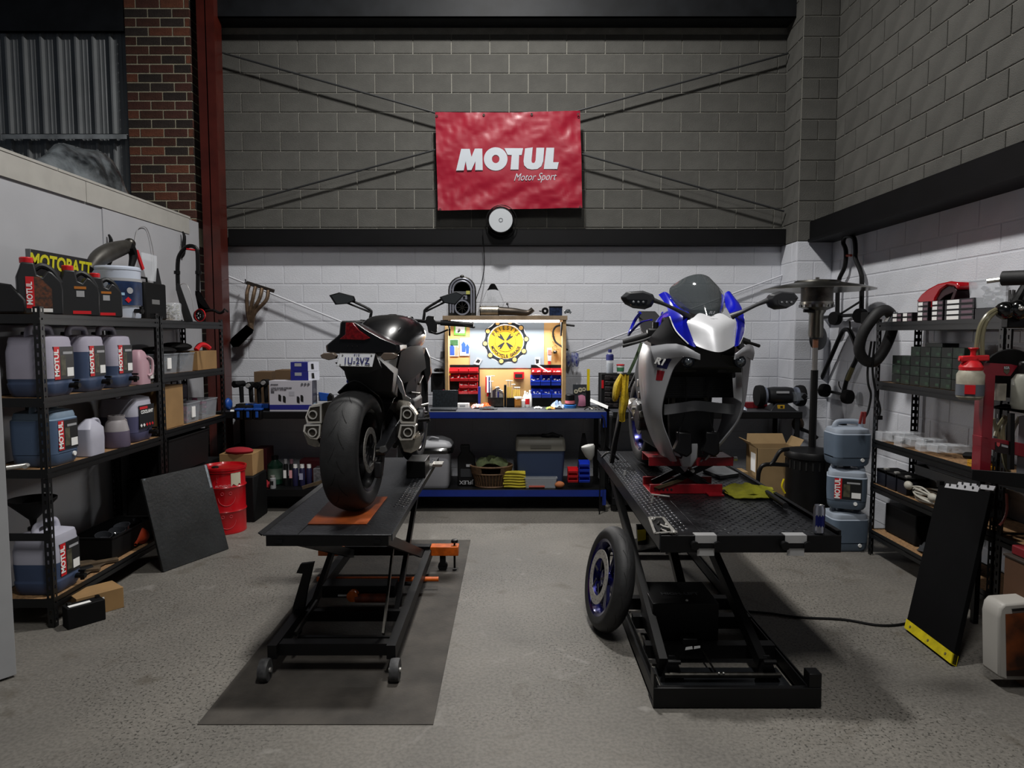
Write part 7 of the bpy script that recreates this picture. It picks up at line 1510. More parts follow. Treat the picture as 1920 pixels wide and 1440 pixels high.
for k in range(6):
 z = .012 + .027 * k; r2 = random.Random(k)
 pts = []
 MB().tube([(-.115 + .01 * r2.random(), -.01, z), (-.05, -.02, z + .006 * r2.random()), (.04, -.012, z - .003), (.115 - .012 * k * .4 + .008 * r2.random(), -.01, z + (.0 if k < 4 else -.012))], [.016, .020, .019, .014], 10, k=4, flat=.75, up=(0, 0, 1)).part('folded_towel', TY, t, local=True, smooth=60)
 MB().bb((-.10, -.01, z - .011), (.10, .05, z + .011)).part('folded_towel', TY, t, local=True, bev=.008)
MB().tube([V((P(992, 0, 6.5).x, 6.50, zs2 + .014)), V((P(1022, 0, 6.5).x, 6.50, zs2 + .014))], .010, 8).solo('pry_tool', mat('handle_rust', '#8a3420', .5), 'red handled tool lying beside the yellow towels, front one', 'tool'); MB().tube([V((P(992, 0, 6.5).x, 6.53, zs2 + .014)), V((P(1022, 0, 6.5).x, 6.53, zs2 + .014))], .010, 8).solo('pry_tool', mat('handle_rust', ''), 'red handled tool lying beside the yellow towels, rear one', 'tool')
MB().ball((P(1050, 0, 6.5).x, 6.51, zs2 + .034), (.05, .035, .033)).solo('orange_sponge', mat('sponge_orange', '#a4623a', .8), 'rounded orange sponge on the lower shelf of the blue bench', 'sponge')
for i in range(3): bin_(1065, 905 - 9 * i - 9, 1084, 905 - 9 * i, REDB, ('bottom', 'middle', 'top')[i] + ' red bin of the short stack under the blue bench', 'stacked red bins', False, 6.58, .09)
for i in range(4): bin_(1086, 905 - 10 * i - 10, 1106, 905 - 10 * i, BLUB, ('bottom', 'second', 'third', 'top')[i] + ' blue bin of the stack under the blue bench', 'stacked blue bins', False, 6.58, .09)
MB().loft([pp(((1083, 900), (1104, 872), (1104, 873), (1083, 873)), 6.66), pp(((1086, 840), (1103, 840), (1103, 841), (1086, 841)), 6.68), pp(((1092, 812), (1097, 812), (1097, 813), (1092, 813)), 6.7)]).solo('black_cone', BLKM, 'tall black pointed bag above the stacked blue bins', 'bag')
# ---- right bench ------------------------------------------------------------
GB = mat('grinder_body', '#1a1b1e', .45, .2); t = thing('bench_grinder', 'black bench grinder with a yellow plate on the right bench', 'bench grinder', (P(1460, 0, 6.6).x, 6.6, BT))
gc = P(1462, 741, 6.6); MB().lathe([(.03, -.125), (.075, -.115), (.082, -.07), (.082, .07), (.075, .115), (.03, .125)], 22, gc, (1, 0, 0)).part('motor_body', GB, t)
for s, x in ((-1, 1424), (1, 1500)):
 c = P(x, 742, 6.6); g = MB().lathe([(.05, -.035), (.10, -.03), (.105, 0), (.10, .03), (.06, .035)], 24, c, (1, 0, 0)).part('wheel_guard', BLKM, t); MB().lathe([(.01, -.012), (.085, -.012), (.085, .012), (.01, .012)], 22, c + V((-s * .042, -.01, 0)), (1, 0, 0)).part('grinding_wheel', mat('wheel_grey', '#5c6270', .6), g)
 MB().cyl(c, gc, .022).part('shaft', GB, t)
MB().loft([[V((gc.x - .12, 6.50, BT)), V((gc.x + .13, 6.50, BT)), V((gc.x + .13, 6.70, BT)), V((gc.x - .12, 6.70, BT))], [V((gc.x - .11, 6.51, BT + .015)), V((gc.x + .12, 6.51, BT + .015)), V((gc.x + .12, 6.69, BT + .015)), V((gc.x - .11, 6.69, BT + .015))], [V((gc.x - .05, 6.55, gc.z - .07)), V((gc.x + .05, 6.55, gc.z - .07)), V((gc.x + .05, 6.65, gc.z - .07)), V((gc.x - .05, 6.65, gc.z - .07))]]).part('pedestal', GB, t, bev=.004)
q = P(1465, 763, 6.52); MB().bb((q.x - .035, 6.515, q.z - .016), (q.x + .03, 6.53, q.z + .018)).part('yellow_plate', mat('plate_amber', '#b8901c', .5), t); MB().bb((q.x - .012, 6.513, q.z - .008), (q.x + .012, 6.516, q.z + .010)).part('plate_mark', INKK, t)
q = P(1468, 736, 6.515); MB().bb((q.x - .06, 6.51, q.z - .008), (q.x + .06, 6.52, q.z + .012)).part('nameplate', mat('text_grey', ''), t); MB().prism(pp(((1488, 735), (1510, 737), (1516, 745), (1508, 750), (1490, 752)), 6.5), (0, .05, 0)).part('eye_shield', mat('shield_clear', '#80868c', .1, alpha=.4), t)
MB().bb((P(1386, 0, 6.75).x, 6.75, BT), (P(1440, 0, 6.75).x, 6.82, BT + .06)).solo('red_toolbox', mat('box_red_dark', '#6a121a', .5), 'long low dark red box behind the bench grinder', 'box', bev=.004)
rag('crumpled white tissue beside the bench grinder', P(1392, 0, 6.5).x, 6.52, BT, .05, .04, .05, mat('cloth_white', ''), 51, 'tissue', 'tissue')
BXC = mat('carton_tan', '#8d7552', .85, var=.08); t = carton('large open cardboard box beside the patio heater', P(1416, 0, 6.3).x, P(1482, 0, 6.3).x + .12, 6.10, 6.42, .0, .0, open_=True, m=BXC) if False else None
a = P(1416, 906, 6.20); b2 = P(1478, 838, 6.20)
t = carton('large open cardboard box beside the patio heater', a.x - .02, b2.x + .06, 6.12, 6.40, .16, b2.z, open_=True, m=BXC)
MB().bb((a.x + .3, 6.118, .30), (a.x + .31, 6.12, .31)).part('staple', STEEL, t); MB().bb((a.x - .0215, 6.15, .45), (a.x - .0195, 6.27, .62)).part('label_sticker', PAPER, t)
MB().bb((a.x - .25, 6.11, 0), (b2.x + .1, 6.42, .16)).solo('timber_pallet', mat('pallet_wood', '#4a3b2a', .8, var=.3, vs=10), 'low timber pallet under the large open cardboard box', 'pallet', bev=.004)
k = 0
for r in range(3):
 for c_ in range(2):
  x0 = P(1366 + 20 * c_, 0, 6.2).x; carton('small tan carton, %s one in the %s row left of the open box' % (('left', 'right')[c_], ('bottom', 'middle', 'top')[r]), x0, x0 + .090, 6.16, 6.34, .162 + r * .098, .162 + r * .098 + .094, m=BXC, tape=False)
MB().bb((1.45, 6.55, .16), (1.85, 6.95, .62)).solo('storage_crate', BLKM, 'dark crate in shadow under the right bench', 'crate', bev=.01)
MB().bb((1.0, 6.6, .16), (1.4, 6.95, .42)).solo('storage_crate', BLKM, 'low dark crate under the right bench behind the jack', 'crate', bev=.01)
t = thing('trolley_jack', 'brown trolley castor hanging under the right end of the bench', 'castor', P(1500, 800, 6.6)); MB().ball(P(1496, 795, 6.65), (.06, .05, .07)).part('brown_disc', mat('leather_brown', '#3a2a1c', .6), t); MB().tube([P(1494, 805, 6.6), P(1488, 822, 6.6)], .012, 8).part('leg', BLK, t); MB().tube([P(1503, 805, 6.6), P(1520, 812, 6.6), P(1530, 822, 6.6)], [.02, .016, .03], 8, k=3).part('arm', BLK, t)
# ================================================================ RIGHT SIDE
# patio heater ---------------------------------------------------------------
HX, HY = 2.60, 5.86
t = thing('patio_heater', 'tall patio heater with a steel hood and black gas housing', 'patio heater', (HX, HY, 0))
hz = lambda py: P(1525, py, HY).z
HST = mat('heater_steel', '#8b8982', .28, 1., var=.2, vs=8)
MB().lathe([(.20, 0), (.21, .02), (.21, hz(858)), (.225, hz(856)), (.225, hz(848)), (.215, hz(844)), (.04, hz(838))], 36, (HX, HY, 0)).part('gas_housing', BLK, t)
b = MB()
for i in range(26):
 a = 2 * pi * i / 26; b.box((HX + .212 * cos(a), HY + .212 * sin(a), hz(868)), (.006, .012, .07), rm('Z', a))
b.part('vent_slots', INKK, t)['kind'] = 'stuff'
MB().cyl((HX, HY, hz(842)), (HX, HY, hz(694)), .030, n=18).part('pole', BLK, t)
MB().cyl((HX, HY, hz(694)), (HX, HY, hz(636)), .022, n=16).part('pole_sleeve', mat('sleeve_grey', '#8a8784', .5, .3), t); MB().cyl((HX, HY, hz(652)), (HX, HY, hz(636)), .0235, n=16).part('warning_label', mat('warn_orange', '#8a5a40', .5), t)
MB().lathe([(.055, hz(633)), (.062, hz(628)), (.058, hz(590)), (.075, hz(584)), (.075, hz(582))], 24, (HX, HY, 0)).part('burner_neck', HST, t)
MB().lathe([(.06, hz(584)), (.128, hz(577)), (.136, hz(572)), (.136, hz(566))], 28, (HX, HY, 0), caps=False).part('burner_collar', HST, t)
MB().lathe([(.128, hz(572)), (.128, hz(540))], 28, (HX, HY, 0), caps=False).part('emitter_screen', mat('emitter_mesh', '#3a3632', .45, .8, var=.6, vs=9, col2='#6e6a64'), t)
MB().lathe([(.13, hz(541)), (.13, hz(537)), (.0, hz(536))], 28, (HX, HY, 0)).part('emitter_cap', DSTEEL, t)
b = MB()
for i in range(16):
 a = 2 * pi * i / 16; b.box((HX + .137 * cos(a), HY + .137 * sin(a), hz(574)), (.006, .018, .022), rm('Z', a))
b.part('collar_fins', ALU, t)['kind'] = 'stuff'
MB().lathe([(.0, hz(524)), (.05, hz(524)), (.18, hz(527)), (.19, hz(530)), (.36, hz(537)), (.455, hz(543)), (.455, hz(544.5)), (.36, hz(540)), (.18, hz(534)), (.0, hz(530))], 48, (HX, HY, 0)).part('reflector_hood', HST, t)
MB().cyl((HX, HY, hz(524)), (HX, HY, hz(520)), .016).part('hood_nut', HST, t)
for a in (.6, 2.7, 4.8): MB().cyl((HX + .10 * cos(a), HY + .10 * sin(a), hz(540)), (HX + .10 * cos(a), HY + .10 * sin(a), hz(528)), .006).part('hood_stay', STEEL, t)
MB().cyl((HX - .13, HY - .05, hz(583)), (HX - .04, HY - .05, hz(584)), .014).part('ignition_knob', BLK, t)
# scooter-like wheel bracket / handle of the heater trolley in front of the box
t = thing('push_handle', 'bent black tube frame of a hand trolley left of the heater housing', 'trolley', P(1420, 910, 5.7))
MB().tube([P(1478, 842, 5.62), P(1463, 846, 5.6), P(1450, 866, 5.6), P(1443, 872, 5.6)], .017, 10, k=4).tube([P(1478, 872, 5.62), P(1436, 871, 5.6), P(1424, 882, 5.6), P(1421, 905, 5.6), P(1421, 930, 5.6)], .017, 10, k=4).part('tube_frame', BLK, t)
MB().tube([P(1470, 898, 5.5), P(1466, 912, 5.5), P(1472, 925, 5.5)], .008, 6, k=4).solo('yellow_hose', YEL, 'short yellow hose end beside the heater housing', 'hose')
# stacked jerrycans
BL2 = mat('jerry_stack_blue', '#596777', .5, var=.05); PAL = mat('jerry_top_pale', '#8f98a4', .5)
for i, lb_ in enumerate(('bottom blue jerrycan of the stack beside the right rack', 'middle blue jerrycan of the stack, with the red and black label', 'top blue jerrycan of the stack, with a black cap')):
 tj = jerry(lb_, (2.66 + .006 * i, 5.37 + (.03 if i == 2 else 0), .004 + .335 * i), radians(-90 - 25 * (i == 1)), .26, .29, .31, lvl=.80, body=PAL, liq=BL2, tap=False, lab=(i == 1), group='blue jerrycans stacked beside the right rack')
# things on the right rack ----------------------------------------------------
q = lambda px, py, X=2.80: PX(px, py, X)
# top shelf black cartons with white labels
def part_box(label, y0, y1, z0, z1, x0=2.80, x1=2.95):
 t = thing('parts_box', label, 'box', ((x0 + x1) / 2, (y0 + y1) / 2, z0), group='black parts boxes on the right rack')
 MB().bb((x0, y0, z0), (x1, y1, z1)).part('carton_body', mat('pbox_black', '#17151a', .4), t, bev=.001); MB().bb((x0 - .001, y0 + (y1 - y0) * .5, z0 + .006), (x0, y0 + (y1 - y0) * .92, z1 - .004)).part('label_sticker', PAPER, t, smooth=0)
 MB().bb((x0 - .001, y0 + (y1 - y0) * .05, z0 + .008), (x0, y0 + (y1 - y0) * .42, z1 - .008)).part('label_band', mat('pbox_mauve', '#6c5560', .5), t, smooth=0); return t
cn = ('nearest', 'second', 'third', 'fourth', 'fifth', 'sixth')
for c_, (yb0, nrow) in enumerate(((4.93, 2), (4.80, 2), (4.62, 4), (4.46, 4), (4.16, 4))):
 for r in range(nrow): part_box('black parts box, %s from the bottom, %s column from the left' % (('first', 'second', 'third', 'fourth')[r], ('first', 'second', 'third', 'fourth', 'fifth')[c_]), yb0, yb0 + (.12 if c_ < 4 else .28), 1.792 + .034 * r, 1.792 + .034 * r + .032)
t = thing('blister_pack', 'clear blister pack with a pale card leaning by the black parts boxes', 'pack', (2.80, 5.12, 1.792)); MB().loft([[V((2.79, 5.07, 1.792)), V((2.79, 5.18, 1.792)), V((2.84, 5.18, 1.792)), V((2.84, 5.07, 1.792))], [V((2.82, 5.06, 1.87)), V((2.82, 5.14, 1.87)), V((2.85, 5.14, 1.87)), V((2.85, 5.06, 1.87))]]).part('pack_shell', BOXPL, t, bev=.003); MB().prism([(2.788, 5.09, 1.80), (2.788, 5.15, 1.80), (2.806, 5.13, 1.85), (2.806, 5.08, 1.85)], (-.002, 0, 0)).part('card', PAPER, t)
# red fender
t = thing('front_fender', 'glossy red motorcycle fender with dark inside lying on the black parts boxes', 'fender', (2.88, 4.75, 1.86))
Yf = lambda x: 2.83 * 1280 / (x - 960)
RF = mat('fender_red', '#a00a16', .2, coat=.7)
MB().prism([q(x, y, 2.82) for x, y in ((1717, 565), (1726, 552), (1740, 541), (1757, 532), (1780, 527), (1794, 529), (1798, 537), (1795, 545), (1788, 538), (1775, 536), (1762, 545), (1753, 560), (1750, 578), (1744, 580), (1731, 573))], (.13, 0, 0)).part('fender_shell', RF, t, bev=.012)
MB().prism([q(x, y, 2.835) for x, y in ((1752, 562), (1761, 544), (1775, 535), (1789, 537), (1794, 545), (1788, 563), (1781, 563), (1787, 548), (1772, 555), (1758, 567))], (.10, 0, 0)).part('fender_inner', mat('fender_dark', '#2a0a12', .4), t, bev=.004)
rag('yellow and green rag between the parts boxes and the clear tub', 2.84, 4.20, 1.793, .04, .06, .06, mat('rag_lime', '#6b7a24', .9, var=.6, vs=30, col2='#22260f'), 61)
tub('large clear storage tub with label on the top shelf of the right rack', 2.80, 3.06, 3.90, 4.22, 1.86, 2.03, fill=mat('contents_pale', '#8f8f96', .6, var=.4, vs=20), m=GLASS, name='storage_tub')
MB().bb((2.80, 3.92, 1.792), (3.04, 4.15, 1.858)).solo('parts_carton', mat('pbox_black', ''), 'flat black carton supporting the large clear tub', 'box', bev=.002)
# green boxes second shelf
GRB = [mat('green_box_a', '#0e1712', .5, var=.7, vs=24, col2='#070a08'), mat('green_box_b', '#0b120e', .5, var=.7, vs=24, col2='#1a2b20')]
hts = [5, 5, 6, 6, 7, 6, 5]
for c_ in range(7):
 for r in range(4):
  y1 = 5.06 - c_ * .115; z0 = 1.348 + r * .068
  if r >= (3, 3, 4, 4, 4, 4, 4)[c_] : continue
  t = thing('oil_filter_box', 'dark green filter box, %s from bottom, %s column from the left' % (('first', 'second', 'third', 'fourth')[r], ('first', 'second', 'third', 'fourth', 'fifth', 'sixth', 'seventh')[c_]), 'box', (2.87, y1 - .055, z0), group='dark green filter boxes on the right rack')
  MB().bb((2.82, y1 - .11, z0), (2.93, y1, z0 + .066)).part('carton_body', GRB[(r + c_) % 2], t, bev=.001)
  MB().bb((2.8185, y1 - .10, z0 + .012), (2.82, y1 - .065, z0 + .03)).part('label_mark', mat('green_mark', '#26402e', .5), t, smooth=0)
t = thing('oil_filter_box', 'dark green filter box crowning the pile on the second shelf of the right rack', 'box', (2.87, 4.60, 1.62)); MB().bb((2.82, 4.48, 1.62), (2.93, 4.66, 1.645)).part('carton_body', GRB[0], t)
# third shelf: blister packs and gaskets
ra = random.Random(12)
for i in range(9):
 y = 5.10 - i * .085; x = 2.84 + .03 * (i % 3)
 c = V((x, y, .905 + .010 * (i % 3))); t = thing('blister_pack', ('clear blister pack nearest the far rack post', 'clear blister pack second from the far rack post', 'clear pack with grey fittings, third along the shelf', 'clear pack with red card, fourth along the shelf', 'long clear sleeve in the middle of the shelf', 'sixth clear pack along the third shelf', 'clear pack beside the black brushes', 'flat clear pack before the yellow cartons', 'last clear pack beside the yellow cartons')[i], 'pack', c, group='clear packs on the third shelf of the right rack')
 MB().box(c + V((0, 0, .035)), (.16, .10, .05 + .02 * (i < 4)), rm('Z', ra.random() * .6 - .3)).part('pack_shell', GLASS, t, bev=.004)
 b = MB()
 for k in range(5): b.box(c + V((ra.random() * .1 - .05, ra.random() * .06 - .03, .02 + ra.random() * .03)), (.03, .015, .012), rm('Z', ra.random() * 3))
 b.part('contents', DSTEEL if i % 2 else (REDP if i == 3 else ALU), t)['kind'] = 'stuff'
MB().tube([(2.84, 4.22, .95), (2.86, 4.1, .96), (2.88, 3.98, .95)], .032, 10, k=3, flat=.7).solo('black_roll', BLKM, 'rolled black cloth lying over the yellow cartons', 'cloth roll')
for i in range(4): MB().bb((2.79, 4.00 + .012 * i, .902 + .02 * (i // 2) + .0), (2.92, 4.14, .920 + .02 * (i // 2))).solo('spark_plug_box', mat('carton_yellow', '#b8861c', .5, var=.3, vs=30), ('lower front yellow carton on the third shelf of the right rack', 'lower rear yellow carton under the black roll', 'upper front yellow carton on the third shelf', 'upper rear yellow carton under the black roll')[i], 'box') if i % 2 == 0 else None
# fourth shelf: batteries, cable
for i in range(3):
 t = thing('battery', ('dark battery nearest the far post on the fourth shelf', 'dark battery in the middle of the three on the fourth shelf', 'dark battery beside the coiled white cable')[i], 'battery', (2.88, 5.12 - .14 * i, .562)); y = 5.12 - .14 * i
 MB().bb((2.80, y - .06, .562), (2.96, y + .06, .68)).part('case', mat('battery_dark', '#0f121c', .4), t, bev=.003); MB().bb((2.80, y - .06, .66), (2.96, y + .06, .683)).part('top_cover', BLKM, t); MB().bb((2.82, y - .03, .683), (2.85, y, .695)).part('terminal', STEEL, t)
t = thing('extension_cord', 'coiled white extension cord on the fourth shelf of the right rack', 'cord', (2.86, 4.55, .562)); CW = mat('cord_white', '#a5a298', .5)
for k in range(6): MB().tube([V((2.87 + (.075 + .008 * (k % 3)) * cos(a) + .005 * sin(3 * a + k), 4.55 + (.20 + .012 * (k % 4)) * sin(a), .572 + .012 * k + .010 * sin(2 * a + k * 1.7))) for a in [2 * pi * i / 22 for i in range(22)]], .0065, 6, closed=True).part('cord_loop', CW, t, smooth=60)
MB().tube([V((2.80, 4.75, .63)), V((2.80, 4.60, .66)), V((2.82, 4.45, .60))], .0065, 6, k=5).part('cord_loop', CW, t); MB().ball((2.79, 4.74, .645), (.025, .04, .03)).part('plug', CW, t); MB().ball((2.79, 4.46, .625), (.025, .045, .028)).part('socket', CW, t)
tub('grey storage crate at the back of the fourth shelf behind the cord', 2.98, 3.07, 4.2, 5.0, .562, .74, m=mat('tub_grey', '#5c5d5f', .6), lab=False, name='storage_crate')
MB().bb((2.84, 4.5, .60 + .35 - .30), (3.06, 5.15, .61 + .27)).solo('storage_crate', BLKM, 'black crate hanging under the third shelf of the right rack', 'crate', bev=.01) if False else None
rag('dark cloth lying on the bottom shelf of the right rack', 2.90, 4.45, .203, .10, .26, .10, mat('glove_dark', ''), 71, 'dark_cloth', 'cloth')
MB().bb((2.86, 4.75, .203), (3.06, 5.15, .42)).solo('storage_crate', BLKM, 'black crate at the far end of the bottom shelf of the right rack', 'crate', bev=.01)
# inner tube / hose hung at the corner of the right rack
t = thing('inner_tube', 'black rubber inner tube hanging on the far post of the right rack', 'inner tube', P(1641, 680, 5.15))
MB().tube([P(1664, 583, 5.1), P(1673, 596, 5.12), P(1672, 620, 5.14), P(1658, 655, 5.16), P(1640, 678, 5.17), P(1621, 675, 5.17), P(1611, 655, 5.15), P(1618, 625, 5.12), P(1638, 595, 5.1), P(1652, 583, 5.1)], .040, 14, closed=True, k=4).part('tube_ring', RUB, t, smooth=60)
t = thing('jumper_leads', 'black jumper leads with red clamps hanging by the far post of the right rack', 'leads', P(1630, 790, 5.2))
MB().tube([P(1634, 640, 5.16), P(1627, 690, 5.16), P(1628, 720, 5.14), P(1633, 740, 5.14), P(1628, 770, 5.14), P(1620, 785, 5.14)], .008, 6, k=5).tube([P(1640, 640, 5.14), P(1636, 690, 5.13), P(1641, 730, 5.13), P(1650, 765, 5.12), P(1648, 780, 5.12)], .008, 6, k=5).part('lead_cable', BLKM, t)
for d in (-2, 3): MB().beam(P(1619 + d, 772, 5.13), P(1615 + d * 1.5, 795, 5.13), .012, .02).part('red_clamp', mat('clamp_red', '#7c2a28', .5), t, bev=.003)
MB().box(P(1648, 783, 5.12), (.04, .03, .03)).part('black_clamp', BLKM, t)
MB().bb((P(1620, 0, 5.25).x, 5.24, P(0, 607, 5.25).z), (P(1640, 0, 5.25).x, 5.34, P(0, 585, 5.25).z)).solo('black_bracket', BLKM, 'black block bracket behind the hanging inner tube', 'bracket', bev=.006)
# paddock stands hanging on the right wall (black tube frames)
YW = 6.2
def wallp(px, py, off=.06): return PX(px, py, XR - off)
t = thing('paddock_stand', 'tall black tubular paddock stand hung high on the right wall', 'stand', wallp(1590, 600)); tb = lambda pts, r=.020, **k_: MB().tube([wallp(*p) for p in pts], r, 10, **k_)
tb([(1570, 588), (1572, 530), (1584, 500), (1586, 470), (1581, 455), (1585, 444), (1593, 442), (1602, 448), (1604, 470), (1604, 485), (1614, 510), (1616, 530), (1615, 588)], k=4).part('frame_tube', BLK, t)
tb([(1545, 595), (1580, 592), (1620, 590)], .016, k=3).part('axle_bar', BLK, t); tb([(1577, 588), (1612, 566)], .010).part('brace_bar', BLK, t)
for x, y in ((1566, 597), (1613, 592)): MB().lathe([(.03, -.03), (.062, -.028), (.065, 0), (.062, .028), (.03, .03)], 20, wallp(x, y, .09), (1, .3, 0)).part('wheel', BLKM, t)
tb([(1585, 479), (1596, 479)], .012).part('orange_clip', mat('clip_orange', ''), t)
t = thing('paddock_stand', 'lower black tubular paddock stand hung as an inverted v on the right wall', 'stand', wallp(1560, 700))
tb([(1535, 722), (1560, 665), (1578, 625), (1586, 618), (1594, 622), (1605, 650), (1606, 672), (1590, 705), (1582, 735)], k=4).part('frame_tube', BLK, t); tb([(1498, 717), (1530, 728), (1560, 735), (1592, 742)], .014, k=3).part('axle_bar', BLK, t)
tb([(1589, 712), (1599, 688)], .0215).part('olive_sleeve', mat('olive', '#5c5636', .5), t)
for x, y in ((1546, 732), (1589, 744)): MB().lathe([(.03, -.03), (.062, -.028), (.066, 0), (.062, .028), (.03, .03)], 20, wallp(x, y, .10), (.5, -1, 0)).part('wheel', BLKM, t)
tb([(1573, 715), (1573, 722), (1577, 730)], .005, k=3).part('pedal_hook', BLK, t); tb([(1593, 602), (1594, 618)], .008).part('wall_hook', DSTEEL, t)
t = thing('round_reflector', 'round dark disc with a bracket on the right wall behind the heater pole', 'disc', wallp(1537, 640)); MB().lathe([(.08, -.02), (.115, 0), (.12, .03), (.11, .035)], 24, wallp(1537, 634, .14), (-.6, 1, 0)).part('disc_body', mat('disc_dark', '#1c1c1d', .4), t); MB().tube([wallp(1517, 627, .1), wallp(1505, 636, .16), wallp(1486, 654, .2)], .008, 6, k=3).part('side_arm', BLK, t)
# ramp leaning on the right rack -------------------------------------------------
A, B_ = G(1705, 1182), G(1793, 1250); C_, D_ = PX(1866, 926, 2.70), PX(1768, 913, 2.70)
t = thing('loading_ramp', 'black loading ramp with a yellow foot strip leaning on the right rack', 'ramp', (A + B_) / 2); nrm = (B_ - A).cross(D_ - A).normalized()
if nrm.x > 0: nrm = -nrm
MB().prism([A, B_, C_, D_], nrm * .03).part('ramp_plate', mat('ramp_black', '#040405', .8, spec=.1, var=.2, vs=10), t, bev=.003)
up_ = (D_ - A).normalized(); MB().prism([A + up_ * .0, B_ + up_ * .0, B_ + (C_ - B_).normalized() * .055, A + up_ * .055], nrm * .034).part('yellow_strip', mat('strip_yellow', '#b3a310', .5, var=.2, vs=20), t, smooth=0)
for f in (.12, .52, .88): MB().cyl(A + (B_ - A) * f + up_ * .028 + nrm * .034, A + (B_ - A) * f + up_ * .028 + nrm * .037, .007).part('rivet', mat('olive', ''), t)
for k, dz in enumerate((0, .035)):
 a, b2 = D_ + (C_ - D_) * (.15 + .12 * k) + up_ * dz - nrm * .012 * k * 3, D_ + (C_ - D_) * (.80 + .16 * k) + up_ * (dz - .0) - nrm * .012 * k * 3
 MB().beam(a + nrm * .03, b2 + nrm * .03, .006, .028, up=nrm.cross(b2 - a)).part('grip_strip', mat('strip_white', '#a5a5a8', .6), t)
 b = MB()
 for i in range(4): p = a + (b2 - a) * (.15 + .23 * i); b.beam(p + nrm * .035, p + nrm * .035 + up_ * .012, .008, .012)
 b.part('grip_hooks', BLKM, t)['kind'] = 'stuff'
MB().box(D_ + up_ * .01 + nrm * .02, (.03, .03, .04)).part('corner_block', BLKM, t)
# red press / frame ------------------------------------------------------------------
PRD = mat('press_red', '#74101e', .4, var=.15, vs=10, coat=.2)
t = thing('tyre_changer', 'red steel tyre changer post and arms at the right edge of the workshop', 'tyre changer', (2.40, 3.5, 0))
Yp = 3.45
def pq_(x, y, Y=Yp): return P(x, y, Y)
a, b2 = pq_(1835, 878), pq_(1866, 700); MB().bb((pq_(1846, 0).x, Yp, a.z - .02), (pq_(1866, 0).x, Yp + .07, pq_(0, 690).z)).part('upright_post', PRD, t, bev=.003)
MB().loft([[pq_(1844, 680), pq_(1844, 703), pq_(1844, 703, Yp + .09), pq_(1844, 680, Yp + .09)], [pq_(1895, 683), pq_(1895, 705), pq_(1895, 705, Yp + .09), pq_(1895, 683, Yp + .09)], [pq_(1908, 686), pq_(1894, 706), pq_(1894, 706, Yp + .09), pq_(1908, 686, Yp + .09)]]).part('top_arm', PRD, t, bev=.003)
sh = [(1882, 687), (1893, 686), (1893, 697), (1888, 702), (1882, 697)]; MB().prism([pq_(x, y, Yp - .002) for x, y in sh], (0, .001, 0)).part('shield_badge', mat('badge_olive', '#4c4638', .5), t, smooth=0); text('RSA', t, mat('text_grey', ''), pq_(1887.5, 692, Yp - .004), .018, bold=.0006, sx=.9)
lo = [pq_(1840, 818), pq_(1840, 838), pq_(1930, 860), pq_(1930, 834)]; MB().prism(lo, (0, .07, 0)).part('lower_arm', PRD, t, bev=.003)
q4 = [pq_(1866, 829, Yp - .002), pq_(1866, 848, Yp - .002), pq_(1894, 853, Yp - .002), pq_(1895, 835, Yp - .002)]; MB().prism(q4, (0, .0015, 0)).part('safety_label', mat('badge_dark', '#1a1214', .5), t, smooth=0)
MB().prism([pq_(1869, 829.5, Yp - .004), pq_(1875, 830, Yp - .004), pq_(1875, 835, Yp - .004), pq_(1872, 838, Yp - .004), pq_(1869, 835, Yp - .004)], (0, .001, 0)).part('label_icon', mat('icon_red', '#c0484a', .5), t, smooth=0); MB().prism([pq_(1878, 833, Yp - .004), pq_(1890, 836, Yp - .004), pq_(1890, 840, Yp - .004), pq_(1878, 837, Yp - .004)], (0, .001, 0)).part('label_text_band', mat('text_grey', ''), t, smooth=0)
MB().loft([[pq_(1822, 880), pq_(1822, 900), pq_(1822, 900, Yp + .3), pq_(1822, 880, Yp + .3)], [pq_(1930, 888, Yp - .25), pq_(1930, 918, Yp - .25), pq_(1930, 918, Yp + .1), pq_(1930, 888, Yp + .1)]]).part('table_plate', BLK, t, bev=.003)
MB().cyl(pq_(1882, 580, 3.5), pq_(1882, 900, 3.5), .014).part('guide_rod', mat('rod_dark', ''), t) if False else None
MB().beam(pq_(1896, 775), pq_(1895, 880), .022, .022).part('screw_column', BLK, t)
MB().loft([[pq_(1866, 762), pq_(1884, 758), pq_(1884, 758, Yp + .1), pq_(1866, 764, Yp + .1)], [pq_(1930, 763), pq_(1930, 778), pq_(1930, 778, Yp + .1), pq_(1930, 763, Yp + .1)]]).part('bottle_tray', BLK, t, bev=.003)
MB().cyl(pq_(1880, 522, 3.4), pq_(1935, 520, 3.3), .036, n=16).part('black_grip', RUB, t)
MB().tube([pq_(1850, 527, 3.45), pq_(1882, 523, 3.41)], .012, 8).part('lever_rod', STEEL, t)
MB().tube([pq_(1926, 530, 3.45), pq_(1905, 570, 3.45), pq_(1892, 595, 3.45)], [.02, .03, .05], 10, k=3).part('tool_head_arm', BLK, t)
MB().ball(pq_(1886, 582, 3.45), (.05, .05, .045)).part('tool_head', BLKG, t); MB().ball(pq_(1912, 580, 3.42), (.05, .05, .05)).part('tool_head', BLKG, t); MB().ball(pq_(1915, 578, 3.36), .012).part('chrome_nut', STEEL, t)
MB().bb((pq_(1884, 0).x, Yp, pq_(0, 615).z), (pq_(1930, 0).x, Yp + .05, pq_(0, 590).z)).part('head_mount', BLK, t, bev=.006)
MB().bb((pq_(1836, 0).x, Yp + .01, 0), (pq_(1850, 0).x, Yp + .08, pq_(0, 890).z)).part('base_leg', BLK, t) if False else None
MB().beam((2.735, 3.93, 0), (2.735, 3.93, 1.0), .03, .03).part('base_leg', BLK, t)
t2 = thing('clear_hose', 'yellowed clear hose arching behind the red and white pump sprayer', 'hose', pq_(1840, 665));
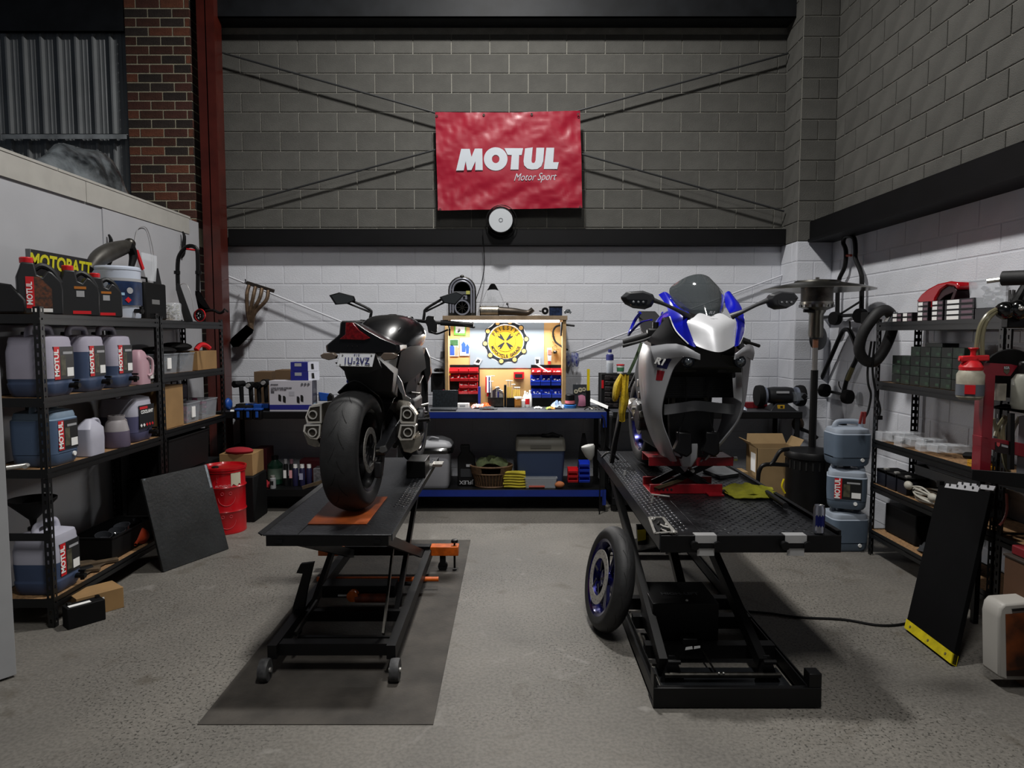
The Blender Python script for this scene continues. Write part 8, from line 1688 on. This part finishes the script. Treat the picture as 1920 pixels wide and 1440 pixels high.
MB().tube([pq_(1868, 580), pq_(1852, 590), pq_(1838, 612), pq_(1832, 640), pq_(1830, 668)], .011, 8, k=5).part('hose_body', mat('hose_yellowed', '#7c765c', .3, alpha=.75), t2); MB().tube([pq_(1868, 584), pq_(1850, 602), pq_(1842, 630), pq_(1842, 668)], .011, 8, k=5).part('hose_body', mat('hose_yellowed', ''), t2)
t2 = thing('clear_hose', 'yellowed clear hose bundle under the bottle tray of the red machine', 'hose', pq_(1870, 870)); HY2 = mat('hose_yellowed', '')
for pts in (((1862, 785), (1868, 805), (1878, 835), (1885, 870), (1892, 885)), ((1885, 780), (1872, 800), (1866, 818)), ((1912, 782), (1900, 805), (1894, 830)), ((1890, 780), (1880, 810), (1890, 880))): MB().tube([pq_(*p, 3.53) for p in pts], .010, 6, k=4).part('hose_body', HY2, t2)
# sprayer
t = thing('pump_sprayer', 'red and white pump sprayer bottle hanging beside the red post', 'sprayer', pq_(1819, 748)); sx_ = pq_(1819, 0).x; z_ = lambda y: pq_(0, y).z
MB().lathe([(.045, z_(749)), (.060, z_(744)), (.062, z_(715)), (.062, z_(702)), (.050, z_(694))], 22, (sx_, Yp, 0)).part('tank', mat('tank_ivory', '#a39e8e', .5, var=.2, vs=20), t); MB().lathe([(.052, z_(694)), (.054, z_(688)), (.042, z_(680)), (.03, z_(676))], 20, (sx_, Yp, 0)).part('collar', REDP, t)
MB().lathe([(.0625, z_(741)), (.0632, z_(720))], 22, (sx_, Yp, 0), caps=False).part('label_sticker', mat('label_slate', '#565a62', .5), t); MB().box((sx_ - .035, Yp - .053, z_(729)), (.045, .01, .045), rm('Z', -.6)).part('label_red', REDP, t)
MB().beam(pq_(1800, 673), pq_(1852, 671), .035, .030).part('head', REDP, t, bev=.006); MB().cyl(pq_(1798, 673), pq_(1806, 673), .008, .012).part('nozzle', REDP, t); MB().lathe([(.014, z_(671)), (.012, z_(660)), (.016, z_(656)), (.024, z_(653)), (.022, z_(652))], 16, (pq_(1822, 0).x, Yp, 0)).part('pump_knob', REDP, t)
MB().cyl((sx_ + .0, Yp, z_(680)), (sx_, Yp, z_(672)), .03).part('neck', REDP, t)
bt_ = thing('fluid_bottle', 'cloudy white fluid bottle standing on the tray at the right edge', 'bottle', pq_(1912, 764)); MB().lathe([(.055, z_(766)), (.062, z_(760)), (.062, z_(712)), (.045, z_(702)), (.03, z_(700))], 22, (pq_(1918, 0).x, Yp - .02, 0)).part('body', mat('fluid_white', '#86867c', .4, var=.15, vs=10), bt_); MB().lathe([(.034, z_(701)), (.034, z_(680)), (.028, z_(677))], 16, (pq_(1918, 0).x, Yp - .02, 0)).part('cap', BLK, bt_)
MB().bb((pq_(1880, 0).x, Yp + .02, z_(752)), (pq_(1893, 0).x, Yp + .06, z_(720))).solo('parts_card', mat('card_pale', '#8a8478', .6, var=.3, vs=20), 'pale card hanging beside the cloudy fluid bottle', 'card')
MB().loft([[pq_(1911, 780, 3.5), pq_(1925, 778, 3.5), pq_(1925, 778, 3.6)], [pq_(1905, 895, 3.5), pq_(1925, 895, 3.5), pq_(1925, 895, 3.6)]]).solo('white_sleeve', mat('sleeve_white', '#8a8a90', .6), 'white plastic sleeve hanging at the right picture edge', 'sleeve')
MB().lathe([(.0, -.01), (.13, -.01), (.135, .0), (.13, .01)], 30, P(1893, 700, 3.75), (.3, 1, 0), caps=True).solo('black_disc', BLKM, 'black half round disc behind the top arm of the red machine', 'disc')
MB().tube([pq_(1887, 925, 3.45), pq_(1888, 955, 3.45), pq_(1882, 975, 3.45), pq_(1874, 985, 3.45)], .006, 6, k=4).solo('red_hose', mat('hose_red', '#6a2418', .5), 'thin red air hose hanging below the machine table', 'hose')
# carton and bottle at right foot
t = thing('cardboard_box', 'large brown cardboard box at the right edge behind the loading ramp', 'box', (2.62, 3.1, 0)); BRC = mat('carton_brown', '#4d3320', .7, var=.15, vs=5)
MB().bb((2.475, 2.92, 0), (2.76, 3.36, .605)).part('carton_body', BRC, t, bev=.006); MB().bb((2.47, 2.915, .595), (2.765, 3.365, .607)).part('carton_lid', mat('carton_lid', '#2c241e', .6), t, bev=.003); MB().bb((2.474, 3.10, .1), (2.4755, 3.2, .35)).part('tape', mat('tape_brown', ''), t)
MB().bb((2.50, 3.0, .608), (2.75, 3.35, .655)).solo('red_toolbox', mat('box_red_dark', ''), 'dark red flat toolbox lying on the large brown box', 'toolbox', bev=.006)
MB().tube([V((2.487, 3.16, .616)) + V((.010 * sin(a), .07 * cos(a), .0)) for a in [2 * pi * i / 14 for i in range(14)]], .008, 6, closed=True).solo('white_clip', PAPER, 'white plastic hook lying at the front of the brown box', 'hook')
MB().tube([(2.55, 3.32, .675), (2.60, 3.22, .68), (2.64, 3.1, .675)], [.02, .026, .02], 8, k=3).solo('grease_gun', mat('gun_dark', '#2a1416', .4, .3), 'dark red handled grease gun lying on the flat toolbox', 'grease gun')
t = thing('hand_cleaner_bottle', 'white handled bottle with an orange brown picture label on the floor at the right edge', 'bottle', (2.44, 3.20, 0)); oc3 = lambda x, y, Y=3.16: P(x, y, Y)
bd = [oc3(*p) for p in ((1873, 1270), (1872, 1160), (1876, 1142), (1884, 1133), (1940, 1129), (1945, 1150), (1945, 1276), (1886, 1276))]
for p in bd: p.z = max(p.z, .003)
MB().prism(bd, (0, .12, 0)).part('body', mat('bottle_pale', '#9d9a94', .45), t, bev=.010)
MB().prism([oc3(*p, 3.155) for p in ((1886, 1152), (1940, 1148), (1940, 1268), (1888, 1268))], (0, .003, 0)).part('label_picture', mat('label_forest', '#6b3414', .5, var=.8, vs=9, col2='#24140c'), t, smooth=0)
MB().prism([oc3(*p, 3.152) for p in ((1888, 1258), (1940, 1254), (1940, 1268), (1888, 1268))], (0, .002, 0)).part('label_band', mat('label_night', '#1a100c', .5), t, smooth=0)
MB().prism([oc3(*p, 3.153) for p in ((1897, 1142), (1930, 1139), (1930, 1144), (1899, 1147))], (0, .002, 0)).part('handle_slot', INKK, t, smooth=0)
# ================================================================ THINGS ON AND AROUND THE RIGHT LIFT
ZL = .760
t = thing('energy_drink_can', 'silver and blue slim drink can standing at the near right corner of the right lift', 'can', (G(1535, 1000, ZL).x, G(1535, 1000, ZL).y, ZL))
MB().lathe([(.020, 0), (.026, .008), (.0265, .12), (.022, .133), (.022, .136), (.020, .136), (.019, .132), (0, .132)], 24).part('can_body', mat('can_silver', '#9a9ca6', .25, .9), t, local=True)
n = 8
cl_ = [[V((.0270 * cos(a), .0270 * sin(a), z + .01 * (i % 2))) for i, a in enumerate([radians(-150 + 14 * k) for k in range(8)])] for z in (.035, .085)]
MB().sheet(cl_, .0005, k=1).part('blue_panel', mat('can_blue', '#151c5c', .3, .6), t, local=True); MB().ball((.008, 0, .138), (.008, .006, .002)).part('ring_pull', STEEL, t, local=True)
t = thing('socket_tray', 'narrow steel tray holding sockets and bits at the near left edge of the right lift', 'tray', G(1240, 990, ZL))
ga = [G(1217, 973, ZL), G(1243, 973, ZL), G(1265, 1000, ZL), G(1228, 1003, ZL)]
for i in range(4): MB().beam(ga[i] + V((0, 0, .008)), ga[(i + 1) % 4] + V((0, 0, .008)), .012, .005).part('tray_rim', STEEL, t)
MB().prism(ga, (0, 0, .003)).part('tray_floor', BLKM, t, smooth=0)
rs = random.Random(2)
for i in range(9):
 f, g = .15 + .7 * rs.random(), .1 + .8 * rs.random(); p = (ga[0] * (1 - f) + ga[1] * f) * (1 - g) + (ga[3] * (1 - f) + ga[2] * f) * g; d = V((rs.random() - .5, rs.random() - .5, 0)).normalized() * .018
 MB().cyl(p + d + V((0, 0, .009)), p - d + V((0, 0, .009)), .005, n=8).part('socket_bit', STEEL if i % 3 else DSTEEL, t)
c = G(1263, 1003, ZL) + V((0, 0, .012)); MB().rlathe([(.010, -.005), (.019, -.005), (.019, .005), (.010, .005)], 18, c, (0, .6, 1)).part('ring_spanner', STEEL, t); MB().beam(G(1243, 975, ZL) + V((0, 0, .012)), c, .012, .006).part('spanner_shank', STEEL, t)
t = thing('t_handle_wrench', 'chrome t handle wrench standing on the right lift', 'wrench', G(1224, 945, ZL)); p0 = G(1222, 944, ZL) + V((0, 0, .004)); p1 = P(1225, 927, p0.y - .0) ; MB().cyl(p0, p1, .006).part('shank', STEEL, t); MB().cyl(p1 - V((.012, 0, 0)), p1 + V((.09, .0, -.012)), .005).part('cross_handle', STEEL, t)
MB().cyl(G(1172, 890, ZL) + V((0, 0, .0)), G(1172, 890, ZL) + V((0, 0, .03)), .012, .006).solo('small_bolt', ALU, 'small alloy bolt standing on the left strip of the right lift', 'bolt')
rag('yellow microfibre towel folded on the right lift behind the red jack', G(1392, 918, ZL).x, 4.02, ZL + .003, .15, .13, .05, mat('towel_lime', '#8b8a1e', .9, var=.3, vs=9, bump=.4, bs=120), 81, 'yellow_towel', 'towel')
rag('second yellow microfibre towel under the folded one on the right lift', G(1400, 925, ZL).x, 3.97, ZL + .001, .14, .12, .02, mat('towel_lime', ''), 82, 'yellow_towel', 'towel')
MB().cyl(G(1438, 930, ZL) + V((0, 0, .02)), G(1473, 955, ZL) + V((0, 0, .02)), .016, n=12).solo('black_pipe', DPL, 'black pipe lying along the right edge of the right lift', 'pipe')
MB().prism([G(1318, 885, ZL), G(1347, 873, ZL), G(1385, 893, ZL), G(1350, 898, ZL)], (0, 0, .02)).solo('metal_plate', mat('plate_galv', '#6a6c6e', .5, .4), 'grey metal plate lying behind the red jack', 'plate')
# loose wheel leaning on the right lift
t = thing('spare_wheel', 'loose motorcycle wheel with a blue rim leaning against the right lift', 'wheel')
wc = V((.56, 3.86, .296)); wa = V((-.965, -.15, .20)).normalized(); t.location = (wc.x, wc.y, 0)
wheel(t, wc, wa, .298, .115, .215, mat('rim_blue', ''), RUB, disc=[.062], dr=.155, dw=.05, groove=True, spokes=5)
# tie-down strap, gloves, cup
t = thing('tie_down_strap', 'black and green tie-down strap from the tail of the blue motorcycle to the lift', 'strap', P(1150, 860, 4.75))
MB().tube([P(1203, 643, 4.85), P(1192, 672, 4.8), P(1178, 702, 4.8)], .014, 6, k=4, flat=.3).part('green_strap', mat('strap_green', '#1c3012', .7), t)
MB().tube([P(1206, 648, 4.86), P(1196, 690, 4.84), P(1172, 745, 4.8), P(1160, 790, 4.8), P(1150, 830, 4.8), P(1146, 858, 4.8)], .022, 6, k=4, flat=.35).part('black_strap', BLKM, t); MB().box(P(1170, 752, 4.78), (.05, .03, .07)).part('buckle', BLK, t, bev=.004)
t = thing('lift_side_post', 'black steel guard post beside the far left corner of the right lift', 'post', P(1148, 862, 5.0)); MB().beam(P(1165, 765, 5.0), P(1146, 870, 5.0), .05, .03).part('post_bar', BLK, t); MB().tube([P(1128, 858, 4.9), P(1142, 848, 4.9), P(1160, 862, 4.9)], .008, 6, k=3).part('handle_bar', BLK, t)
YG = mat('glove_yellow', '#c0a21c', .75, var=.35, vs=22, bump=.3, bs=80)
t = thing('work_glove', 'yellow work glove hanging on the left, folded open at the cuff', 'glove', P(1158, 790, 4.75))
MB().sheet([[P(1163, 700, 4.77), P(1166, 703, 4.74), P(1169, 712, 4.76)], [P(1151, 720, 4.77), P(1158, 722, 4.71), P(1165, 728, 4.76)], [P(1148, 742, 4.77), P(1154, 744, 4.71), P(1161, 742, 4.76)], [P(1149, 752, 4.77), P(1153, 753, 4.74), P(1157, 750, 4.76)]], .025, k=4).part('glove_body', YG, t, smooth=60)
t = thing('work_glove', 'soiled yellow work glove hanging on the right, pointing downwards', 'glove', P(1170, 792, 4.72))
MB().sheet([[P(1169, 703, 4.74), P(1173, 702, 4.70), P(1177, 705, 4.74)], [P(1165, 730, 4.74), P(1172, 730, 4.68), P(1178, 728, 4.74)], [P(1161, 755, 4.74), P(1170, 756, 4.68), P(1179, 752, 4.74)], [P(1160, 775, 4.74), P(1167, 776, 4.69), P(1174, 770, 4.74)], [P(1163, 790, 4.74), P(1167, 792, 4.71), P(1171, 788, 4.74)]], .03, k=4).part('glove_body', YG, t, smooth=60)
MB().lathe([(.012, .0), (.035, .03), (.055, .10), (.05, .115), (.03, .12)], 20, P(1108, 862, 5.3) , (-.25, 0, 1)).solo('white_cup', mat('cup_white', '#a8a8a4', .6), 'white plastic cup hanging at the far left corner of the right lift', 'cup')
MB().tube([P(1128, 778, 6.43), P(1134, 790, 6.41), P(1134, 830, 6.40), P(1127, 858, 6.38), P(1125, 900, 6.38), P(1124, 960, 6.38), P(1122, 992, 6.36), P(1127, 985, 6.36), P(1126, 965, 6.37)], .006, 6, k=4).solo('looped_cord', BLKM, 'thin cord looped down the right leg of the blue bench', 'cord')
# ---------------------------------------------------------------- lettering becomes plain meshes
_dg = bpy.context.evaluated_depsgraph_get()
for _o in [o for o in COL.objects if o.type == 'FONT']:
 _me = bpy.data.meshes.new_from_object(_o.evaluated_get(_dg)); _me.materials.clear(); _me.materials.append(_o.data.materials[0])
 _n = bpy.data.objects.new('lettering', _me); COL.objects.link(_n); _n.parent = _o.parent; _n.matrix_local = _o.matrix_local.copy(); bpy.data.objects.remove(_o)
